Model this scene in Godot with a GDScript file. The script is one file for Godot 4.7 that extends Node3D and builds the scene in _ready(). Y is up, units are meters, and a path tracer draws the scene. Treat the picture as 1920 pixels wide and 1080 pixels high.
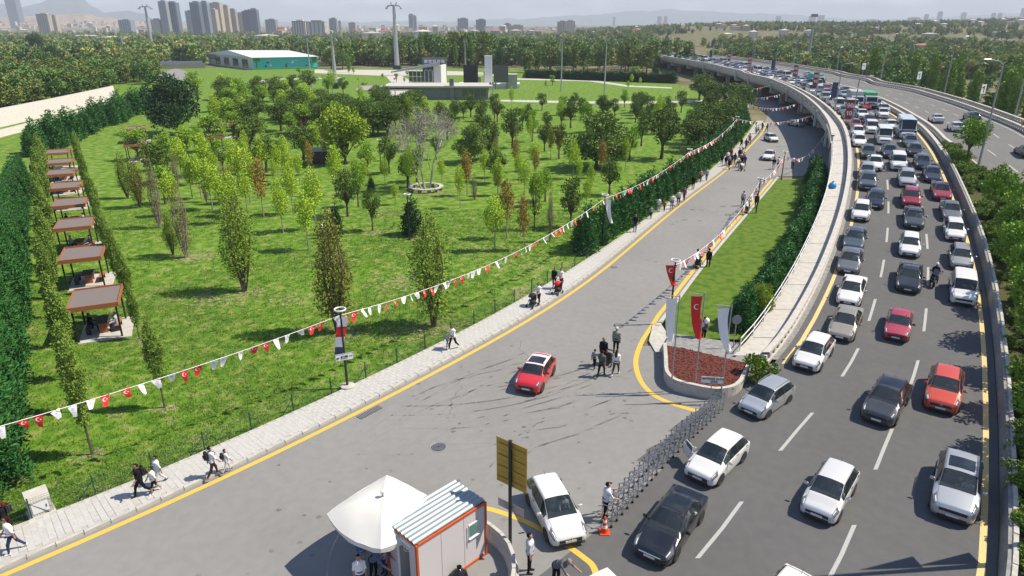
extends Node3D
# A drone's view over a park, its road and a traffic jam on a viaduct. x right, y up, -z away from the viewer.
const FOCAL := 1280.0
const EYE := 19.5
var tilt := atan(495.0 / 1280.0)
var ts := sin(tilt)
var tc := cos(tilt)
var M := {}
var taken := {}
var rng := RandomNumberGenerator.new()
var road_o := []
var road_r := []

# ---------------------------------------------------------------- mesh collector
class Shape:
	var v := PackedVector3Array()
	var c := PackedColorArray()
	var u := PackedVector2Array()
	var col := Color.WHITE
	func tri(a, b, d):
		v.append(a); v.append(b); v.append(d)
		c.append(col); c.append(col); c.append(col)
	func quad(a, b, d, e):
		tri(a, b, d); tri(a, d, e)
	func uquad(a, b, d, e):
		tri(a, b, d); tri(a, d, e)
		for q in [[0, 0], [1, 0], [1, 1], [0, 0], [1, 1], [0, 1]]: u.append(Vector2(q[0], q[1]))
	func box(at, size, turn = Basis()):
		var p = []
		for i in 8:
			p.append(at + turn * Vector3((float(i & 1) - .5) * size.x, (float((i >> 1) & 1) - .5) * size.y, (float((i >> 2) & 1) - .5) * size.z))
		quad(p[0], p[2], p[3], p[1]); quad(p[4], p[5], p[7], p[6]); quad(p[0], p[4], p[6], p[2])
		quad(p[1], p[3], p[7], p[5]); quad(p[2], p[6], p[7], p[3]); quad(p[0], p[1], p[5], p[4])
	func cbox(at, size, bev, turn = Basis()):   # box with chamfered top and upright edges
		var rings = []
		for k in [[-.5, 0.0], [.5, 0.0], [.5, 1.0]]:
			var y = size.y * k[0] - (bev if k[0] > 0 and k[1] == 0.0 else 0.0)
			var hx = size.x * .5 - bev * k[1]; var hz = size.z * .5 - bev * k[1]
			var r = []
			for q in [[-1, -1, 0], [-1, -1, 1], [1, -1, 1], [1, -1, 0], [1, 1, 0], [1, 1, 1], [-1, 1, 1], [-1, 1, 0]]:
				var f = q[2]
				var first = (f == 0) == (q[0] * q[1] > 0)
				r.append(at + turn * Vector3(q[0] * (hx - (0.0 if first else bev)), y, q[1] * (hz - (bev if first else 0.0))))
			rings.append(r)
		for k in 2:
			for i in 8: quad(rings[k][i], rings[k + 1][i], rings[k + 1][(i + 1) % 8], rings[k][(i + 1) % 8])
		for i in range(1, 7): tri(rings[2][0], rings[2][i], rings[2][i + 1])
	func tube(pts, rad, sides = 6, cap = true):
		var rings = []
		var n = pts.size()
		for i in n:
			var d = (pts[mini(i + 1, n - 1)] - pts[maxi(i - 1, 0)]).normalized()
			var a = d.cross(Vector3.UP if absf(d.y) < .9 else Vector3.RIGHT).normalized()
			var b = d.cross(a)
			var r = []
			var rr = rad[i] if rad is Array else rad
			for k in sides:
				var t = TAU * k / sides
				r.append(pts[i] + (a * cos(t) + b * sin(t)) * rr)
			rings.append(r)
		for i in n - 1:
			for k in sides: quad(rings[i][k], rings[i + 1][k], rings[i + 1][(k + 1) % sides], rings[i][(k + 1) % sides])
		if cap:
			for k in range(1, sides - 1):
				tri(rings[0][0], rings[0][k], rings[0][k + 1]); tri(rings[n - 1][0], rings[n - 1][k + 1], rings[n - 1][k])
	func lathe(prof, sides, x = Transform3D()):
		for i in prof.size() - 1:
			for k in sides:
				var t0 = TAU * k / sides; var t1 = TAU * (k + 1) / sides
				var p = prof[i]; var q = prof[i + 1]
				var a = x * Vector3(p.x * cos(t0), p.y, p.x * sin(t0)); var b = x * Vector3(q.x * cos(t0), q.y, q.x * sin(t0))
				var d = x * Vector3(q.x * cos(t1), q.y, q.x * sin(t1)); var e = x * Vector3(p.x * cos(t1), p.y, p.x * sin(t1))
				if q.x > .0001: tri(a, b, d)
				if p.x > .0001: tri(a, d, e)
	func poly(pts, y):   # flat outline of Vector2(x, depth) at height y
		var t = Geometry2D.triangulate_polygon(PackedVector2Array(pts))
		for i in range(0, t.size(), 3):
			var a = pts[t[i]]; var b = pts[t[i + 1]]; var d = pts[t[i + 2]]
			if (b - a).cross(d - a) < 0: var w = b; b = d; d = w
			tri(Vector3(a.x, y, -a.y), Vector3(d.x, y, -d.y), Vector3(b.x, y, -b.y))
	func prism(pts, y0, y1):
		poly(pts, y1)
		var ccw = not Geometry2D.is_polygon_clockwise(PackedVector2Array(pts))
		for i in pts.size():
			var a = pts[i]; var b = pts[(i + 1) % pts.size()]
			if not ccw: var w = a; a = b; b = w
			quad(Vector3(a.x, y0, -a.y), Vector3(a.x, y1, -a.y), Vector3(b.x, y1, -b.y), Vector3(b.x, y0, -b.y))
	func done(crease = 0.0) -> ArrayMesh:
		var n := PackedVector3Array()
		n.resize(v.size())
		var cnt := v.size() / 3
		var fn := PackedVector3Array()
		fn.resize(cnt)
		for i in cnt:
			fn[i] = (v[i * 3 + 2] - v[i * 3]).cross(v[i * 3 + 1] - v[i * 3])
		if crease <= 0.0:
			for i in cnt:
				var f := fn[i].normalized()
				n[i * 3] = f; n[i * 3 + 1] = f; n[i * 3 + 2] = f
		else:
			var near := {}
			for i in v.size():
				var k := Vector3i((v[i] * 2000.0).round())
				if not near.has(k): near[k] = PackedInt32Array()
				near[k].append(i / 3)
			var lim := cos(deg_to_rad(crease))
			for i in v.size():
				var f := fn[i / 3].normalized()
				var s := Vector3.ZERO
				for j in near[Vector3i((v[i] * 2000.0).round())]:
					if fn[j].normalized().dot(f) >= lim: s += fn[j]
				n[i] = s.normalized() if s.length() > 1e-12 else f
		var a := []
		a.resize(Mesh.ARRAY_MAX)
		a[Mesh.ARRAY_VERTEX] = v; a[Mesh.ARRAY_NORMAL] = n; a[Mesh.ARRAY_COLOR] = c
		if u.size() == v.size(): a[Mesh.ARRAY_TEX_UV] = u
		var m := ArrayMesh.new()
		m.add_surface_from_arrays(Mesh.PRIMITIVE_TRIANGLES, a)
		return m

# ---------------------------------------------------------------- pixels of the photograph to places
func ray(px, py): return Vector3((px - 960.0) / FOCAL, -((py - 540.0) / FOCAL * tc + ts), -(tc - (py - 540.0) / FOCAL * ts))
func ground(px, py, y = 0.0):
	var d = ray(px, py)
	return d * ((y - EYE) / d.y) + Vector3(0, EYE, 0)
func on_road(px, py, lift = 0.0):
	var l = 0.0
	var p = Vector3.ZERO
	for i in 40:
		p = ground(px, py, l + lift)
		l = .5 * l + .5 * rise(-p.z)
	return p
func tall(p, ytop):   # height of an upright thing standing at p whose top shows at ytop
	var k = (540.0 - ytop) / FOCAL
	return -p.z * (k * tc - ts) / (tc + k * ts) + EYE - p.y
func rise(d):
	var t = clampf((d - 26.0) / 79.0, 0, 1)
	return 5.0 * t * t * (3 - 2 * t)
func table(pts):   # x by depth at every metre, smoothed
	var a = []
	for d in range(0, 640):
		var k = 0
		while k < pts.size() - 2 and pts[k + 1][0] < d: k += 1
		a.append(lerpf(pts[k][1], pts[k + 1][1], (d - pts[k][0]) / (pts[k + 1][0] - pts[k][0])))
	for round in 3:
		var b = a.duplicate()
		for i in range(4, a.size() - 4):
			var s = 0.0
			for j in range(-4, 5): s += a[i + j]
			b[i] = s / 9.0
		a = b
	return a
func look(a, d):
	var f = clampf(d, 0, 638)
	return lerpf(a[int(f)], a[int(f) + 1], f - int(f)) + (d - f) * (a[1] - a[0])
func left_x(d): return look(road_o, d) + 3.3
func outer_x(d): return look(road_o, d)
func right_x(d): return look(road_r, d)
func far_left_x(d): return right_x(d) + (3.0 + 6.5 * clampf((92.0 - d) / 50.0, 0, 1.3))
func far_right_x(d): return far_left_x(d) + 11.6
func lane_x(d, f): return lerpf(left_x(d), right_x(d), f)

# ---------------------------------------------------------------- objects
func numbered(n):
	taken[n] = taken.get(n, -1) + 1
	return n if taken[n] == 0 else "%s_%03d" % [n, taken[n]]
func tag(o, label, category, group = ""):
	o.set_meta("label", label); o.set_meta("category", category)
	if group: o.set_meta("group", group)
	return o
func obj(called, mesh, mat, parent = null, at = Vector3.ZERO):
	var o = MeshInstance3D.new()
	o.mesh = mesh.done() if mesh is Shape else mesh
	o.material_override = mat
	o.position = at
	if parent == null:
		o.name = numbered(called); add_child(o)
	else:
		o.name = called; parent.add_child(o, true)
	return o
func thing(called, label, category, at = Vector3.ZERO, turn = 0.0, group = ""):
	var o = Node3D.new()
	o.name = numbered(called); add_child(o)
	o.position = at; o.rotation.y = turn
	return tag(o, label, category, group)
func struct(called, mesh, mat, parent = null):
	var o = obj(called, mesh, mat, parent)
	if parent == null: o.set_meta("kind", "structure")
	return o
func copy(src, label, group, at, turn = 0.0, size = Vector3.ONE):
	var o = src.duplicate()
	o.name = numbered(src.get_meta("called")); add_child(o)
	o.set_meta("label", label)
	if group: o.set_meta("group", group)
	o.transform = Transform3D(Basis(Vector3.UP, turn).scaled_local(size), at)
	return o
func lin(r, g, b): return Color(r, g, b).linear_to_srgb()
func mat(key, color, rough = .8, metal = 0.0, spec = .5):
	var m = StandardMaterial3D.new()
	m.resource_name = key
	m.albedo_color = color; m.roughness = rough; m.metallic = metal; m.metallic_specular = spec
	M[key] = m
	return m
func noise_tex(sd, freq, stops, oct = 4, size = 512, kind = FastNoiseLite.TYPE_SIMPLEX_SMOOTH):
	var f = FastNoiseLite.new()
	f.seed = sd; f.frequency = freq; f.fractal_octaves = oct; f.noise_type = kind
	var g = Gradient.new()
	var off = []; var col = []
	for s in stops: off.append(s[0]); col.append(s[1])
	g.offsets = PackedFloat32Array(off); g.colors = PackedColorArray(col)
	var t = NoiseTexture2D.new()
	t.width = size; t.height = size; t.seamless = true; t.noise = f; t.color_ramp = g; t.generate_mipmaps = false
	return t
func grey(x): return lin(x, x, x)
func ground_mat(key, tex, scale, detail = null, dscale = 1.0, rough = .95, bump = 0.0):
	var m = mat(key, Color.WHITE, rough, 0.0, .3)
	m.albedo_texture = tex; m.uv1_triplanar = true; m.uv1_world_triplanar = true; m.uv1_scale = Vector3.ONE * scale
	if detail:
		m.detail_enabled = true; m.detail_albedo = detail; m.detail_blend_mode = BaseMaterial3D.BLEND_MODE_MUL
		m.detail_uv_layer = BaseMaterial3D.DETAIL_UV_2
		m.uv2_triplanar = true; m.uv2_world_triplanar = true; m.uv2_scale = Vector3.ONE * dscale
	if bump > 0:
		m.heightmap_enabled = true; m.heightmap_texture = tex; m.heightmap_scale = bump
	return m

func _ready():
	# ------------------------------------------------------------ camera, sky, sun
	rng.seed = 7
	var cam = Camera3D.new()
	cam.name = "camera"; cam.position = Vector3(0, EYE, 0); cam.rotation.x = -tilt
	cam.fov = rad_to_deg(2.0 * atan(540.0 / FOCAL)); cam.near = .3; cam.far = 40000.0
	add_child(cam); cam.current = true
	var env = Environment.new()
	env.tonemap_mode = Environment.TONE_MAPPER_LINEAR
	env.tonemap_exposure = 1.5
	env.background_mode = Environment.BG_SKY
	var psm = ProceduralSkyMaterial.new()
	psm.sky_top_color = Color(.34, .48, .69); psm.sky_horizon_color = Color(.86, .885, .92); psm.sky_curve = .10
	psm.ground_bottom_color = Color(.36, .37, .34); psm.ground_horizon_color = Color(.74, .79, .85)
	psm.sky_energy_multiplier = .9
	psm.sky_cover = cloud_cover(); psm.sky_cover_modulate = Color(1, 1, 1, 1)
	psm.sun_angle_max = 0.0
	var sky = Sky.new(); sky.sky_material = psm
	env.sky = sky
	env.fog_enabled = true; env.fog_density = .00017; env.fog_light_color = Color(.87, .91, .96)
	env.sdfgi_enabled = true; env.ssao_enabled = true; env.ssil_enabled = true
	var we = WorldEnvironment.new(); we.name = "environment"; we.environment = env; add_child(we)
	var sun = DirectionalLight3D.new()
	sun.name = "sun"; sun.light_energy = 1.6; sun.light_angular_distance = .5; sun.light_color = Color(1, .955, .87); sun.shadow_enabled = true
	var el = deg_to_rad(52.0)
	add_child(sun)
	sun.look_at_from_position(Vector3.ZERO, Vector3(-cos(el) * .996, -sin(el), cos(el) * .09), Vector3.UP)
	# ------------------------------------------------------------ the place
	road_o = table([[0, -12.0], [18, 1.0], [30, 8.8], [38.1, 14.2], [44.3, 18.4], [51.2, 22.6], [64.3, 29.9], [77.3, 36.3], [90.6, 42.1], [104, 47.3], [122.2, 53.4], [143, 59.3], [164.3, 64.2], [189, 68.6], [217, 71.4], [248, 72.2], [275, 71.2], [302, 69.3], [360, 63.0], [450, 50.0], [640, 16.0]])
	road_r = table([[0, 3.0], [10, 10.6], [20.5, 18.1], [23.7, 20.2], [30.2, 24.5], [42, 31.8], [56.1, 39.5], [72.5, 47.0], [86, 52.9], [102.3, 59.3], [122, 66.0], [136.6, 70.4], [164, 77.2], [189, 81.8], [217, 84.7], [248, 85.6], [275, 84.6], [302, 82.7], [360, 76.5], [450, 63.5], [640, 29.5]])
	materials()
	land()
	park_road()
	highway()
	far_town()
	park_buildings()
	vegetation()
	park_furniture()
	plaza()
	traffic()
	crowd()

func cloud_cover():
	var im = Image.create(1024, 512, false, Image.FORMAT_RGBAF)
	var n = FastNoiseLite.new()
	n.seed = 11; n.frequency = .9; n.fractal_octaves = 6; n.fractal_gain = .55
	for y in 512:
		var el = PI * (.5 - (y + .5) / 512.0)
		for x in 1024:
			var a = 0.0
			if el > -.02:
				var az = TAU * x / 1024.0
				var d = Vector3(cos(el) * sin(az), sin(el), cos(el) * cos(az))
				var p = d / maxf(d.y + .10, .06)
				var q = n.get_noise_3d(p.x * .9, p.z * .9, d.y * 3.0)
				a = smoothstep(-.08, .42, q) * .85
			im.set_pixel(x, y, Color(a, a, a * .99, 1) * .6)
	return ImageTexture.create_from_image(im)

# ---------------------------------------------------------------- materials
func materials():
	var fine = noise_tex(3, .09, [[0, grey(.66)], [.45, grey(.92)], [1, grey(1.0)]], 3)
	var patch = noise_tex(5, .012, [[0, grey(.90)], [.4, grey(.96)], [.75, grey(1.0)], [1, grey(1.0)]], 5)
	ground_mat("plaza_asphalt", noise_tex(21, .03, [[0, lin(.200, .199, .197)], [.5, lin(.214, .213, .210)], [1, lin(.228, .226, .223)]], 5), .09, patch, .017, .92)
	ground_mat("highway_asphalt", noise_tex(22, .03, [[0, lin(.096, .097, .100)], [.5, lin(.104, .105, .108)], [1, lin(.113, .114, .116)]], 5), .09, patch, .021, .9)
	ground_mat("pale_asphalt", noise_tex(23, .03, [[0, lin(.125, .124, .124)], [.5, lin(.145, .144, .143)], [1, lin(.168, .167, .165)]], 5), .09, patch, .021, .9)
	ground_mat("lawn", noise_tex(31, .02, [[0, lin(.062, .145, .014)], [.34, lin(.100, .210, .018)], [.54, lin(.140, .250, .024)], [.68, lin(.195, .270, .048)], [.82, lin(.26, .275, .11)], [1, lin(.32, .29, .18)]], 6, 1024), .035, noise_tex(33, .12, [[0, grey(.5)], [.5, grey(.85)], [1, grey(1.0)]], 4), .25, 1.0)
	ground_mat("strip_lawn", noise_tex(35, .02, [[0, lin(.055, .125, .014)], [.35, lin(.095, .185, .018)], [.6, lin(.135, .22, .026)], [1, lin(.19, .235, .05)]], 6, 1024), .05, noise_tex(34, .15, [[0, grey(.45)], [1, grey(1.0)]], 3), .6, 1.0)
	ground_mat("dry_ground", noise_tex(36, .02, [[0, lin(.06, .075, .028)], [.4, lin(.11, .115, .05)], [.7, lin(.19, .165, .10)], [1, lin(.26, .22, .15)]], 6), .006, fine, .08, 1.0)
	ground_mat("bare_soil", noise_tex(37, .05, [[0, lin(.16, .125, .08)], [.5, lin(.27, .225, .15)], [1, lin(.36, .31, .22)]], 5), .2, fine, .6, 1.0)
	ground_mat("bed_soil", noise_tex(38, .05, [[0, lin(.03, .04, .012)], [.5, lin(.07, .075, .028)], [1, lin(.15, .12, .06)]], 5), .25, fine, .6, 1.0)
	ground_mat("red_mulch", noise_tex(39, .12, [[0, lin(.05, .012, .010)], [.5, lin(.115, .034, .026)], [1, lin(.20, .075, .055)]], 4), .5, null, 1.0, 1.0, 3.0)
	ground_mat("concrete", noise_tex(41, .03, [[0, lin(.36, .345, .315)], [.5, lin(.46, .445, .41)], [1, lin(.54, .52, .485)]], 6), .12, fine, .7, .9)
	ground_mat("pale_concrete", noise_tex(42, .03, [[0, lin(.40, .38, .35)], [.5, lin(.48, .46, .43)], [1, lin(.54, .52, .49)]], 6), .10, fine, .5, .9)
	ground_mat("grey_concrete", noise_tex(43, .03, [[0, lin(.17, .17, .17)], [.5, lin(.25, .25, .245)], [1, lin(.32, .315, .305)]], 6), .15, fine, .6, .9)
	ground_mat("paver", noise_tex(44, .05, [[0, lin(.37, .365, .355)], [.5, lin(.42, .415, .405)], [1, lin(.47, .46, .45)]], 5), .2, null, .8, .9)
	M.paver.vertex_color_use_as_albedo = true
	ground_mat("joint_sand", noise_tex(45, .05, [[0, lin(.34, .335, .325)], [1, lin(.39, .385, .375)]], 4), .3, null, 1.0, 1.0)
	ground_mat("yellow_paint", noise_tex(46, .07, [[0, lin(.36, .26, .10)], [.3, lin(.58, .37, .07)], [1, lin(.68, .43, .07)]], 5), .35, null, 1.0, .7)
	ground_mat("pale_yellow_paint", noise_tex(47, .07, [[0, lin(.34, .28, .17)], [.4, lin(.58, .43, .19)], [1, lin(.68, .52, .24)]], 5), .35, null, 1.0, .7)
	ground_mat("white_paint", noise_tex(48, .07, [[0, lin(.16, .16, .16)], [.35, lin(.34, .34, .335)], [1, lin(.44, .44, .43)]], 5), .4, null, 1.0, .7)
	ground_mat("tyre_mark", noise_tex(49, .1, [[0, lin(.188, .187, .184)], [1, lin(.214, .213, .21)]], 4), .6, null, 1.0, .9)
	ground_mat("grey_twig", noise_tex(53, .1, [[0, lin(.28, .26, .24)], [1, lin(.46, .44, .42)]], 4), 1.5, null, 1.0, 1.0)
	ground_mat("bark", noise_tex(51, .1, [[0, lin(.06, .045, .032)], [1, lin(.17, .14, .11)]], 4), 1.5, null, 1.0, 1.0)
	ground_mat("pale_bark", noise_tex(52, .1, [[0, lin(.17, .15, .13)], [1, lin(.36, .33, .30)]], 4), 1.5, null, 1.0, 1.0)
	for q in [["leaf", .22], ["needle", .1]]:
		var m = mat(q[0], Color.WHITE, .62, 0.0, .35)
		m.vertex_color_use_as_albedo = true
		m.backlight_enabled = true; m.backlight = Color(q[1], q[1], q[1] * .4)
	var vc = mat("tinted", Color.WHITE, .75, 0.0, .4); vc.vertex_color_use_as_albedo = true
	var cl = mat("cloth", Color.WHITE, .92, 0.0, .2); cl.vertex_color_use_as_albedo = true
	mat("galvanised", lin(.42, .44, .46), .45, .6)
	mat("lamp_grey", lin(.30, .31, .33), .5, .4)
	mat("dark_metal", lin(.025, .027, .030), .45, .3)
	mat("green_metal", lin(.012, .06, .045), .5, .2)
	mat("wire", lin(.045, .085, .065), .6, .3)
	mat("white_metal", lin(.72, .72, .72), .45)
	mat("black_rubber", lin(.018, .018, .019), .85)
	mat("black_plastic", lin(.02, .02, .021), .5)
	mat("chrome", lin(.62, .63, .64), .22, 1.0)
	mat("steel", lin(.5, .51, .53), .32, .9)
	mat("rim", lin(.36, .37, .39), .35, .8)
	var gl = mat("car_glass", lin(.012, .018, .02), .04, 0.0, .6)
	mat("head_glass", lin(.12, .13, .15), .12, .1, .5)
	var cg = mat("clear_glass", lin(.02, .03, .034), .04, 0.0, .6); cg.transparency = BaseMaterial3D.TRANSPARENCY_ALPHA; cg.albedo_color.a = .52
	mat("seat_cloth", lin(.055, .055, .06), .9)
	mat("dash_plastic", lin(.035, .035, .037), .7)
	mat("lamp_bright", lin(.75, .77, .8), .2)
	mat("red_lens", lin(.35, .012, .012), .12)
	mat("amber_lens", lin(.6, .2, .01), .15)
	mat("orange_paint", lin(.46, .085, .018), .5)
	mat("panel_grey", lin(.50, .475, .485), .6)
	mat("panel_edge", lin(.62, .62, .62), .5)
	mat("canvas", lin(.66, .645, .60), .9)
	M.canvas.backlight_enabled = true; M.canvas.backlight = Color(.22, .22, .21)
	mat("yellow_sign", lin(.40, .25, .03), .55)
	mat("sign_white", lin(.74, .74, .74), .5)
	mat("sign_black", lin(.02, .02, .022), .6)
	mat("dark_red", lin(.26, .022, .035), .7)
	mat("flag_red", lin(.62, .022, .022), .85)
	mat("flag_white", lin(.78, .78, .79), .85)
	mat("flag_navy", lin(.06, .065, .13), .85)
	for k in ["flag_red", "flag_white"]:
		M[k].backlight_enabled = true; M[k].backlight = M[k].albedo_color * .3
	mat("wood", lin(.34, .115, .045), .65)
	mat("dark_wood", lin(.05, .042, .042), .7)
	mat("roof_felt", lin(.155, .13, .125), .95)
	mat("orange_plastic", lin(.72, .055, .008), .5)
	mat("terracotta", lin(.36, .125, .07), .9)
	mat("turquoise", lin(.055, .52, .58), .7)
	mat("glass_wall", lin(.06, .075, .085), .12, 0.0, .7)
	mat("navy_screen", lin(.010, .010, .016), .4)
	mat("olive_panel", lin(.115, .12, .095), .8)
	mat("blue_plastic", lin(.03, .28, .55), .5)

# ---------------------------------------------------------------- swept strips along depth
func sweep(fx, fy, prof, d0, d1, step = 2.0, sh = null):
	if sh == null: sh = Shape.new()
	var n = maxi(1, int(ceil((d1 - d0) / step)))
	for i in n:
		var a = lerpf(d0, d1, float(i) / n); var b = lerpf(d0, d1, float(i + 1) / n)
		for k in prof.size() - 1:
			var p = prof[k]; var q = prof[k + 1]
			sh.quad(Vector3(fx.call(a) + p.x, fy.call(a) + p.y, -a), Vector3(fx.call(b) + p.x, fy.call(b) + p.y, -b), Vector3(fx.call(b) + q.x, fy.call(b) + q.y, -b), Vector3(fx.call(a) + q.x, fy.call(a) + q.y, -a))
	return sh
func band(fa, fb, fy, d0, d1, step = 2.0):
	var sh = Shape.new()
	var n = maxi(1, int(ceil((d1 - d0) / step)))
	for i in n:
		var a = lerpf(d0, d1, float(i) / n); var b = lerpf(d0, d1, float(i + 1) / n)
		sh.quad(Vector3(fa.call(a), fy.call(a), -a), Vector3(fa.call(b), fy.call(b), -b), Vector3(fb.call(b), fy.call(b), -b), Vector3(fb.call(a), fy.call(a), -a))
	return sh
func flat(y): return func(_d): return y
func line_strip(pts, w, y, mat_name, called, parent):   # painted line through points (x, depth)
	var sh = Shape.new()
	for i in pts.size() - 1:
		var d = (pts[i + 1] - pts[i]).normalized() * w * .5
		var e = (pts[mini(i + 2, pts.size() - 1)] - pts[i + 1]).normalized() * w * .5 if i + 2 < pts.size() else d
		var a = Vector2(-d.y, d.x); var b = Vector2(-e.y, e.x)
		if i > 0:
			var o = (pts[i] - pts[i - 1]).normalized() * w * .5
			a = Vector2(-(o.y + d.y) * .5, (o.x + d.x) * .5)
		b = Vector2(-(e.y + d.y) * .5, (e.x + d.x) * .5)
		var p0 = pts[i] + a; var p1 = pts[i + 1] + b; var p2 = pts[i + 1] - b; var p3 = pts[i] - a
		sh.quad(Vector3(p0.x, y, -p0.y), Vector3(p1.x, y, -p1.y), Vector3(p2.x, y, -p2.y), Vector3(p3.x, y, -p3.y))
	return obj(called, sh, M[mat_name], parent)
func smooth_line(pts, each = 6):
	var out = []
	for i in pts.size() - 1:
		var p0 = pts[maxi(i - 1, 0)]; var p3 = pts[mini(i + 2, pts.size() - 1)]
		for k in each: out.append(pts[i].cubic_interpolate(pts[i + 1], p0, p3, float(k) / each))
	out.append(pts[-1])
	return out
func px_line(list, y = 0.0):
	var o = []
	for p in list:
		var g = ground(p[0], p[1], y)
		o.append(Vector2(g.x, -g.z))
	return o

# ---------------------------------------------------------------- land, hills
func hill_y(x, d):   # the wooded rise beyond the viaduct
	var s = smoothstep(430.0, 1250.0, d) * smoothstep(-.02, .34, x / maxf(d, 1.0))
	return 17.0 * s + 10.0 * smoothstep(.45, .85, x / maxf(d, 1.0)) * smoothstep(600.0, 1500.0, d)
func land():
	var sh = Shape.new()
	var ds = [-80.0, 0.0, 60.0, 130.0, 200.0, 280.0, 360.0, 430.0]
	while ds[-1] < 2600.0: ds.append(ds[-1] * 1.12)
	ds.append_array([3400.0, 5000.0, 8000.0, 12500.0])
	for i in ds.size() - 1:
		for k in 24:
			var p = []
			for q in [[i, k], [i + 1, k], [i + 1, k + 1], [i, k + 1]]:
				var d = ds[q[0]]
				var x = (q[1] / 24.0 - .5) * 2.0 * (maxf(d, 0.0) * 1.0 + 240.0)
				p.append(Vector3(x, hill_y(x, d) - .06, -d))
			sh.quad(p[0], p[1], p[2], p[3])
	struct("ground", sh.done(60), M.dry_ground)
	# far ridges, as profiles of (pixel x, pixel y of the crest) at a distance
	ridge("far_hills", 11000.0, [[-200, 36], [0, 30], [170, 28], [330, 40], [500, 42], [640, 41], [850, 40], [960, 36], [1080, 30], [1180, 22], [1250, 18], [1330, 21], [1400, 25], [1470, 27], [1540, 33], [1640, 37], [1760, 32], [1860, 27], [1930, 24], [2150, 26]], lin(.10, .12, .13), 5)
	ridge("mountain", 8000.0, [[-300, 20], [-60, 4], [10, 8], [40, 12], [70, 6], [105, -6], [150, -4], [175, 12], [200, 24], [240, 20], [262, 24], [300, 40], [330, 44]], lin(.075, .095, .10), 9)
	ridge("dry_hill", 4200.0, [[-200, 34], [0, 33], [60, 30], [110, 27], [160, 25], [195, 32], [250, 41], [300, 43], [360, 43]], lin(.30, .22, .15), 13)
	ridge("city_ridge", 5200.0, [[1560, 43], [1640, 40], [1730, 38], [1800, 36], [1870, 33], [1960, 28], [2200, 22]], lin(.10, .11, .10), 17)
func ridge(called, dist, prof, col, sd):
	var sh = Shape.new()
	var n = FastNoiseLite.new(); n.seed = sd; n.frequency = .012; n.fractal_octaves = 5
	var rows = []
	var depths = [-.10, -.05, 0.0, .05, .12]
	var high = [0.0, .62, 1.0, .7, 0.0]
	for k in 5:
		var r = []
		var x = prof[0][0]
		while x <= prof[-1][0]:
			var i = 0
			while i < prof.size() - 2 and prof[i + 1][0] < x: i += 1
			var y = lerpf(prof[i][1], prof[i + 1][1], smoothstep(0, 1, float(x - prof[i][0]) / (prof[i + 1][0] - prof[i][0])))
			y += n.get_noise_2d(x * 2.0, k * 40.0) * 3.0
			var dir = ray(x, y)
			var p = dir * (dist / -dir.z)
			var h = maxf(EYE + p.y, 2.0)
			r.append(Vector3(p.x * (1.0 + depths[k]), h * high[k] + n.get_noise_2d(x * 5.0, k * 90.0) * h * .12 * (1.0 if k in [1, 3] else 0.0) - 4.0 * (1.0 if k in [0, 4] else 0.0), -dist * (1.0 + depths[k])))
			x += 6
		rows.append(r)
	for k in 4:
		for i in rows[0].size() - 1: sh.quad(rows[k][i], rows[k + 1][i], rows[k + 1][i + 1], rows[k][i + 1])
	var m = ground_mat(called, noise_tex(sd, .02, [[0, Color(col.r * .7, col.g * .75, col.b * .75)], [.5, col], [1, Color(col.r * 1.15, col.g * 1.12, col.b * 1.05)]], 5, 256), .0016, null, 1.0, 1.0)
	struct(called, sh.done(70), m)

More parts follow.
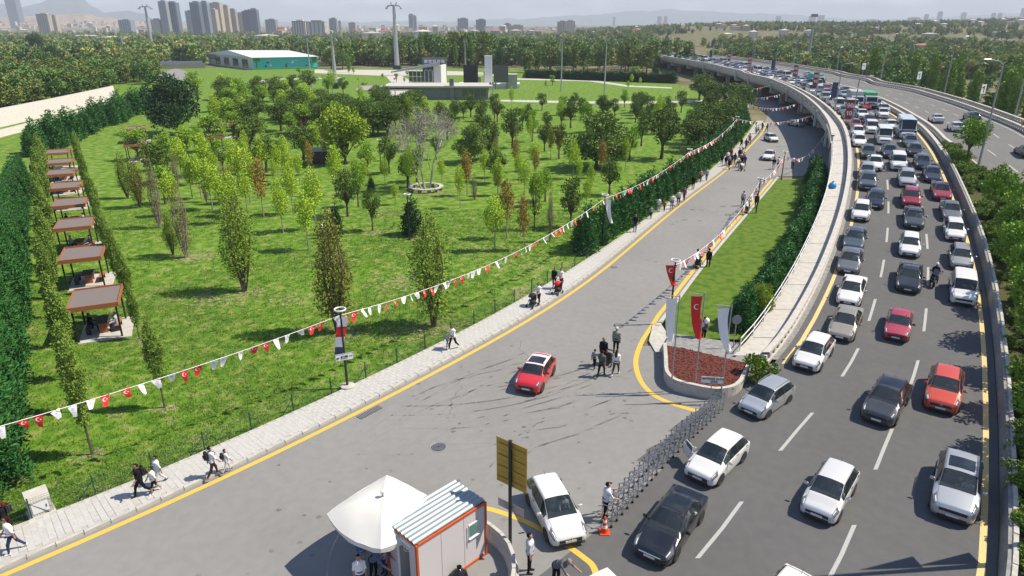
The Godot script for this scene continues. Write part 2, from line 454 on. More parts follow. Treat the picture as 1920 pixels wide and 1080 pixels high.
# ---------------------------------------------------------------- park road, pavement, lawns
var curb_t = []
var fence_t = []
var right_t = []
func curb_x(d): return look(curb_t, d) - .5
func fence_x(d): return look(fence_t, d)
func yr_x(d): return look(right_t, d)
func park_road():
	curb_t = table([[0, -42.0], [20.2, -19.1], [23.1, -16.0], [27.2, -12.1], [30.6, -9.2], [42.4, .2], [51.6, 6.2], [76.1, 18.9], [97.6, 31.0], [133.1, 48.2], [170, 63.0], [640, 250.0]])
	fence_t = table([[0, -48.0], [14, -30.2], [22.2, -20.8], [24.9, -17.9], [27.3, -15.6], [30, -13.1], [31.9, -11.5], [39.3, -5.3], [47.2, .4], [55, 5.3], [61.4, 9.0], [68.2, 12.9], [88.7, 24.3], [122.9, 41.0], [160, 57.0], [640, 240.0]])
	right_t = table([[0, -16.0], [43.1, 9.7], [53.6, 14.8], [87.5, 33.2], [110, 45.0], [640, 300.0]])
	var lp = []
	for d in range(0, 150, 3): lp.append(Vector2(fence_x(d) + .05, d))
	lp.append_array([Vector2(56, 170), Vector2(60, 215), Vector2(50, 300), Vector2(20, 330), Vector2(-120, 345), Vector2(-330, 345), Vector2(-230, 200), Vector2(-105, 128), Vector2(-62, 60), Vector2(-52, 0)])
	var sh = Shape.new(); sh.poly(lp, 0.0)
	struct("lawn", sh, M.lawn)
	var road = struct("park_road", band(curb_x, func(d): return left_x(d) + .3, flat(.004), 2, 40.0, 2), M.plaza_asphalt)
	obj("road_surface", band(curb_x, func(d): return yr_x(d) + .4, flat(.004), 40.0, 93.0, 2), M.plaza_asphalt, road)
	obj("underpass_surface", band(curb_x, func(d): return 118.0, flat(.004), 93.0, 250.0, 3), M.plaza_asphalt, road)
	var yl = []
	for d in range(4, 150, 2): yl.append(Vector2(look(curb_t, d) + .02, d))
	line_strip(yl, .26, .009, "yellow_paint", "edge_line", road)
	var yr = []
	for d in range(91, 43, -2): yr.append(Vector2(yr_x(d), d))
	line_strip(yr + smooth_line(px_line([[1222, 612], [1204, 640], [1193, 670], [1194, 695], [1205, 720], [1225, 740], [1250, 753], [1285, 765], [1320, 772], [1385, 776]])), .3, .009, "yellow_paint", "edge_line", road)
	line_strip(smooth_line(px_line([[860, 944], [915, 954], [960, 968], [1000, 985], [1050, 1014], [1095, 1046], [1112, 1062], [1120, 1085]])), .26, .009, "yellow_paint", "edge_line", road)
	# scuffs left by turning tyres
	rng.seed = 90
	for k in 80:
		var r = rng.randf_range(4.5, 18.0)
		var c = Vector2(rng.randf_range(3.0, 9.0), rng.randf_range(22.0, 27.0)) if k % 2 else Vector2(rng.randf_range(-7.0, -2.0), rng.randf_range(44.0, 49.0))
		var a0 = rng.randf_range(1.5, 2.2) if k % 2 else rng.randf_range(4.6, 5.2)
		var pts = []
		for i in 12: pts.append(c + Vector2(cos(a0 + i * .06), sin(a0 + i * .06)) * r)
		var ok = true
		for p in pts: if p.x < curb_x(p.y) + .6 or p.x > left_x(p.y) - 1.0 or p.y > 42.0: ok = false
		if ok: line_strip(pts, rng.randf_range(.05, .14), .0065, "tyre_mark", "tyre_mark", road)
	# stains, repairs and cracks
	rng.seed = 93
	var stains = Shape.new()
	for k in 260:
		var p = Vector2(rng.randf_range(-12, 14), rng.randf_range(19, 42)) if k % 3 else Vector2(rng.randf_range(8, 30), rng.randf_range(50, 95))
		if p.x < curb_x(p.y) + .8 or p.x > (left_x(p.y) - 1.2 if p.y < 42.0 else yr_x(p.y) - .3): continue
		var g = rng.randf_range(.6, .95); stains.col = Color(g * .2, g * .198, g * .194)
		var r = rng.randf_range(.03, .12) if k % 6 else rng.randf_range(.15, .34); var pts = []
		for i in 9: pts.append(p + Vector2(cos(TAU * i / 9.0) * 1.3, sin(TAU * i / 9.0)) * r * rng.randf_range(.6, 1.2))
		stains.poly(pts, .0075 + .0006 * (k % 5))
	for k in 4:
		var p = Vector2(rng.randf_range(-6, 8), rng.randf_range(24, 40)); var dr = Vector2(rng.randfn(0, 1), rng.randfn(0, 1)).normalized()
		stains.col = Color(.09, .089, .087)
		for i in 16:
			var q = p + dr.rotated(rng.randfn(0, .5)) * .3; var w = Vector2(-dr.y, dr.x) * .012
			if q.x > curb_x(q.y) + .8 and q.x < left_x(q.y) - 2.2: stains.quad(Vector3(p.x + w.x, .0072, -p.y - w.y), Vector3(q.x + w.x, .0072, -q.y - w.y), Vector3(q.x - w.x, .0072, -q.y + w.y), Vector3(p.x - w.x, .0072, -p.y + w.y))
			p = q
	obj("stains_and_cracks", stains, M.cloth, road).set_meta("kind", "stuff")
	# pavement with pavers and kerbstones
	var pv = struct("pavement", sweep(fence_x, flat(0.0), [Vector2(0, 0), Vector2(0, .11)], 4, 150, 2), M.joint_sand)
	obj("paving_bed", band(fence_x, func(d): return curb_x(d) - .18, flat(.11), 4, 150, 2), M.joint_sand, pv)
	rng.seed = 91
	var kerb_mesh = Shape.new(); kerb_mesh.cbox(Vector3(0, .075, 0), Vector3(.18, .15, .99), .012)
	kerb_mesh = kerb_mesh.done()
	var d = 16.0
	while d < 110.0:
		var s = Vector2(curb_x(d + .6) - curb_x(d), .6)
		var k = obj("kerbstone", kerb_mesh, M.concrete, pv, Vector3(curb_x(d) - .09, 0, -d))
		k.rotation.y = atan2(s.x, -s.y)
		d += s.normalized().y
	var tiles = []
	for v in 3:
		var t = Shape.new(); var g = [.95, .985, 1.02][v]
		t.col = Color(g, g, g * .99); t.box(Vector3(0, .0, 0), Vector3(.396, .03, .247)); tiles.append(t.done())
	var rest = Shape.new()
	d = 17.6
	var made = 0
	var odd = 0
	while d < 80.0:
		var t = Vector2(fence_x(d + .5) - fence_x(d), .5).normalized()
		var side = Vector2(t.y, -t.x)
		var turn = atan2(t.x, -t.y)
		var wide = (curb_x(d) - .2 - fence_x(d)) * t.y
		var nn = int(wide / .4)
		odd += 1
		for i in nn:
			var p = Vector2(fence_x(d), d) + side * (.22 + (i + (.5 if odd % 2 else 0.0)) * wide / (nn + .5))
			var q = Vector3(p.x, .112 + rng.randf_range(-.001, .002), -p.y)
			if made < 300 and p.y > 21.0:
				obj("paving_slab", tiles[rng.randi() % 3], M.paver, pv, q).rotation.y = turn
				made += 1
			elif p.y > 15.0:
				var g = rng.randf_range(.94, 1.03)
				rest.col = Color(g, g, g * .99)
				rest.box(q, Vector3(.396, .03, .247), Basis(Vector3.UP, turn))
		d += .25 * t.y
	obj("paving_slabs_beyond", rest, M.paver, pv).set_meta("kind", "stuff")
	# grass strip below the viaduct, its kerb, paved nose
	var sp = []
	for k in range(44, 92, 2): sp.append(Vector2(yr_x(k) + .75, k))
	for k in range(91, 41, -2): sp.append(Vector2(outer_x(k) - .2, k))
	sp.append(Vector2(outer_x(40.6) - .2, 40.6)); sp.append(Vector2(10.3, 41.2))
	sh = Shape.new(); sh.poly(sp, .13)
	struct("grass_verge", sh, M.strip_lawn)
	var kb = Shape.new()
	sweep(func(q): return yr_x(q) + .42, flat(0.0), [Vector2(0, 0), Vector2(.02, .14), Vector2(.33, .14), Vector2(.33, 0)], 43.0, 92, 1.5, kb)
	struct("verge_kerb", kb, M.concrete)
	var nose = px_line([[1222, 612], [1232, 606], [1243, 640], [1300, 645], [1385, 640], [1412, 684], [1384, 684], [1248, 662], [1240, 668], [1226, 676], [1222, 650]])
	sh = Shape.new(); sh.prism([Vector2(9.75, 43.2), Vector2(10.35, 43.2), Vector2(10.5, 40.9), Vector2(14.1, 39.6), Vector2(15.0, 37.2), Vector2(13.6, 36.9), Vector2(9.6, 39.0), Vector2(9.1, 38.9), Vector2(9.0, 40.6)], 0.0, .1)
	struct("paved_nose", sh, M.concrete)
	# drain and manhole
	var g = thing("drain_grate", "long slotted iron drain grate in the road beside the yellow line", "drain", ground(693, 773, .006), 0)
	g.rotation.y = atan2(9.4, -11.8) + PI
	var fr = Shape.new(); fr.box(Vector3(0, .003, 0), Vector3(.42, .012, 1.5)); obj("frame", fr, M.black_plastic, g)
	for i in 14:
		var b = Shape.new(); b.box(Vector3(0, .012, -.68 + i * .105), Vector3(.38, .018, .05)); obj("bar", b, M.lamp_grey, g)
	var mh = thing("manhole_cover", "round iron manhole cover set in the plaza asphalt", "manhole", ground(822, 838, .004))
	var ms = Shape.new(); ms.lathe([Vector2(.42, 0), Vector2(.42, .012), Vector2(.37, .012), Vector2(.36, .006)], 24); obj("rim", ms, M.lamp_grey, mh)
	ms = Shape.new(); ms.lathe([Vector2(.35, .004), Vector2(.35, .011), Vector2(0, .012)], 24); obj("lid", ms, M.dark_metal, mh)
	for i in 3:
		ms = Shape.new(); ms.lathe([Vector2(.09 + i * .09, .012), Vector2(.09 + i * .09, .018), Vector2(.12 + i * .09, .018), Vector2(.12 + i * .09, .012)], 20); obj("ridge", ms, M.lamp_grey, mh)
	# bright paths and squares far in the park
	for a in [["path", [[700, 186], [742, 164], [722, 141], [752, 141], [790, 164], [860, 168], [880, 184]]], ["path", [[480, 152], [520, 147], [640, 145], [640, 147.4], [520, 149.6], [486, 156]]], ["square", [[590, 137], [590, 130], [742, 131], [870, 134], [960, 139], [960, 142], [850, 141], [720, 142], [640, 139]]],
		["path", [[940, 187], [1100, 190], [1230, 190], [1330, 186], [1330, 189], [1230, 194], [1090, 194], [935, 190]]], ["path", [[960, 146.5], [1110, 150], [1180, 160], [1260, 164], [1260, 166], [1175, 162.5], [1105, 152.5], [960, 149]]]]:
		sh = Shape.new(); sh.poly(px_line(a[1]), .006)
		struct(a[0], sh, M.pale_concrete)
	sh = Shape.new(); sh.poly(px_line([[1318, 184], [1335, 180], [1400, 181], [1395, 187], [1330, 188]]), .012)
	struct("bare_patch", sh, M.bare_soil)

# ---------------------------------------------------------------- highway and viaduct
func tangent(fx, d): return Vector2(fx.call(d + .5) - fx.call(d - .5), 1.0).normalized()
func balustrade(called, label, fx, d0, d1, parts_to, h = .78, gap = .8, lift = 0.0):
	var o = thing(called, label, "barrier", Vector3.ZERO, 0.0, "")
	var up = func(d): return rise(d) + lift
	obj("plinth", sweep(fx, up, [Vector2(-.24, -.05), Vector2(-.24, .14), Vector2(.24, .14), Vector2(.24, -.05)], d0, d1, 2), M.pale_concrete, o)
	obj("top_rail", sweep(fx, up, [Vector2(-.24, h - .15), Vector2(-.22, h), Vector2(.22, h), Vector2(.24, h - .15), Vector2(-.24, h - .15)], d0, d1, 2), M.pale_concrete, o)
	var one = Shape.new(); one.box(Vector3(0, .16 + (h - .33) * .5, 0), Vector3(.2, h - .33, .3)); one = one.done()
	var rest = Shape.new()
	var d = d0
	var n = 0
	while d < d1:
		var t = tangent(fx, d)
		var p = Vector3(fx.call(d), up.call(d), -d)
		var turn = atan2(t.x, -t.y)
		if d < parts_to and n < 295:
			obj("baluster", one, M.pale_concrete, o, p).rotation.y = turn
			n += 1
		else: rest.box(p + Vector3(0, .16 + (h - .33) * .5, 0), Vector3(.2, h - .33, .3), Basis(Vector3.UP, turn))
		d += gap * t.y
	if rest.v.size() > 0: obj("balusters_beyond", rest, M.pale_concrete, o).set_meta("kind", "stuff")
	return o
func highway():
	var hw = struct("highway", band(func(d): return left_x(d) - .55, func(d): return right_x(d) + .6, rise, -20, 640, 2), M.highway_asphalt)
	obj("road_edge", band(func(d): return left_x(d) - 2.6, func(d): return left_x(d) - .55, func(d): return maxf(rise(d) - .02, .002), -10, 30, 2), M.plaza_asphalt, hw)
	var er = Shape.new()
	for k in 10:
		var a = 26.0 + k * 1.1; var b = a + 1.1
		er.quad(Vector3(left_x(a) - 1.9, .0, -a), Vector3(left_x(b) - 1.9, .0, -b), Vector3(left_x(b) - .5, rise(b), -b), Vector3(left_x(a) - .5, rise(a), -a))
	obj("ramp_edge", er, M.highway_asphalt, hw)
	var le = []; var re = []
	for k in range(37, 400, 3): le.append(Vector2(left_x(k) + .05, k))
	for k in range(-6, 400, 3): re.append(Vector2(right_x(k), k))
	for e in [[le, "pale_yellow_paint"], [re, "pale_yellow_paint"]]:
		var sh = Shape.new()
		for i in e[0].size() - 1:
			var a = e[0][i]; var b = e[0][i + 1]
			sh.quad(Vector3(a.x - .15, rise(a.y) + .006, -a.y), Vector3(b.x - .15, rise(b.y) + .006, -b.y), Vector3(b.x + .15, rise(b.y) + .006, -b.y), Vector3(a.x + .15, rise(a.y) + .006, -a.y))
		obj("edge_line", sh, M[e[1]], hw)
	for f in [[1.0 / 3, 30.0], [2.0 / 3, 28.5]]:
		for k in range(-4, 40):
			var a = f[1] - 1.7 + k * 7.2; var b = a + 3.4
			if a < 2: continue
			var sh = Shape.new()
			var m = (a + b) * .5
			for q in [[a, m], [m, b]]:
				sh.quad(Vector3(lane_x(q[0], f[0]) - .1, rise(q[0]) + .006, -q[0]), Vector3(lane_x(q[1], f[0]) - .1, rise(q[1]) + .006, -q[1]), Vector3(lane_x(q[1], f[0]) + .1, rise(q[1]) + .006, -q[1]), Vector3(lane_x(q[0], f[0]) + .1, rise(q[0]) + .006, -q[0]))
			obj("lane_dash", sh, M.white_paint, hw)
	var fw = struct("far_carriageway", band(func(d): return far_left_x(d) - .3, func(d): return far_right_x(d) + .4, rise, 20, 640, 2), M.pale_asphalt)
	for f in [1.0 / 3, 2.0 / 3]:
		for k in 34:
			var a = 60.0 + k * 7.4 + f * 9.0; var b = a + 3.0
			var sh = Shape.new()
			sh.quad(Vector3(lerpf(far_left_x(a), far_right_x(a), f) - .1, rise(a) + .012, -a), Vector3(lerpf(far_left_x(b), far_right_x(b), f) - .1, rise(b) + .012, -b), Vector3(lerpf(far_left_x(b), far_right_x(b), f) + .1, rise(b) + .012, -b), Vector3(lerpf(far_left_x(a), far_right_x(a), f) + .1, rise(a) + .012, -a))
			obj("lane_dash", sh, M.white_paint, fw)
	for f in [.2, 11.3]:
		var sh = sweep(func(d): return far_left_x(d) + f, rise, [Vector2(-.09, .008), Vector2(.09, .008)], 55, 400, 4)
		obj("edge_line", sh, M.white_paint, fw)
	# deck body
	var walk = struct("viaduct_walkway", band(outer_x, func(d): return outer_x(d) + 1.85, func(d): return rise(d) + .16, 37.5, 330, 2), M.pale_concrete)
	for k in 34:
		var a = 40.0 + k * 4.1
		var sh = Shape.new()
		sh.quad(Vector3(outer_x(a) + .05, rise(a) + .166, -a), Vector3(outer_x(a + .05) + .05, rise(a + .05) + .166, -a - .05), Vector3(outer_x(a + .05) + 1.8, rise(a + .05) + .166, -a - .05), Vector3(outer_x(a) + 1.8, rise(a) + .166, -a))
		obj("slab_joint", sh, M.dark_metal, walk)
	obj("kerb_face", sweep(func(d): return outer_x(d) + 1.85, rise, [Vector2(0, .16), Vector2(0.02, 0), Vector2(.9, .002)], 37.5, 330, 2), M.grey_concrete, walk)
	var rw = thing("retaining_wall", "concrete retaining wall carrying the rising road behind the hedge", "wall")
	var sh = Shape.new()
	for k in 27:
		var a = 37.5 + k * 2.0; var b = a + 2.0
		sh.quad(Vector3(outer_x(a), -.1, -a), Vector3(outer_x(b), -.1, -b), Vector3(outer_x(b), rise(b) + .3, -b), Vector3(outer_x(a), rise(a) + .3, -a))
		sh.quad(Vector3(outer_x(a), rise(a) + .3, -a), Vector3(outer_x(b), rise(b) + .3, -b), Vector3(outer_x(b) + .22, rise(b) + .3, -b), Vector3(outer_x(a) + .22, rise(a) + .3, -a))
	obj("wall_face", sh, M.concrete, rw)
	sh = Shape.new(); sh.quad(Vector3(outer_x(91.5), 0, -91.5), Vector3(outer_x(91.5), rise(91.5), -91.5), Vector3(far_right_x(91.5), rise(91.5), -91.5), Vector3(far_right_x(91.5), 0, -91.5)); obj("abutment", sh, M.concrete, rw)
	var deck = thing("viaduct_deck", "long curving concrete viaduct deck with plain fascia over the park road", "viaduct")
	obj("fascia", sweep(outer_x, rise, [Vector2(.9, -1.55), Vector2(.1, -1.05), Vector2(-.12, -.5), Vector2(-.12, .3), Vector2(.14, .3), Vector2(.14, .1)], 91, 420, 2), M.concrete, deck)
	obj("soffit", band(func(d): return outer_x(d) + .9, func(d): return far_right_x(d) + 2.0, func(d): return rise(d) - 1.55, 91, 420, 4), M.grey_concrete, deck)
	obj("far_fascia", sweep(func(d): return far_right_x(d) + 3.2, rise, [Vector2(-1.2, -1.55), Vector2(0, -.6), Vector2(0, .3), Vector2(-.25, .3)], 60, 420, 3), M.concrete, deck)
	rng.seed = 3
	for k in 13:
		var d = 101.0 + k * 21.0
		var t = tangent(outer_x, d)
		var p = thing("viaduct_pier", "concrete viaduct pier with two square columns under a wide cap beam", "pier", Vector3(outer_x(d), 0, -d), atan2(t.x, -t.y) + PI, "piers carrying the viaduct")
		var w = far_right_x(d) - outer_x(d)
		for f in [.12, .45, .8]:
			var s = Shape.new(); s.cbox(Vector3(w * f, 1.3, 0), Vector3(1.2, 2.6, 1.2), .12); obj("column", s, M.concrete, p)
		var s = Shape.new(); s.cbox(Vector3(w * .46, 3.0, 0), Vector3(w * .9, .86, 1.5), .08); obj("cap_beam", s, M.concrete, p)
		s = Shape.new(); s.cbox(Vector3(-.2, 4.0, 0), Vector3(.35, 2.5, .9), .05); obj("pilaster", s, M.concrete, p)
	balustrade("viaduct_balustrade", "low pale balustrade between the walkway and the jammed lanes", func(d): return outer_x(d) + 2.15, 37.0, 330, 170)
	balustrade("walkway_parapet", "outer parapet with close balusters along the viaduct edge above the underpass", func(d): return outer_x(d) + .1, 92.0, 330, 190, .95, .8, .16)
	balustrade("median_balustrade", "pale balustrade on the median side of the jammed lanes", func(d): return right_x(d) + 1.0, 84.0, 330, 190, .7, 1.0)
	balustrade("far_carriageway_balustrade", "pale balustrade along the median side of the empty carriageway", func(d): return far_left_x(d) - .6, 88.0, 330, 190, .75, 1.0)
	balustrade("far_edge_balustrade", "pale balustrade at the outer kerb of the empty carriageway", func(d): return far_right_x(d) + .9, 62.0, 330, 190, .7, 1.0)
	balustrade("far_parapet", "outermost parapet of the viaduct in front of the poplars", func(d): return far_right_x(d) + 3.0, 62.0, 330, 190, .9, 1.2)
	struct("far_walkway", band(func(d): return far_right_x(d) + 1.1, func(d): return far_right_x(d) + 3.0, func(d): return rise(d) + .1, 60, 420, 3), M.grey_concrete)
	struct("median_strip", band(func(d): return right_x(d) + 1.15, func(d): return far_left_x(d) - .7, func(d): return rise(d) + .05, 90, 420, 3), M.grey_concrete)
	# hand rail on the walkway of the ramp
	var hr = thing("walkway_railing", "thin pale metal railing along the outer edge of the ramp walkway", "railing")
	for f in [.45, .9]:
		var pts = []
		for q in range(38, 92, 2): pts.append(Vector3(outer_x(q) + .12, rise(q) + .3 + f, -q))
		var s = Shape.new(); s.tube(pts, .03, 5); obj("rail", s, M.white_metal, hr)
	var post = Shape.new(); post.tube([Vector3.ZERO, Vector3(0, .95, 0)], .035, 6); post = post.done()
	for q in range(38, 92, 2): obj("post", post, M.white_metal, hr, Vector3(outer_x(q) + .12, rise(q) + .28, -q))
	# median wall and planting bed
	var mw = thing("median_wall", "smooth grey concrete wall bordering the planted median", "wall")
	obj("wall_body", sweep(func(d): return right_x(d) + .95, rise, [Vector2(-.32, -.2), Vector2(-.26, .12), Vector2(-.15, .86), Vector2(.17, .86), Vector2(.2, -.2)], -8, 85, 2), M.grey_concrete, mw)
	var d = -4.0
	var cope = 0
	while d < 85.0:
		var t = tangent(right_x, d)
		var s = Shape.new(); s.cbox(Vector3(0, .03, 0), Vector3(.2, .06, 1.94), .015)
		obj("coping", s, M.concrete, mw, Vector3(right_x(d) + 1.09, rise(d) + .86, -d)).rotation = Vector3(atan2(rise(d + 1) - rise(d), 1.0) * 1.0, atan2(-t.x, t.y) + PI + PI, 0)
		d += 2.0 * t.y
		cope += 1
	struct("median_bed", band(func(q): return right_x(q) + 1.14, func(q): return far_left_x(q) - .28, func(q): return rise(q) + .35, -10, 90, 2), M.bed_soil)
	var mk = thing("median_kerb", "pale kerb between the planted median and the empty carriageway", "kerb")
	obj("kerb_line", sweep(func(q): return far_left_x(q) - .3, rise, [Vector2(0, .36), Vector2(.22, .36), Vector2(.24, -.02)], 20, 90, 2), M.pale_concrete, mk)
	# street lamps, banners
	var lp = thing("street_lamp", "tall grey street lamp leaning over the empty carriageway from the median", "street lamp", on_road(1833, 318), 0, "")
	lp.set_meta("called", "street_lamp")
	lamp_parts(lp, 11.6, 1)
	for a in [[20.9, right_x(20.9) + 2.0, "street lamp with two flags beyond the jammed lanes' median wall", 1.0]]:
		var l = copy(lp, a[2], "", Vector3(a[1], rise(a[0]), -a[0]), PI)
		for q in [2.6, 5.6]:
			var s = Shape.new(); s.tri(Vector3(.1, q + 3.3, .2), Vector3(.1, q, .1), Vector3(.16, q, .7)); s.tri(Vector3(.09, q + 3.3, .2), Vector3(.15, q, .7), Vector3(.09, q, .1)); obj("flag", s, M.flag_red, l)
	for k in 6:
		var q = 112.0 + k * 38.0
		var l = copy(lp, "grey street lamp rising from the parapet behind the empty carriageway", "lamps behind the empty carriageway", Vector3(far_right_x(q) + 3.4, rise(q), -q), PI)
	for k in 9:
		var q = 93.0 + k * 25.0
		var x = outer_x(q) + 2.4
		if k == 0:
			var p = on_road(1566, 400)
		var l = thing("banner_post", "slim grey lamp post with a hanging banner on the viaduct balustrade", "lamp post", Vector3(x, rise(q), -q), 0, "banner posts along the viaduct balustrade")
		var s = Shape.new(); s.tube([Vector3(0, 0, 0), Vector3(0, 8.2, 0)], [.11, .06], 7); obj("post", s, M.lamp_grey, l)
		s = Shape.new(); s.tube([Vector3(0, 8.1, 0), Vector3(.5, 8.45, 0), Vector3(1.3, 8.5, 0)], .04, 6); obj("arm", s, M.lamp_grey, l)
		s = Shape.new(); s.cbox(Vector3(1.5, 8.5, 0), Vector3(.6, .12, .22), .04); obj("lamp_head", s, M.lamp_grey, l)
		var b = Shape.new(); b.box(Vector3(-.62, 4.2, .0), Vector3(.95, 2.5, .03)); var bo = obj("banner", b, [M.dark_red, M.flag_navy, M.dark_red][k % 3], l)
		b = Shape.new(); b.tube([Vector3(0, 5.48, 0), Vector3(-1.12, 5.48, 0)], .02, 5); obj("banner_arm", b, M.lamp_grey, l)
		for ln in ([["90", 4.75, .62], ["10", 3.75, .62]] if k % 3 != 1 else []):
			var tm = TextMesh.new(); tm.text = ln[0]; tm.font_size = 48; tm.pixel_size = ln[2] / 48.0 * 1.25; tm.depth = .01; tm.font = font()
			var o = obj("lettering", tm, M.sign_white, bo); o.position = Vector3(-.62, ln[1], .022)
	var ms = thing("mast", "tall grey lattice-topped mast standing behind the viaduct", "mast", ground(1512, 132), 0)
	sh = Shape.new(); sh.tube([Vector3(0, 0, 0), Vector3(0, tall(ground(1512, 132), 52), 0)], [.9, .5], 8); obj("pole", sh, M.lamp_grey, ms)
	sh = Shape.new(); sh.box(Vector3(0, 23, 0), Vector3(2.6, 1.2, 1.2)); obj("mast_head", sh, M.lamp_grey, ms)
	# signs by the far carriageway
	var q = on_road(1835, 190)
	for a in [[132.0, "white road sign with a dark arrow behind the empty carriageway", 0], [168.0, "pale blue-white road board behind the empty carriageway", 1], [205.0, "pale road board far along the empty carriageway", 1], [96.0, "yellow board above a white sign by the poplars", 2]]:
		var z = a[0]
		var s = thing("road_sign", a[1], "road sign", Vector3(far_right_x(z) + 4.2, 0, -z), .5)
		sh = Shape.new(); sh.tube([Vector3(0, 0, 0), Vector3(0, 8.9, 0)], .09, 6); obj("post", sh, M.lamp_grey, s)
		sh = Shape.new(); sh.cbox(Vector3(0, 8.2, .08), Vector3(1.5, 1.7, .06), .01); obj("board", sh, M.sign_white, s)
		sh = Shape.new(); sh.box(Vector3(.1, 8.2, .12), Vector3(.25, 1.2, .02)); sh.box(Vector3(-.25, 8.5, .12), Vector3(.7, .22, .02)); obj("arrow", sh, M.sign_black if a[2] != 1 else M.blue_plastic, s)
		if a[2] == 2:
			sh = Shape.new(); sh.cbox(Vector3(0, 10, .08), Vector3(1.9, 1.1, .06), .01); obj("yellow_board", sh, M.yellow_sign, s)
	var chev = Shape.new(); chev.cbox(Vector3(0, .5, 0), Vector3(.75, .75, .05), .01); chev = chev.done()
	for z in [101.0, 84.0]:
		var s = thing("chevron_sign", "small yellow chevron board on the far balustrade", "road sign", Vector3(far_right_x(z) + .9, rise(z) + .66, -z), .3, "chevron boards on the far balustrade")
		obj("board", chev, M.yellow_sign, s)
		sh = Shape.new(); sh.tube([Vector3(0, -.1, -.04), Vector3(0, .4, -.04)], .03, 5); obj("post", sh, M.lamp_grey, s)
		sh = Shape.new(); sh.box(Vector3(-.05, .62, .04), Vector3(.4, .13, .01), Basis(Vector3.BACK, .7)); sh.box(Vector3(-.05, .38, .04), Vector3(.4, .13, .01), Basis(Vector3.BACK, -.7)); obj("chevron", sh, M.sign_black, s)
	var bag = thing("blue_bag", "bright blue plastic bag left on the viaduct walkway", "bag", on_road(1560, 355) + Vector3(0, .16, 0))
	sh = Shape.new(); sh.lathe([Vector2(0, 0), Vector2(.34, .02), Vector2(.42, .25), Vector2(.3, .5), Vector2(.08, .62), Vector2(.12, .72)], 9); obj("sack", sh.done(60), M.blue_plastic, bag)
func lamp_parts(l, h, sgn):
	var s = Shape.new(); s.tube([Vector3(0, 0, 0), Vector3(0, h, 0)], [.14, .075], 8); obj("pole", s, M.lamp_grey, l)
	s = Shape.new(); s.tube([Vector3(0, h - .1, 0), Vector3(-.5 * sgn, h + .35, 0), Vector3(-1.6 * sgn, h + .55, 0)], .05, 6); obj("arm", s, M.lamp_grey, l)
	s = Shape.new(); s.cbox(Vector3(-1.95 * sgn, h + .56, 0), Vector3(.9, .14, .32), .05); obj("lamp_head", s, M.galvanised, l)
	s = Shape.new(); s.cbox(Vector3(0, .25, 0), Vector3(.36, .5, .36), .04); obj("base", s, M.lamp_grey, l)
func font():
	var f = SystemFont.new(); f.font_names = PackedStringArray(["Droid Sans"]); f.font_weight = 700
	return f

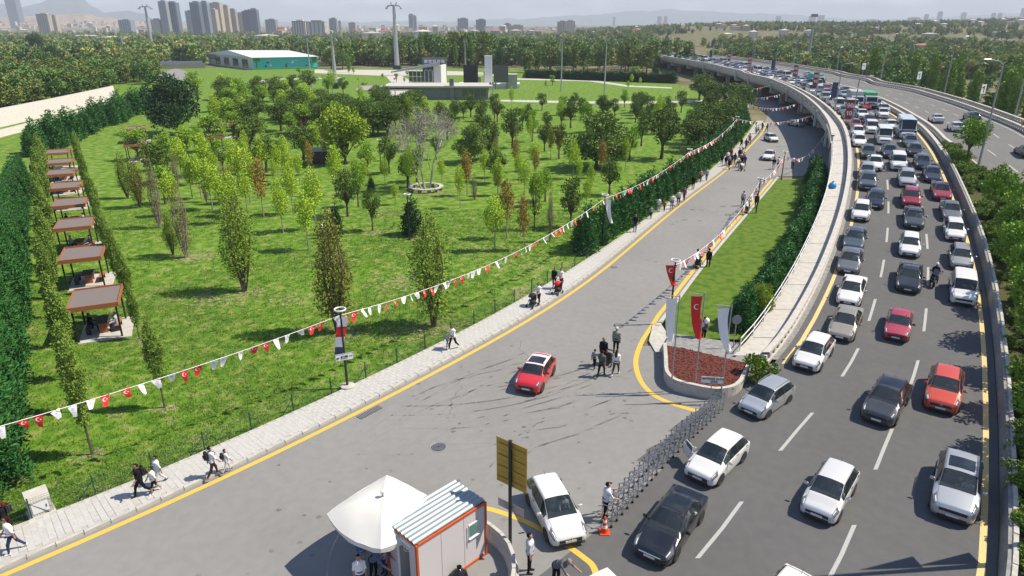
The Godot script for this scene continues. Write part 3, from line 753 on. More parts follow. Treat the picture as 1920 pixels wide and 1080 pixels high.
# ---------------------------------------------------------------- far town
func block(o, name_, x, z, w, dp, h, m, y = 0.0):
	var s = Shape.new(); s.box(Vector3(x, y + h * .5, z), Vector3(w, h, dp)); return obj(name_, s, m, o)
func far_town():
	var gm = {}
	for q in [["glass_blue", .13, .18, .24], ["glass_dark", .085, .115, .15], ["tower_beige", .38, .33, .275], ["tower_grey", .26, .27, .28], ["tower_white", .52, .50, .48], ["tower_cream", .42, .36, .28], ["glass_pale", .24, .30, .35], ["tower_concrete", .24, .235, .225]]:
		gm[q[0]] = mat(q[0], lin(q[1], q[2], q[3]), .5 if q[0].begins_with("glass") else .85)
	# pixel x from, x to, y of the top, distance, wall, strips, label
	var list = [[28, 47, -8, 3600, "glass_dark", "glass_blue", "slim dark glass tower before the blue mountain"], [80, 101, 27, 1500, "tower_grey", "tower_cream", "grey office slab with a cream side among white halls"], [101, 113, 30, 1510, "tower_cream", "tower_beige", "cream ribbed stair side of the grey office slab"],
		[230, 252, 38, 1700, "glass_blue", "glass_pale", "short blue glass tower beside a hillside of houses"], [289, 305, 37, 1400, "tower_white", "tower_grey", "white portal-shaped building beside the tallest dark tower"], [308, 322, 3, 1400, "glass_pale", "tower_grey", "grey-blue half of the tall leaning pair of towers"], [322, 341, 5, 1420, "glass_dark", "glass_blue", "darker half of the tall leaning pair of towers"],
		[355, 368, 21, 1600, "tower_grey", "glass_pale", "low grey tower tucked behind the blue glass tower"], [366, 383, 5, 1350, "glass_blue", "glass_dark", "blue glass tower with a dark crown"], [383, 398, 4, 1365, "glass_pale", "glass_blue", "pale glass tower joined to the dark crowned one"], [394, 412, 18, 1500, "tower_beige", "tower_cream", "lowest beige apartment tower next to the glass tower"],
		[402, 422, 6, 1560, "tower_beige", "tower_cream", "tallest beige apartment tower of the stepped row"], [422, 435, 11, 1575, "tower_beige", "tower_cream", "second tallest beige apartment tower of the stepped row"], [435, 448, 18, 1590, "tower_beige", "tower_grey", "third beige apartment tower of the stepped row"], [448, 461, 25, 1605, "tower_beige", "tower_cream", "last beige apartment tower beside the faceted blue one"],
		[460, 474, 21, 1500, "glass_dark", "glass_blue", "faceted dark blue glass tower, left block"], [472, 488, 18, 1490, "glass_blue", "glass_dark", "faceted blue glass tower, right block with a raised crown"], [502, 521, 37, 1800, "glass_blue", "tower_grey", "low blue office tower behind a white hall"], [552, 576, 40, 1150, "tower_grey", "tower_white", "grey end of the long white ribbed apartment slab"],
		[576, 614, 41, 1160, "tower_white", "tower_grey", "long white ribbed apartment slab"], [620, 633, 35, 1900, "tower_grey", "glass_dark", "dark grey slab tower behind the white slab"], [636, 641, 40, 2000, "tower_white", "tower_grey", "very thin white tower"], [656, 668, 43, 1800, "tower_grey", "tower_cream", "small grey tower with a pointed roof house"], [768, 776, 27, 2300, "glass_dark", "glass_pale", "slim tower with a stepped top behind the lift pylon"],
		[775, 782, 30, 2320, "tower_grey", "glass_pale", "lower twin of the slim stepped tower"], [859, 878, 35, 1900, "tower_grey", "tower_concrete", "broad grey office tower"], [893, 911, 37, 1900, "glass_blue", "glass_dark", "broad blue office tower"], [944, 958, 45, 1700, "tower_cream", "tower_grey", "cream block at the end of a long low building"], [956, 981, 48, 1710, "tower_cream", "tower_beige", "long low cream building"],
		[1045, 1060, 41, 1500, "tower_white", "tower_grey", "white apartment block on the edge of the wood"], [1058, 1077, 40, 1480, "tower_white", "tower_beige", "taller white apartment block on the edge of the wood"], [1148, 1152, 32, 5200, "tower_concrete", "tower_white", "needle tower in the haze"], [1231, 1238, 31, 5200, "tower_concrete", "tower_grey", "hazy tower on the ridge left of its pair"], [1243, 1249, 31, 5300, "tower_concrete", "tower_grey", "hazy tower on the ridge right of its pair"],
		[1452, 1460, 31, 5000, "tower_concrete", "tower_grey", "small hazy tower below the long hill"], [1514, 1524, 30, 4800, "tower_concrete", "tower_grey", "broad hazy tower beside a spired one"], [1530, 1540, 29, 4800, "tower_concrete", "tower_white", "hazy tower with a spire"], [1624, 1640, 37, 4300, "tower_concrete", "tower_grey", "wide grey hazy block above the wood"], [1700, 1716, 33, 4200, "tower_concrete", "tower_cream", "pale hazy block above the wood"],
		[1728, 1734, 27, 5000, "tower_concrete", "tower_grey", "thin hazy tower of the far right skyline"], [1752, 1759, 22, 5000, "tower_concrete", "glass_pale", "tallest thin tower of the far right skyline"], [1796, 1803, 24, 5000, "tower_cream", "tower_concrete", "reddish thin tower of the far right skyline"], [1852, 1858, 25, 4900, "tower_concrete", "tower_grey", "hazy tower near the skyline's end"], [1864, 1870, 25, 4900, "tower_concrete", "glass_pale", "hazy tower beside a domed roof"], [1908, 1922, 15, 4700, "tower_concrete", "tower_grey", "stout hazy tower highest on the far ridge"]]
	for a in list:
		var dr = ray((a[0] + a[1]) * .5, 62.0)
		var p = dr * (a[3] / -dr.z); p.y = 0.0
		var w = (a[1] - a[0]) / FOCAL * (a[3] * tc + EYE * ts)
		var h = tall(p, a[2])
		var o = thing("tower_block" if h > 30 else "office_block", a[6], "building", p, 0.0, "towers of the far town")
		block(o, "walls", 0, 0, w, w * .8, h, gm[a[4]])
		var n = 5 if w > 14 else 3
		for k in n: block(o, "facade_strip", (k - (n - 1) * .5) * w / n, w * .4, w / n * .42, .6, h * .94, gm[a[5]], h * .02)
		for k in 3: block(o, "side_strip", (w * .5) * (1 if a[0] < 960 else -1), (k - 1) * w * .25, .6, w * .12, h * .92, gm[a[5]], h * .02)
		block(o, "roof_house", w * .05, 0, w * .5, w * .4, maxf(2.5, h * .04), gm[a[5]], h)
		block(o, "roof_edge", 0, 0, w * 1.02, w * .82, .9, gm["tower_grey"], h - .4)
	# town houses and blocks
	rng.seed = 12
	var wall = Shape.new(); wall.box(Vector3(0, .5, 0), Vector3(1, 1, 1)); wall = wall.done()
	var hip = Shape.new()
	for q in [[-.53, .53, .53, .53], [.53, .53, .53, -.53], [.53, -.53, -.53, -.53], [-.53, -.53, -.53, .53]]:
		hip.tri(Vector3(q[0], 1, q[1]), Vector3(0, 1.2, 0), Vector3(q[2], 1, q[3]))
	hip = hip.done()
	var kinds = [["tower_white", "terracotta", "small white town house with a tiled roof in the far town"], ["tower_cream", "terracotta", "small cream town house with a tiled roof in the far town"], ["tower_white", "tower_grey", "small white town block with a grey roof in the far town"], ["tower_beige", "tower_white", "small beige town block with a pale roof in the far town"], ["tower_grey", "terracotta", "small grey town block with a tiled roof in the far town"]]
	gm["terracotta"] = M.terracotta
	for k in 290:
		var px = rng.randf_range(-40, 1090)
		var d = rng.randf_range(1250, 3800) if px > 480 else rng.randf_range(1400, 3600)
		if px < 330 and rng.randf() < .55: d = rng.randf_range(2600, 4000)
		if px > 1000: d = rng.randf_range(1900, 3600)
		var dr = ray(px, 60.0)
		var p = dr * (d / -dr.z)
		var q = kinds[rng.randi() % 5]
		var sx = rng.randf_range(8, 19); var sy = rng.randf_range(4, 9) + (rng.randf_range(3, 9) if rng.randf() < .3 else 0.0)
		p.y = 0.0
		if px < 330 and d > 2500: p.y = (d - 2500) * .022
		var o = thing("town_house", q[2], "house", p, rng.randf_range(-.6, .6), "houses of the far town")
		o.scale = Vector3(sx, sy, sx * rng.randf_range(.6, 1.0))
		obj("walls", wall, gm[q[0]], o); obj("roof", hip, gm[q[1]], o)
	# nearer halls and villas seen between trees
	for a in [[160, 66, 30, 6, 900, "tower_white", "white flat hall among the trees before the town"], [215, 72, 34, 6, 800, "tower_white", "long white hall beside the grey slab"], [500, 70, 26, 7, 850, "tower_white", "white office hall with a flat roof"], [1580, 98, 16, 5, 470, "tower_white", "small white block house in the wood"], [1625, 103, 42, 4, 440, "tower_cream", "long low pale building in the wood"], [1730, 92, 15, 5, 520, "terracotta", "red-roofed villa on the wooded slope"], [1658, 106, 12, 4, 400, "terracotta", "little red-roofed house behind the viaduct trees"], [1765, 118, 10, 4, 330, "terracotta", "little red-roofed kiosk behind the poplars"], [1880, 70, 26, 5, 760, "tower_cream", "cream terrace house high on the slope"], [1905, 98, 22, 4, 480, "terracotta", "red-roofed house at the foot of the slope"], [980, 105, 40, 4, 620, "terracotta", "long low red-roofed house behind the meadow hedge"], [1110, 93, 30, 4, 640, "terracotta", "red-roofed houses' row end behind the wood"], [700, 92, 26, 9, 900, "tower_cream", "pinkish apartment house left of the pylon"], [795, 92, 22, 11, 900, "tower_white", "white apartment house with a red roof behind the trees"]]:
		var dr = ray(a[0], a[1]); var d = a[4]
		var p = dr * (d / -dr.z); p.y = hill_y(p.x, d)
		var o = thing("villa", a[6], "house", p, .2)
		o.scale = Vector3(a[2], a[3], 12)
		obj("walls", wall, gm["tower_white"], o); obj("roof", hip, gm[a[5]], o)

	rng.seed = 29
	for k in 46:
		var px = rng.randf_range(1090, 1930); var d = rng.randf_range(620, 1600)
		var dr = ray(px, 80.0); var p = dr * (d / -dr.z); p.y = hill_y(p.x, d)
		if absf(p.x - far_right_x(minf(d, 600.0))) < 40.0: continue
		var red = k % 3 == 0
		var o = thing("villa", ("red-roofed" if red else "pale flat-roofed") + " house half hidden in the hillside wood", "house", p, rng.randf_range(-.5, .5), "houses in the hillside wood")
		o.scale = Vector3(rng.randf_range(6, 14), rng.randf_range(4, 6.5), 8)
		obj("walls", wall, gm["tower_white" if k % 2 else "tower_cream"], o); obj("roof", hip, gm["terracotta" if red else "tower_white"], o)

# ---------------------------------------------------------------- buildings and masts of the park
func park_buildings():
	var p1 = ground(476, 131); var p2 = ground(596, 128); var p3 = ground(392, 120)
	var h = tall(p1, 108)
	var b = thing("mural_hall", "long low hall with a turquoise painted wall and white roof", "building", p1, 0)
	var e = p2 - p1; var g = (p3 - p1) * 1.0
	var sh = Shape.new()
	var up = Vector3(0, h, 0)
	sh.quad(Vector3.ZERO, up, g + up, g); sh.quad(e, e + g, e + g + up, e + up); sh.quad(g, g + up, g + e + up, g + e)
	obj("wall", sh, M.panel_edge, b)
	sh = Shape.new(); sh.quad(Vector3.ZERO, e, e + up, up); var mu = obj("mural_wall", sh, M.turquoise, b)
	var ce = (e + g) * .5 + up * 1.45
	sh = Shape.new()
	var k4 = [-.02 * (e + g) + up, e * 1.02 - g * .02 + up, (e + g) * 1.02 + up, g * 1.02 - e * .02 + up]
	var r1 = g * .5 + up * 1.45; var r2 = e + g * .5 + up * 1.35
	sh.quad(k4[0], r1, r2, k4[1]); sh.quad(k4[2], r2, r1, k4[3]); sh.tri(k4[0], k4[3], r1); sh.tri(k4[1], r2, k4[2])
	obj("roof", sh, M.panel_edge, b)
	var fwd = e.cross(Vector3.UP).normalized()
	if fwd.z < 0: fwd = -fwd
	var green = mat("mural_green", lin(.02, .26, .03), .7)
	var rs = RandomNumberGenerator.new(); rs.seed = 4
	for q in [[.0, 0, 1.0, .1, "painted_grass", green], [.01, .66, .1, .3, "painted_tree", green], [.04, .1, .02, .55, "painted_trunk", green], [.92, .5, .08, .42, "painted_tree", green], [.2, .75, .08, .02, "painted_cloud", M.white_metal], [.62, .7, .07, .03, "painted_cloud", M.white_metal]]:
		var s = Shape.new(); var a0 = e * q[0] + up * q[1] + fwd * .06; var a1 = e * (q[0] + q[2]) + up * q[1] + fwd * .06
		s.quad(a0, a1, a1 + up * q[3], a0 + up * q[3]); obj(q[4], s, q[5], b)
	for k in 9:
		var s = Shape.new(); var a0 = e * rs.randf_range(.12, .88) + up * rs.randf_range(.1, .55) + fwd * .07; var w = e * rs.randf_range(.012, .035)
		var hh = up * rs.randf_range(.06, .22)
		s.quad(a0, a0 + w, a0 + w * .8 + hh, a0 + w * .1 + hh * .7); s.tri(a0 + w, a0 + w * 1.5 + hh * .5, a0 + w * .8 + hh); obj("painted_figure", s, [M.dark_metal, M.dark_red, M.flag_white, M.olive_panel][k % 4], b)
	for k in 4:
		var s = Shape.new(); var a0 = g * (.1 + k * .2); var n = g.cross(Vector3.UP).normalized(); if n.z < 0: n = -n
		s.quad(a0 + up * .12 + n * .05, a0 + g * .12 + up * .12 + n * .05, a0 + g * .12 + up * .8 + n * .05, a0 + up * .8 + n * .05); obj("glass_bay", s, M.glass_wall, b)
	var s0 = Shape.new(); s0.quad(g * .78 + up * .5, g * 1.25 + up * .5, g * 1.25 + up * .9, g * .78 + up * .9); obj("red_canopy", s0, M.dark_red, b)
	# long tunnel roof and its wall beyond the stream
	var tn = thing("covered_walk", "long dark curved canopy behind a grey wall by the stream road", "canopy", ground(330, 128), .35)
	var s1 = Shape.new()
	for i in 6:
		var a = PI * i / 6.0; var c = PI * (i + 1) / 6.0
		s1.quad(Vector3(-14, sin(a) * 2.2 + 1.0, cos(a) * 3), Vector3(-14, sin(c) * 2.2 + 1.0, cos(c) * 3), Vector3(12, sin(c) * 2.2 + 1.0, cos(c) * 3), Vector3(12, sin(a) * 2.2 + 1.0, cos(a) * 3))
	obj("canopy_roof", s1.done(50), M.glass_wall, tn); block(tn, "wall", -1, 3.4, 28, .5, 2.4, M.grey_concrete)
	# pavilion, flat-roofed building, stage with screens
	var pv = thing("glass_pavilion", "pale pavilion with a slanting roof and gridded glass front", "building", ground(797, 166), -.12)
	block(pv, "back_wall", 4.6, -2.5, 2.4, 8, 7.2, M.panel_edge); block(pv, "floor", 0, -2, 13, 10, .4, M.pale_concrete)
	s1 = Shape.new(); s1.quad(Vector3(-10, 5.4, 3.5), Vector3(6, 8.4, 3.5), Vector3(6, 8.4, -7), Vector3(-10, 5.4, -7)); s1.quad(Vector3(-10, 5.0, 3.5), Vector3(6, 7.4, 3.5), Vector3(6, 8.4, 3.5), Vector3(-10, 5.4, 3.5)); obj("slanting_roof", s1, M.galvanised, pv)
	for i in 6:
		for j in 3: block(pv, "pane", -4.1 + i * 1.3, 1.5, 1.15, .1, 1.55, M.glass_wall, .5 + j * 1.7)
	for i in 7: block(pv, "mullion", -4.75 + i * 1.3, 1.58, .12, .14, 5.4, M.white_metal, .4)
	var fl = thing("flat_roofed_cafe", "flat-roofed grey building with wide pale roof and tiled lean-to", "building", ground(800, 187), 0.0)
	block(fl, "walls", 6, -5, 22, 9, 3.2, M.grey_concrete); block(fl, "roof_slab", 3, -5.5, 30, 12, .45, M.pale_concrete, 3.2); block(fl, "chimney", 7, -.5, 1.2, 1.2, 5.6, M.grey_concrete)
	for i in 4: block(fl, "window", 10.6 + i * 1.7, -.45, 1.4, .1, 1.8, M.glass_wall, .8)
	for i in 11:
		var s = Shape.new(); var x = -18.5 + i * 1.5
		s.box(Vector3(x, 3.0, -1.0), Vector3(1.42, .12, 4.2), Basis(Vector3.RIGHT, .22)); obj("roof_panel", s, M.haze_panel if M.has("haze_panel") else mat("haze_panel", lin(.30, .27, .27), .7), fl)  # lean-to panels in one plain warm grey
	for i in 4: block(fl, "post", -18.5 + i * 5, .6, .2, .2, 2.6, M.dark_metal)
	var st = thing("open_air_stage", "white open-air stage house behind its screens", "stage", ground(905, 166), 0)
	block(st, "stage_floor", 2, -4, 20, 8, 1.4, M.panel_edge); block(st, "white_tower", 1.7, -7, 2.4, 2, 9.8, M.white_metal); block(st, "white_tower", -13.5, -9, 1.4, 1.4, 8, M.white_metal); block(st, "side_wall", 9.6, -2, 3.2, 5, 4.4, M.pale_concrete); block(st, "low_wall", -3, -1, 5, 1, 3.6, M.pale_concrete)
	for i in 5:
		for j in 4: block(st, "lattice_pane", -19.0 + i * 1.4, -8, 1.0, .3, 1.0, M.white_metal, 3.2 + j * 1.4)
	block(st, "lattice_frame", -16.2, -8.3, 8, .3, 6.4, M.grey_concrete, 2.8)
	for a in [[-3.6, 0.0, 4.6, 5.6, 1.6, "navy_screen", "black stage screen on a dark frame before the white tower"], [6.0, -.6, 4.6, 5.2, 2.0, "olive_panel", "olive backed stage screen beside the black one"]]:
		var sc = thing("stage_screen", a[6], "screen", st.position + Vector3(a[0], 0, a[1] + 3.0), 0)
		block(sc, "panel", 0, 0, a[2], .5, a[3], M[a[5]], a[4]); block(sc, "leg", -a[2] * .4, -.1, .2, .2, a[4], M.dark_metal); block(sc, "leg", a[2] * .4, -.1, .2, .2, a[4], M.dark_metal)
		block(sc, "frame", 0, -.3, a[2] * 1.04, .3, .25, M.dark_metal, a[4] + a[3])
	# lift pylons and floodlight masts
	for a in [[745, 130, 4, "tallest cable lift pylon, slender and blue-grey, behind the square", 7.2], [287, 98, 8, "far cable lift pylon standing in the wood beside the stream", 10.0], [630, 166, 66, "cable lift pylon with a crooked head on the meadow", 3.4], [234, 105, 62, "thin headless grey lift pylon in the wood", 1.5]]:
		var p = ground(a[0], a[1]); var hh = tall(p, a[2])
		var o = thing("lift_pylon", a[3], "pylon", p, 0.0, "")
		var s = Shape.new(); s.tube([Vector3.ZERO, Vector3(0, hh * .96, 0)], [hh * .045, hh * .02], 10); obj("mast", s.done(50), M.galvanised, o)
		if a[4] > 2:
			s = Shape.new(); s.tube([Vector3(-a[4] * .5, hh * .9, 0), Vector3(-a[4] * .35, hh * .945, 0), Vector3(0, hh * .955, 0), Vector3(a[4] * .35, hh * .945, 0), Vector3(a[4] * .5, hh * .9, 0)], hh * .011, 6); obj("crossarm", s, M.lamp_grey, o)
			for k in [-1, 1]:
				s = Shape.new(); s.box(Vector3(k * a[4] * .44, hh * .91, 0), Vector3(a[4] * .06, hh * .018, hh * .1)); obj("pulley_bar", s, M.lamp_grey, o)
				s = Shape.new(); s.tube([Vector3(k * a[4] * .12, hh * .95, 0), Vector3(k * a[4] * .18, hh * 1.0, 0)], hh * .008, 5); obj("strut", s, M.lamp_grey, o)
		s = Shape.new(); s.cbox(Vector3(0, .9, 0), Vector3(hh * .12, 1.8, hh * .12), .1); obj("footing", s, M.green_metal, o)
	for a in [[585, 170, 70, "floodlight mast left of the crooked lift pylon"], [1052, 172, 78, "floodlight mast on the bright meadow"], [1133, 175, 78, "floodlight mast on the meadow before the dark hedge"], [873, 140, 78, "floodlight mast behind the stage screens"], [925, 216, 158, "thin lamp post with a small head among the park trees"]]:
		var p = ground(a[0], a[1]); var hh = tall(p, a[2])
		var o = thing("floodlight_mast", a[3], "floodlight", p)
		var s = Shape.new(); s.tube([Vector3.ZERO, Vector3(0, hh, 0)], [.24, .12], 8); obj("mast", s, M.galvanised, o)
		s = Shape.new(); s.box(Vector3(0, hh, 0), Vector3(1.7, .16, .2)); obj("crossbar", s, M.lamp_grey, o)
		for k in [-1, 0, 1]:
			s = Shape.new(); s.cbox(Vector3(k * .6, hh + .3, .1), Vector3(.45, .4, .25), .04); obj("floodlight", s, M.lamp_grey, o)
	# stream walls on the left
	for a in [[[[-60, 253], [0, 239], [110, 213], [220, 185]], 3.2, "tall pale concrete wall lining the stream below the wood", 3.4], [[[-60, 273], [0, 258], [110, 229], [204, 203]], 1.2, "lower pale concrete wall on the park side of the stream", 1.2]]:
		var pts = []
		for q in smooth_line(px_line(a[0]), 4): pts.append(q)
		var o = thing("stream_wall", a[2], "wall")
		for i in pts.size() - 1:
			var A = Vector3(pts[i].x, 0, -pts[i].y); var B = Vector3(pts[i + 1].x, 0, -pts[i + 1].y)
			var back = Vector3(-.6, 0, -.8) * a[3]
			var s = Shape.new()
			s.quad(A, B, B + back + Vector3(0, a[1], 0), A + back + Vector3(0, a[1], 0)); s.quad(A + back + Vector3(0, a[1], 0), B + back + Vector3(0, a[1], 0), B + back * 1.4 + Vector3(0, a[1], 0), A + back * 1.4 + Vector3(0, a[1], 0))
			s.quad(A + back * 1.4 + Vector3(0, a[1], 0), B + back * 1.4 + Vector3(0, a[1], 0), B + back * 1.4 - Vector3(0, .2, 0), A + back * 1.4 - Vector3(0, .2, 0))
			obj("wall_panel", s, M.pale_concrete, o)
	var sr = Shape.new(); sr.poly(px_line([[290, 140], [330, 128], [372, 141], [340, 150], [300, 146]]), .05)
	struct("stream_road", sr, M.grey_concrete)

# ---------------------------------------------------------------- trees
var tree_kinds = {}
func leaves(sh, rs, clumps, n, size, slim, lift, ca, cb, envelope = null):
	var total = 0.0
	for c in clumps: total += c[1] * c[1]
	for c in clumps:
		var k = int(ceil(n * c[1] * c[1] / total))
		for i in k:
			var d = Vector3(rs.randfn(0, 1), rs.randfn(0, 1), rs.randfn(0, 1)).normalized() * c[1] * pow(rs.randf(), .4)
			var p = c[0] + d * Vector3(1, c[2], 1)
			if envelope and not envelope.call(p): continue
			var out = (d.normalized() + Vector3(rs.randfn(0, .7), rs.randfn(0, .7) + lift, rs.randfn(0, .7))).normalized()
			var side = out.cross(Vector3(rs.randfn(0, 1), rs.randfn(0, 1), rs.randfn(0, 1))).normalized()
			var s = size * rs.randf_range(.65, 1.35)
			var tint = ca if rs.randf() < .5 else cb
			var even = (ca.get_luminance() + cb.get_luminance()) * .5 / tint.get_luminance()   # two leaf hues of the same lightness
			sh.col = Color(tint.r * even * rs.randf_range(.9, 1.1), tint.g * even * rs.randf_range(.95, 1.05), tint.b * even)
			var nn = out.cross(side) * s * .18
			sh.tri(p, p + out * s * .5 + side * s * slim + nn, p + out * s)
			sh.tri(p, p + out * s, p + out * s * .5 - side * s * slim + nn)
func limb(sh, a, b, r0, r1, bend, sides = 5):
	var m = (a + b) * .5 + bend
	sh.tube([a, a.lerp(m, .6).lerp(m, .3), m, b], [r0, lerpf(r0, r1, .4), lerpf(r0, r1, .6), r1], sides)
func make_kind(name_, sd, ref, fn, leafmat = "leaf", barkmat = "bark", variants = 3):
	var list = []
	for v in variants:
		var rs = RandomNumberGenerator.new(); rs.seed = sd * 100 + v
		var tr = Shape.new(); var cr = Shape.new()
		fn.call(tr, cr, rs, v)
		list.append([tr.done(50), cr.done()])
	tree_kinds[name_] = {"list": list, "ref": ref, "leaf": leafmat, "bark": barkmat}
func plant(called, kind, p, h, label, group = "", wide = 1.0, category = "tree"):
	var k = tree_kinds[kind]
	var v = k.list[rng.randi() % k.list.size()]
	var o = thing(called, label, category, p, rng.randf_range(0, TAU), group)
	var s = h / k.ref
	o.scale = Vector3(s * wide, s, s * wide)
	obj("trunk" if category == "tree" else "stem", v[0], M[k.bark], o); obj("crown" if category == "tree" else "foliage", v[1], M[k.leaf], o)
	return o
func round_tree(trunk, r, top, nclump, n, size, ca, cb, squash = .8):
	return func(tr, cr, rs, v):
		tr.tube([Vector3(0, -.1, 0), Vector3(.03, trunk * .6, .02), Vector3(0, trunk * 1.15, 0)], [.035 * top, .024 * top, .018 * top], 7)
		var cl = []
		for i in nclump:
			var a = TAU * (i + rs.randf() * .8) / nclump * 2.4; var rr = r * sqrt(rs.randf()) * .72
			var y = lerpf(trunk + r * .25, top - r * .3, rs.randf())
			var f = 1.0 - pow(absf((y - trunk) / (top - trunk) - .45) * 1.5, 2.0)
			var c = Vector3(cos(a) * rr * f, y, sin(a) * rr * f)
			cl.append([c, r * rs.randf_range(.2, .46), squash])
			limb(tr, Vector3(0, trunk * rs.randf_range(.75, 1.1), 0), c, .014 * top, .004 * top, Vector3(rs.randfn(0, .08), .12, rs.randfn(0, .08)) * r, 4)
		leaves(cr, rs, cl, n, size, .38, .25, ca, cb)
func column_tree(trunk, r, top, n, size, ca, cb, stems = 1, wid = .4):
	return func(tr, cr, rs, v):
		var cl = []
		for s in stems:
			var a = TAU * (s + rs.randf() * .6) / stems
			var o = Vector3(cos(a), 0, sin(a)) * (r * .75 * rs.randf_range(.4, 1.0) if stems > 1 else 0.0)
			var t = top * (rs.randf_range(.72, 1.0) if stems > 1 else 1.0)
			tr.tube([Vector3(0, -.1, 0) + o * .12, o * .55 + Vector3(0, t * .25, 0), o + Vector3(rs.randfn(0, .06), t * .6, rs.randfn(0, .06)), o * .6 + Vector3(0, t * .95, 0)], [.013 * top if stems == 1 else .008 * top, .009 * top, .006 * top, .002 * top], 5)
		var m = 26
		for i in m:
			var f = (i + .5) / m
			var y = lerpf(trunk, top, f)
			var w = r * pow(sin(PI * pow(lerpf(.10, .97, f), wid * 1.6)), .75)
			var a = rs.randf() * TAU
			for q in 2:
				cl.append([Vector3(cos(a + q * 3) * w * .55, y, sin(a + q * 3) * w * .55), maxf(w * rs.randf_range(.26, .62), .1), 1.3])
		leaves(cr, rs, cl, n, size, .34, .7, ca, cb)
func conifer(r, top, n, size, ca, cb, pw = .8):
	return func(tr, cr, rs, v):
		tr.tube([Vector3(0, -.1, 0), Vector3(0, top * .9, 0)], [.02 * top, .004 * top], 6)
		var cl = []
		var m = 34
		for i in m:
			var f = (i + .5) / m
			var w = r * pow(1.0 - f, pw) + .06
			for q in (3 if f < .7 else 1):
				var a = rs.randf() * TAU
				cl.append([Vector3(cos(a) * w * .62, .12 + f * top * .94, sin(a) * w * .62), w * rs.randf_range(.36, .55) + .05, 1.3])
		leaves(cr, rs, cl, n, size, .2, .9, ca, cb)
func bare_tree(tr, cr, rs, v):
	var ends = []
	for t in 5:
		var a = TAU * t / 5.0
		branch(tr, rs, Vector3(cos(a) * .5, 0, sin(a) * .5), Vector3(cos(a) * .24, 1, sin(a) * .24).normalized(), 3.7, .11, 0, ends)
	var cl = []
	for e in ends: if rs.randf() < .5: cl.append([e, .3, 1.0])
	leaves(cr, rs, cl, 2600, .15, .35, .0, Color(.30, .28, .25), Color(.22, .20, .14))
func branch(tr, rs, p, d, l, r, depth, ends):
	var q = p + d * l
	var m = p + d * l * .5 + Vector3(rs.randfn(0, .06), 0, rs.randfn(0, .06)) * l
	tr.tube([p, m, q], [r, r * .8, r * .6], 5 if depth < 2 else 3, false)
	if depth >= 6: ends.append(q); return
	for k in (3 if depth < 4 else 2):
		var dd = (d * 1.1 + Vector3(rs.randfn(0, .40), rs.randf_range(-.05, .4), rs.randfn(0, .40))).normalized()
		branch(tr, rs, q if k == 0 else p.lerp(q, rs.randf_range(.55, 1.0)), dd, l * rs.randf_range(.56, .74), maxf(r * .58, .009), depth + 1, ends)
func C3(a): return Color(a[0], a[1], a[2])
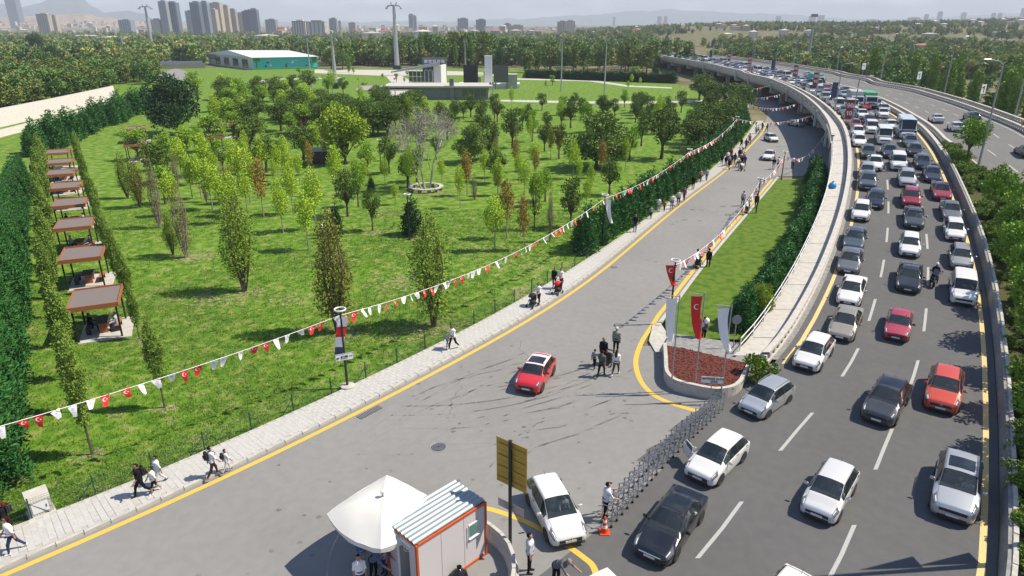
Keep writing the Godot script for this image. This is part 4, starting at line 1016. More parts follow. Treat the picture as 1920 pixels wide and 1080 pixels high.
func make_trees():
	make_kind("hornbeam", 1, 8.0, column_tree(1.1, 1.3, 8.0, 4300, .15, Color(0.239, 0.344, 0.042), Color(0.146, 0.234, 0.028), 9, .5))
	make_kind("brown_hornbeam", 2, 8.0, column_tree(1.1, 1.2, 8.0, 3900, .15, Color(0.226, 0.196, 0.044), Color(0.136, 0.172, 0.024), 9, .5), "leaf", "bark", 2)
	make_kind("thin_hornbeam", 3, 8.0, column_tree(.7, 1.0, 8.0, 2000, .13, Color(0.244, 0.190, 0.067), Color(0.157, 0.157, 0.038), 10, .45), "leaf", "pale_bark", 2)
	make_kind("alley", 4, 6.0, column_tree(1.6, .6, 6.0, 3400, .13, Color(0.216, 0.316, 0.052), Color(0.129, 0.215, 0.033), 1, .6))
	make_kind("yellow_sapling", 5, 5.5, column_tree(1.9, .9, 5.5, 1300, .17, Color(0.446, 0.582, 0.039), Color(0.268, 0.410, 0.032), 1, .62), "leaf", "pale_bark")
	make_kind("orange_sapling", 6, 5.5, column_tree(1.8, .75, 5.5, 1200, .16, Color(0.377, 0.210, 0.048), Color(0.217, 0.201, 0.032), 1, .62), "leaf", "pale_bark", 2)
	make_kind("round", 7, 6.0, round_tree(1.7, 2.0, 6.0, 18, 1900, .22, Color(.070, .135, .018), Color(.100, .155, .022)))
	make_kind("light_round", 8, 6.0, round_tree(1.6, 1.8, 6.0, 17, 1600, .22, Color(0.160, 0.308, 0.024), Color(0.271, 0.404, 0.035)))
	make_kind("broad", 9, 8.0, round_tree(1.2, 4.2, 8.0, 26, 5200, .34, Color(0.113, 0.179, 0.038), Color(0.174, 0.252, 0.050), .75), "leaf", "bark", 2)
	make_kind("willow", 10, 8.0, round_tree(1.0, 3.9, 8.0, 26, 5200, .36, Color(0.203, 0.298, 0.029), Color(0.304, 0.403, 0.035), 1.0), "leaf", "bark", 2)
	make_kind("dark", 11, 10.7, round_tree(1.0, 5.4, 10.7, 34, 8000, .42, Color(0.017, 0.056, 0.019), Color(0.041, 0.096, 0.032), .95), "leaf", "bark", 1)
	make_kind("bare", 12, 11.0, bare_tree, "leaf", "grey_twig", 1)
	make_kind("cypress", 13, 5.0, conifer(.95, 5.0, 2600, .30, Color(0.026, 0.105, 0.026), Color(0.065, 0.201, 0.038), .55), "needle")
	make_kind("fine_cypress", 23, 7.0, conifer(1.35, 7.0, 7500, .24, Color(.022, .095, .024), Color(.062, .19, .035), .5), "needle")
	make_kind("fir", 14, 4.0, conifer(.9, 4.0, 1500, .25, Color(0.017, 0.061, 0.022), Color(0.032, 0.096, 0.026), .8), "needle", "bark", 2)
	make_kind("poplar", 15, 14.0, column_tree(1.0, 1.5, 14.0, 2400, .42, Color(0.138, 0.248, 0.039), Color(0.216, 0.323, 0.047), 1, .6))
	make_kind("street", 16, 4.6, round_tree(1.5, 1.9, 4.6, 17, 2300, .22, Color(0.120, 0.241, 0.021), Color(0.216, 0.356, 0.032), .9))
	make_kind("shrub", 17, 1.3, round_tree(.15, .95, 1.3, 10, 900, .16, Color(0.087, 0.175, 0.019), Color(0.189, 0.254, 0.032), .8))
	make_kind("mid", 18, 9.0, round_tree(1.8, 3.2, 9.0, 14, 900, .75, Color(0.077, 0.162, 0.040), Color(0.163, 0.258, 0.053), .9))
	make_kind("mid_olive", 19, 9.0, round_tree(1.8, 3.0, 9.0, 14, 900, .75, Color(0.131, 0.179, 0.042), Color(0.209, 0.241, 0.061), .9))
	make_kind("wood_conifer", 20, 9.0, conifer(2.2, 9.0, 420, .95, Color(0.041, 0.098, 0.041), Color(0.079, 0.160, 0.055), .7), "needle")
	make_kind("far_wood", 21, 9.0, round_tree(1.5, 3.0, 9.0, 9, 200, 1.5, Color(0.094, 0.175, 0.056), Color(0.166, 0.250, 0.073), .9))
	make_kind("far_olive", 22, 9.0, round_tree(1.5, 3.0, 9.0, 9, 200, 1.5, Color(0.192, 0.246, 0.074), Color(0.271, 0.306, 0.104), .9))
func sized(label, h, low, high): return ("low " if h < low else "tall " if h > high else "middling ") + label
func wood(called, label, kinds, list):
	var by = {}
	for a in list:
		var k = kinds[rng.randi() % kinds.size()]
		if not by.has(k): by[k] = []
		by[k].append(a)
	var root = Node3D.new(); root.name = numbered(called); add_child(root)
	root.set_meta("kind", "stuff"); tag(root, label, "wood")
	for k in by:
		var kk = tree_kinds[k]
		for v in kk.list.size():
			for part in 2:
				var mine = []
				for i in by[k].size(): if i % kk.list.size() == v: mine.append(by[k][i])
				if mine.is_empty(): continue
				var mm = MultiMesh.new()
				mm.transform_format = MultiMesh.TRANSFORM_3D; mm.use_colors = true; mm.mesh = kk.list[v][part]; mm.instance_count = mine.size()
				for i in mine.size():
					var s = mine[i][1] / kk.ref
					mm.set_instance_transform(i, Transform3D(Basis(Vector3.UP, mine[i][0].x * 7.0).scaled(Vector3(s, s, s)), mine[i][0]))
					var g = rng.randf_range(.65, 1.55); mm.set_instance_color(i, Color(g * rng.randf_range(.9, 1.25), g, g * rng.randf_range(.8, 1.1)))
				var o = MultiMeshInstance3D.new(); o.multimesh = mm; o.material_override = M[kk.bark if part == 0 else kk.leaf]; o.name = "trunks" if part == 0 else "crowns"; root.add_child(o, true)
				o.set_meta("kind", "stuff")
func vegetation():
	make_trees()
	rng.seed = 40
	# single trees of the lawn: base x, base y, y of the top, kind, width
	var names = {"hornbeam": ["hornbeam_tree", "upright yellow-green hornbeam with many stems on the lawn"], "brown_hornbeam": ["hornbeam_tree", "upright hornbeam turning brown, yellow at its tip, by the bunting"], "thin_hornbeam": ["hornbeam_tree", "half-bare upright hornbeam with brown twigs showing"], "yellow_sapling": ["young_tree", "young yellow-green tree with a thin pale trunk on the lawn"], "orange_sapling": ["young_tree", "young tree with orange-brown leaves on the lawn"], "round": ["park_tree", "round-headed green tree with a bare lower trunk in the park"], "light_round": ["park_tree", "light green round-headed tree in the park"], "fir": ["fir_tree", "small dark fir on the lawn"], "alley": ["column_tree", "slim columnar young tree standing alone before the shelter rows"]}
	for a in [[458, 546, 345, "hornbeam", 1.0], [634, 624, 384, "brown_hornbeam", 1.0], [813, 612, 396, "hornbeam", 1.15], [263, 389, 290, "brown_hornbeam", 1.1], [240, 372, 283, "hornbeam", 1.0], [300, 427, 288, "thin_hornbeam", .8], [350, 483, 335, "thin_hornbeam", 1.0], [325, 478, 395, "hornbeam", 1.0],
		[531, 437, 335, "yellow_sapling", 1], [495, 408, 292, "orange_sapling", 1], [550, 402, 303, "yellow_sapling", 1], [579, 469, 357, "yellow_sapling", 1.1], [593, 431, 312, "yellow_sapling", .9], [399, 393, 296, "yellow_sapling", 1.2], [378, 373, 288, "yellow_sapling", 1.1], [424, 419, 328, "yellow_sapling", 1.0], [342, 337, 258, "yellow_sapling", 1.2], [632, 367, 272, "yellow_sapling", 1], [863, 390, 308, "yellow_sapling", .8], [829, 343, 297, "yellow_sapling", 1.2], [876, 367, 282, "orange_sapling", 1.1], [928, 470, 365, "yellow_sapling", 1.1], [950, 447, 335, "orange_sapling", 1], [981, 469, 365, "orange_sapling", .9], [1002, 431, 325, "light_round", .55], [1031, 453, 340, "thin_hornbeam", .5], [973, 345, 285, "yellow_sapling", 1.2], [1002, 321, 265, "yellow_sapling", 1.3], [1074, 335, 260, "yellow_sapling", 1.1], [470, 380, 275, "yellow_sapling", 1.2], [448, 350, 262, "yellow_sapling", 1.4], [420, 330, 255, "light_round", .8], [385, 330, 250, "yellow_sapling", 1.3], [437, 405, 320, "yellow_sapling", 1.1], [545, 345, 280, "yellow_sapling", 1.2], [742, 384, 343, "yellow_sapling", 1.2],
		[652, 406, 312, "round", .8], [699, 433, 350, "round", .65], [672, 388, 296, "light_round", .6], [766, 351, 282, "round", .9], [1070, 427, 330, "round", .75], [1142, 365, 288, "round", .9], [501, 323, 243, "round", 1.15], [300, 345, 250, "round", 1.0], [318, 320, 245, "light_round", 1.1], [961, 278, 200, "round", 1.0], [998, 266, 202, "light_round", .7], [1021, 284, 224, "round", .9], [1048, 298, 222, "round", .6], [931, 333, 272, "light_round", .8], [1240, 298, 198, "round", 1.2], [1202, 274, 205, "round", .9], [1180, 300, 230, "light_round", .9], [1290, 270, 205, "round", 1.0], [1100, 250, 190, "light_round", .9], [1070, 240, 180, "round", .9], [905, 262, 200, "round", .9], [918, 300, 225, "round", .8], [690, 330, 262, "light_round", .9], [730, 325, 250, "round", .8], [260, 300, 235, "light_round", 1.2], [350, 300, 235, "light_round", 1.3], [570, 300, 225, "round", 1.3], [470, 290, 215, "round", 1.4], [400, 285, 212, "light_round", 1.4], [1330, 262, 205, "light_round", 1.0], [1255, 240, 190, "round", 1.0],
		[774, 440, 357, "fir", 1.2], [696, 359, 325, "fir", 1.1], [632, 440, 370, "fir", .7], [309, 764, 596, "alley", .85]]:
		var p = ground(a[0], a[1])
		plant(names[a[3]][0], a[3], p, tall(p, a[2]), names[a[3]][1], "trees of the park lawn", a[4])
	# two rows of slim trees beside the shelters
	for row in [[[[262, 636], [229, 548], [215, 505], [195, 455], [183, 420], [172, 388], [163, 352], [155, 322], [150, 297]], [4.4, 5.4], "slim columnar tree in the row on the lawn side of the shelters", "slim trees on the lawn side of the shelters"], [[[169, 852], [142, 745], [125, 660], [112, 595], [104, 540], [99, 492], [95, 450], [92, 415], [90, 385], [88, 352], [86, 328]], [5.6, 6.6], "slim columnar tree in the row between the hedge and the shelters", "slim trees between the hedge and the shelters"]]:
		var pts = smooth_line(px_line(row[0]), 8)
		var run = 0.0
		for i in pts.size() - 1:
			run -= pts[i].distance_to(pts[i + 1])
			if i == 0 or run <= 0.0:
				run = rng.randf_range(4.0, 5.2)
				var hh = rng.randf_range(row[1][0] - .5, row[1][1] + .2)
				plant("column_tree", "alley", Vector3(pts[i].x + rng.randf_range(-.2, .2), 0, -pts[i].y), hh, sized(row[2], hh, row[1][0], row[1][1] - .3), row[3], rng.randf_range(.85, 1.15))
	# singular trees
	for a in [[333, 252, 138, "dark", "dark_tree", "largest dark green dense tree standing alone above the shelters", 1.0], [648, 308, 204, "willow", "willow_tree", "large yellow-green willow-like tree on the lawn", 1.05], [799, 356, 182, "bare", "bare_tree", "grey leafless tree with a fan of pale twigs in a ring bench", 1.0], [1118, 316, 208, "broad", "spreading_tree", "broad olive spreading tree near the hedge", 1.25], [882, 306, 232, "broad", "spreading_tree", "broad olive bush-like tree beside the leafless one", .95], [770, 240, 185, "willow", "willow_tree", "reddish-green loose tree behind the leafless tree", .5]]:
		var p = ground(a[0], a[1])
		plant(a[4], a[3], p, tall(p, a[2]), a[5], "", a[6])
	# dense planting further back in the park
	for k in 165:
		var px = rng.randf_range(360, 800) if k % 10 < 7 else rng.randf_range(820, 1330)
		var py = rng.randf_range(172, 258) if k % 10 < 7 else rng.randf_range(196, 255)
		if px > 700 and py < 200: py += 25
		if px > 285 and px < 400 and py > 200 and py < 262: continue
		var p = ground(px, py)
		var kd = ["round", "round", "light_round", "round"][rng.randi() % 4]
		if rng.randf() < .12: kd = "yellow_sapling"
		var gh = rng.randf_range(4.4, 7.0) * (1.0 if px < 800 else .82)
		plant(names[kd][0], kd, p, gh, sized({"round": "dark green", "light_round": "light green", "yellow_sapling": "thin yellow-green"}[kd] + " tree standing in the grove " + ("before the pavilion" if px < 800 else "before the bright meadow"), gh, 4.8, 6.0), "trees of the grove before the pavilion", rng.randf_range(1.0, 1.6) if px < 800 else rng.randf_range(.8, 1.1))
	# young trees filling the lawn
	for k in 95:
		var px = rng.randf_range(300, 640) if k % 2 else rng.randf_range(640, 1180)
		var py = rng.randf_range(262, 405) if k % 2 else rng.randf_range(258, 400)
		if px > 560 and px < 860 and py > 360: continue
		var p = ground(px, py)
		if p.x > fence_x(-p.z) - 5.0: continue
		var kd = ["yellow_sapling", "yellow_sapling", "light_round", "orange_sapling", "round", "yellow_sapling", "thin_hornbeam"][rng.randi() % 7]
		plant("young_tree", kd, p, rng.randf_range(3.2, 5.6), {"yellow_sapling": "young yellow-green tree among the lawn's scattered saplings", "light_round": "young light green bushy tree among the scattered saplings", "orange_sapling": "young orange-leaved tree among the scattered saplings", "round": "young dark green tree among the scattered saplings", "thin_hornbeam": "young half-bare tree among the scattered saplings"}[kd], "scattered young trees of the lawn", rng.randf_range(.7, 1.15))
	for k in 26:
		var p = ground(rng.randf_range(500, 1250), rng.randf_range(138, 176))
		plant("young_tree", "yellow_sapling" if k % 2 else "light_round", p, rng.randf_range(2.0, 3.6), "little staked tree on the far meadow", "little trees of the far meadow", 1.3)
	# cypress hedges
	for k in 52:
		var t = k * 1.45
		var d = 25.3 + t * .86; var x = -23.3 - (d - 24.6) * .64
		var ch = rng.randf_range(6.2, 7.6) - k * .05
		plant("cypress_tree", "fine_cypress", Vector3(x + rng.randf_range(-.3, .3), 0, -d), ch, sized("cypress", ch, 5.2, 6.6) + " in the dense hedge left of the shelters", "cypresses of the tall left hedge", 1.15)
	for k in 30:
		var p = ground(lerpf(62, 295, k / 29.0), lerpf(292, 196, k / 29.0) + rng.randf_range(-5, 5))
		plant("cypress_tree", "cypress", p, rng.randf_range(4.5, 6.5), "cypress in the loose row along the stream", "cypresses along the stream", 1.4)
	for k in 52:
		var d = 59.5 + k * 1.55
		plant("cypress_tree", "cypress", Vector3(fence_x(d) - 1.5 + rng.randf_range(-.25, .25), 0, -d), rng.randf_range(3.7, 4.7), "cypress in the hedge along the park road, " + ("before its middle lamp" if d < 86.0 else "beyond its middle lamp"), "cypresses along the park road", 1.3)
	for k in 22:
		var d = 112.0 + k * 4.0
		plant("dark_shrub_tree", "round", Vector3(fence_x(d) - 5.0 + rng.randf_range(-2, 2), 0, -d), rng.randf_range(5, 7.5), "dark dense tree behind the road hedge near the viaduct", "dense trees near the viaduct", 1.4)
	for k in 44:
		var d = 42.5 + k * 1.12
		plant("verge_bush", "cypress", Vector3(outer_x(d) - 1.3 + rng.randf_range(-.4, .3), .1, -d), rng.randf_range(2.2, 3.2) + .02 * k, "dark conifer bush in the hedge below the walkway", "bushes below the walkway", 1.5, "shrub")
	plant("feathery_bush", "willow", ground(1425, 600, .1), 2.9, "feathery light green bush leaning over the walkway", "", .6, "shrub")
	plant("corner_bush", "shrub", on_road(1424, 712), 1.5, "small pale green bush at the end of the balustrade", "", 1.0, "shrub")
	# planted median
	for a in [[24.6, 3.2, 4.2], [28.0, 3.0, 4.6], [31.6, 3.1, 4.4], [35.4, 3.3, 4.8], [39.6, 3.0, 4.7], [44.2, 3.4, 4.9], [49.2, 3.0, 4.6], [54.6, 3.6, 5.0], [60.4, 3.2, 4.8], [80.5, 3.4, 4.6], [52.0, 6.2, 4.6], [62.0, 6.0, 4.4]]:
		plant("median_tree", "street", Vector3(right_x(a[0]) + a[1] - .3, rise(a[0]) + .35, -a[0]), a[2] + .6, "bushy bright green tree in the planted median", "trees of the planted median", rng.randf_range(.82, 1.0))
	for k in 260:
		var d = 14.0 + pow(rng.randf(), .8) * 74.0
		var x = lerpf(right_x(d) + 1.5, minf(far_left_x(d) - .8, d * .86 + 2.0), rng.randf())
		plant("median_shrub", "shrub", Vector3(x, rise(d) + .33, -d), rng.randf_range(.45, 1.0), "low leafy shrub in the planted median", "shrubs of the planted median", rng.randf_range(1.0, 1.6), "shrub")
	# poplars and trees behind the far carriageway
	for k in 46:
		var d = rng.randf_range(92, 250)
		plant("poplar_tree" if k % 3 else "roadside_tree", ["mid", "poplar", "poplar"][k % 3], Vector3(far_right_x(d) + rng.randf_range(7, 34), -.1, -d), rng.randf_range(9, 14) if k % 3 else rng.randf_range(6, 9), "slender poplar behind the viaduct's far parapet" if k % 3 else "rounded tree behind the viaduct's far parapet", "poplars behind the viaduct" if k % 3 else "rounded trees behind the viaduct", rng.randf_range(.9, 1.4))
	# wood beyond the stream
	for k in 230:
		var px = rng.randf_range(-30, 292)
		var lim = lerpf(214, 166, clampf(px / 215.0, 0, 1)) if px < 215 else 158.0
		var p = ground(px, lerpf(112, lim, sqrt(rng.randf())))
		var wh = rng.randf_range(5.5, 8.5)
		plant("wood_tree", ["mid", "mid", "mid_olive"][k % 3], p, wh, sized("leafy tree of the wood beyond the stream" if k % 3 < 2 else "olive tree of the wood beyond the stream", wh, 6.4, 7.6), "trees of the wood beyond the stream" if k % 3 < 2 else "olive trees of the wood beyond the stream", 1.15)
	for a in [[68, 112, 62, "tall dark round tree standing above the wood"], [100, 130, 85, "dark pointed tree in the wood below the white halls"], [1228, 150, 104, "tall dark conifer beside the viaduct end"], [1252, 126, 94, "dark upright conifer rising above the viaduct"], [938, 138, 78, "tall dark poplar behind the stage"], [920, 140, 92, "spreading dark cedar behind the stage"]]:
		var p = ground(a[0], a[1]); plant("dark_conifer", "fir" if a[0] > 900 else "dark", p, tall(p, a[2]), a[3], "", .8)
	# belts of trees behind the meadow
	for k in 110:
		var px = rng.randf_range(600, 1290)
		var p = ground(px, rng.randf_range(112, 137 if px > 960 or px < 660 else 126))
		plant("belt_tree", ["mid", "mid_olive", "mid", "poplar"][k % 4], p, rng.randf_range(8, 13) + (3.5 if px > 780 and px < 960 else 0.0), ["rounded dark tree in the belt behind the meadow", "olive tree in the belt behind the meadow", "rounded dark tree in the belt behind the meadow", "slim poplar in the belt behind the meadow"][k % 4], ["dark trees of the meadow belt", "olive trees of the meadow belt", "dark trees of the meadow belt", "poplars of the meadow belt"][k % 4])
	for k in 40:
		var px = lerpf(990, 1260, k / 39.0)
		var p = ground(px, lerpf(146, 156, k / 39.0))
		plant("hedge_bush", "fir", p, rng.randf_range(3.6, 4.6), "dark clipped hedge bush behind the bright meadow", "hedge behind the bright meadow", 2.2, "shrub")
	# far woods
	var list = []
	for k in 3600:
		var px = rng.randf_range(-120, 1260)
		var d = 360.0 + pow(rng.randf(), 1.7) * 1150.0
		var dr = ray(px, 70.0); var p = dr * (d / -dr.z); p.y = 0.0
		if px > 380 and px < 600 and d < 420: continue
		list.append([p, rng.randf_range(5, 10) * (1.0 if d < 700 else .8)])
	wood("wood_before_town", "wide mixed wood between the park and the far town", ["far_wood", "far_wood", "far_olive"], list)
	list = []
	var glade = FastNoiseLite.new(); glade.seed = 5; glade.frequency = .006
	for k in 8600:
		var px = rng.randf_range(1080, 2080)
		var d = 270.0 + pow(rng.randf(), 1.25) * 1650.0
		var dr = ray(px, 70.0); var p = dr * (d / -dr.z)
		if d < 460 and absf(p.x - far_right_x(d) + 8.0) < 26: continue
		if px < 1280 and d < 420: continue
		if px > 1290 and px < 1420 and d > 600 and d < 900 and rng.randf() < .7: continue
		if d > 420 and glade.get_noise_2d(p.x, d * .6) > .01: continue
		p.y = hill_y(p.x, d)
		list.append([p, rng.randf_range(4.5, 8.5)])
	wood("hillside_wood", "dark conifer and leaf wood covering the slope behind the viaduct", ["far_wood", "wood_conifer", "far_wood", "far_olive", "far_olive"], list)

# ---------------------------------------------------------------- park furniture
func park_furniture():
	shelters()
	# mesh fence along the pavement
	var fe = thing("mesh_fence", "low green wire fence with braced posts along the pavement", "fence")
	var post = Shape.new(); post.box(Vector3(0, .55, 0), Vector3(.055, 1.1, .055)); post = post.done()
	var brace = Shape.new(); brace.tube([Vector3(0, .85, 0), Vector3(0, .0, -.75)], .018, 5); brace = brace.done()
	var top = Vector3.ZERO
	var d = 17.0
	var wires = [[], [], [], []]
	var net = Shape.new()
	var k = 0
	while d < 60.0:
		var t = tangent(fence_x, d)
		var p = Vector3(fence_x(d) - .1, 0, -d)
		var turn = atan2(t.x, -t.y)
		var o = obj("post", post, M.green_metal, fe, p); o.rotation.y = turn
		o = obj("brace", brace, M.green_metal, fe, p); o.rotation.y = turn + PI * (k % 2)
		for i in 4: wires[i].append(p + Vector3(0, [.05, .4, .75, 1.05][i], 0))
		var nd = d + 2.45 * t.y
		var q = Vector3(fence_x(nd) - .1, 0, -nd)
		for i in 24:
			var a = p.lerp(q, i / 24.0)
			net.box(a + Vector3(0, .55, 0), Vector3(.004, 1.0, .004))
		d = nd; k += 1
	for w in wires:
		var s = Shape.new(); s.tube(w, .006, 4); obj("line_wire", s, M.wire, fe)
	obj("netting", net, M.wire, fe).set_meta("kind", "stuff")
	# ring-topped lamps
	var lamps = {}
	for a in [["a", 652, 728, 580, "ring-topped park lamp with a torn banner and arrow sign at the fence"], ["c", 768, 450, 364, "ring-topped park lamp beside the dark fir"], ["r1", 1256, 607, 488, "ring-topped lamp with a red flag at the verge kerb"], ["r2", 1417, 402, 334, "ring-topped lamp on the verge among strollers"], ["r3", 1465, 336, 284, "ring-topped lamp at the far end of the verge"], ["f", 715, 325, 262, "ring-topped lamp among the trees near the leafless tree"]]:
		var p = ground(a[1], a[2]); lamps[a[0]] = ring_lamp(p, tall(p, a[3]), a[4])
	var pl = []
	for q in [[61.5, "ring-topped lamp at the start of the road hedge"], [86.0, "ring-topped lamp halfway along the road hedge"], [118.0, "ring-topped lamp where the road hedge meets the viaduct"]]:
		pl.append(ring_lamp(Vector3(fence_x(q[0]) - .5, 0, -q[0]), 4.9, q[1]))
	var zero = ring_lamp(Vector3(-27.6, 0, -19.0), 4.9, "ring-topped lamp before the tall cypress hedge")
	# strings of pennants
	var hook = Vector3(0, -.35, 0)
	bunting(zero + hook + Vector3(0, -.3, 0), lamps["a"] + hook, .5, "string of red and white pennants from the sign lamp to the cypress hedge")
	bunting(lamps["a"] + hook, pl[0] + hook, 1.15, "string of red and white pennants from the sign lamp to the road hedge")
	bunting(pl[0] + hook, pl[1] + hook, .6, "string of pennants along the first half of the road hedge")
	bunting(pl[1] + hook, pl[2] + hook, .8, "string of pennants along the second half of the road hedge")
	bunting(lamps["r1"] + hook, lamps["r2"] + hook, 1.3, "string of pennants above the verge kerb")
	bunting(lamps["r2"] + hook, lamps["r3"] + hook, .7, "string of pennants between the two far verge lamps")
	bunting(lamps["r3"] + hook, Vector3(outer_x(101.0) - .4, 4.6, -101.0), 1.9, "string of pennants hanging from the far verge lamp to the first pier")
	for a in [[122.0, 5.2], [143.0, 6.5], [164.0, 6.0], [185.0, 6.0]]:
		bunting(Vector3(fence_x(a[0] - 4.0) - 1.5, 4.8, -(a[0] - 4.0)) if a[0] < 150 else Vector3(outer_x(a[0]) - 16.0, 4.8, -a[0] + 5.0), Vector3(outer_x(a[0]) - .5, 4.7, -a[0]), 1.1, "string of pennants slung from the hedge trees to the viaduct fascia", "strings slung to the viaduct")
	# banner and sign on the sign lamp
	var lp = lamps["a"]
	var bn = thing("torn_banner", "torn hanging banner in white, red and navy on the sign lamp", "banner", Vector3(lp.x, 0, lp.z))
	var cols = [M.flag_white, M.flag_red, M.flag_white, M.flag_navy]
	for i in 4:
		var s = Shape.new()
		for j in 4:
			var y0 = 4.5 - (i * 4 + j) * .155; var y1 = y0 - .155
			var a0 = -.05 - .045 * (i * 4 + j) * .55; var a1 = -.05 - .045 * (i * 4 + j + 1) * .55
			s.quad(Vector3(a0 - .12, y0, .06 + .05 * sin(y0 * 4.0)), Vector3(a0 + .42 - i * .03, y0, .05 * sin(y0 * 3.0)), Vector3(a1 + .42 - i * .03, y1, .05 * sin(y1 * 3.0)), Vector3(a1 - .12, y1, .06 + .05 * sin(y1 * 4.0)))
		obj("cloth", s.done(60), cols[i], bn)
	sign_board(Vector3(lp.x, 0, lp.z + .07), 2.05, 1.02, .42, .42, "white arrow sign with dark lettering on the sign lamp", "", .2, false, 1)
	var s = Shape.new(); s.lathe([Vector2(.42, 0), Vector2(.42, .2), Vector2(.34, .24), Vector2(0, .24)], 12)
	tag(obj("lamp_footing", s.done(40), M.concrete, null, Vector3(lp.x, 0, lp.z)), "round concrete footing of the sign lamp at the fence", "footing")
	# flag on lamp r1
	var f1 = lamps["r1"]
	flag("hanging_flag", "red flag with white crescent hanging from the verge lamp", Vector3(f1.x - .02, f1.y - .35, f1.z), -.62, 1.5, M.flag_red, .25, true)
	flag("slim_streamer", "long white streamer hanging at the start of the road hedge", Vector3(pl[0].x + .1, pl[0].y - .5, pl[0].z), .5, 2.2, M.flag_white, .5, false)
	# white utility box
	var ub = thing("utility_box", "white concrete utility box with a sloping top by the pavement", "utility box", ground(78, 962), 0)
	ub.rotation.y = .75
	s = Shape.new()
	var prof = [Vector2(-.3, 0), Vector2(.3, 0), Vector2(.3, .85), Vector2(.1, 1.12), Vector2(-.3, 1.12)]
	for i in 5:
		var a = prof[i]; var b = prof[(i + 1) % 5]
		s.quad(Vector3(-.42, a.y, a.x), Vector3(.42, a.y, a.x), Vector3(.42, b.y, b.x), Vector3(-.42, b.y, b.x))
	for x in [-.42, .42]:
		for i in [1, 2, 3]: s.tri(Vector3(x, prof[0].y, prof[0].x), Vector3(x, prof[i].y, prof[i].x), Vector3(x, prof[i + 1].y, prof[i + 1].x))
	obj("housing", s, M.pale_concrete, ub)
	s = Shape.new(); s.cbox(Vector3(0, .5, .31), Vector3(.6, .5, .03), .01); obj("door", s, M.panel_edge, ub)
	s = Shape.new(); s.box(Vector3(.22, .5, .335), Vector3(.03, .12, .03)); obj("latch", s, M.dark_metal, ub)
	s = Shape.new(); s.cbox(Vector3(0, .06, 0), Vector3(1.0, .14, .8), .03); obj("plinth", s, M.concrete, ub)
	# ring bench round the leafless tree
	var c = ground(799, 356)
	var rb = thing("ring_bench", "pale ring bench round the leafless tree", "bench", c)
	for i in 10:
		s = Shape.new(); var a = TAU * i / 10.0
		s.box(Vector3(cos(a) * 1.9, .45, sin(a) * 1.9), Vector3(.5, .1, 1.15), Basis(Vector3.UP, -a)); obj("seat", s, M.pale_concrete, rb)
		s = Shape.new(); s.box(Vector3(cos(a) * 1.9, .2, sin(a) * 1.9), Vector3(.3, .4, .4), Basis(Vector3.UP, -a)); obj("leg", s, M.grey_concrete, rb)
	var hut = thing("garden_hut", "low grey-roofed hut under the willow", "hut", ground(605, 305), .1)
	block(hut, "walls", 0, 0, 3.2, 2.4, 1.9, M.dark_wood); block(hut, "roof", 0, 0, 3.8, 3.0, .2, M.lamp_grey, 1.9)
	lawn_details()
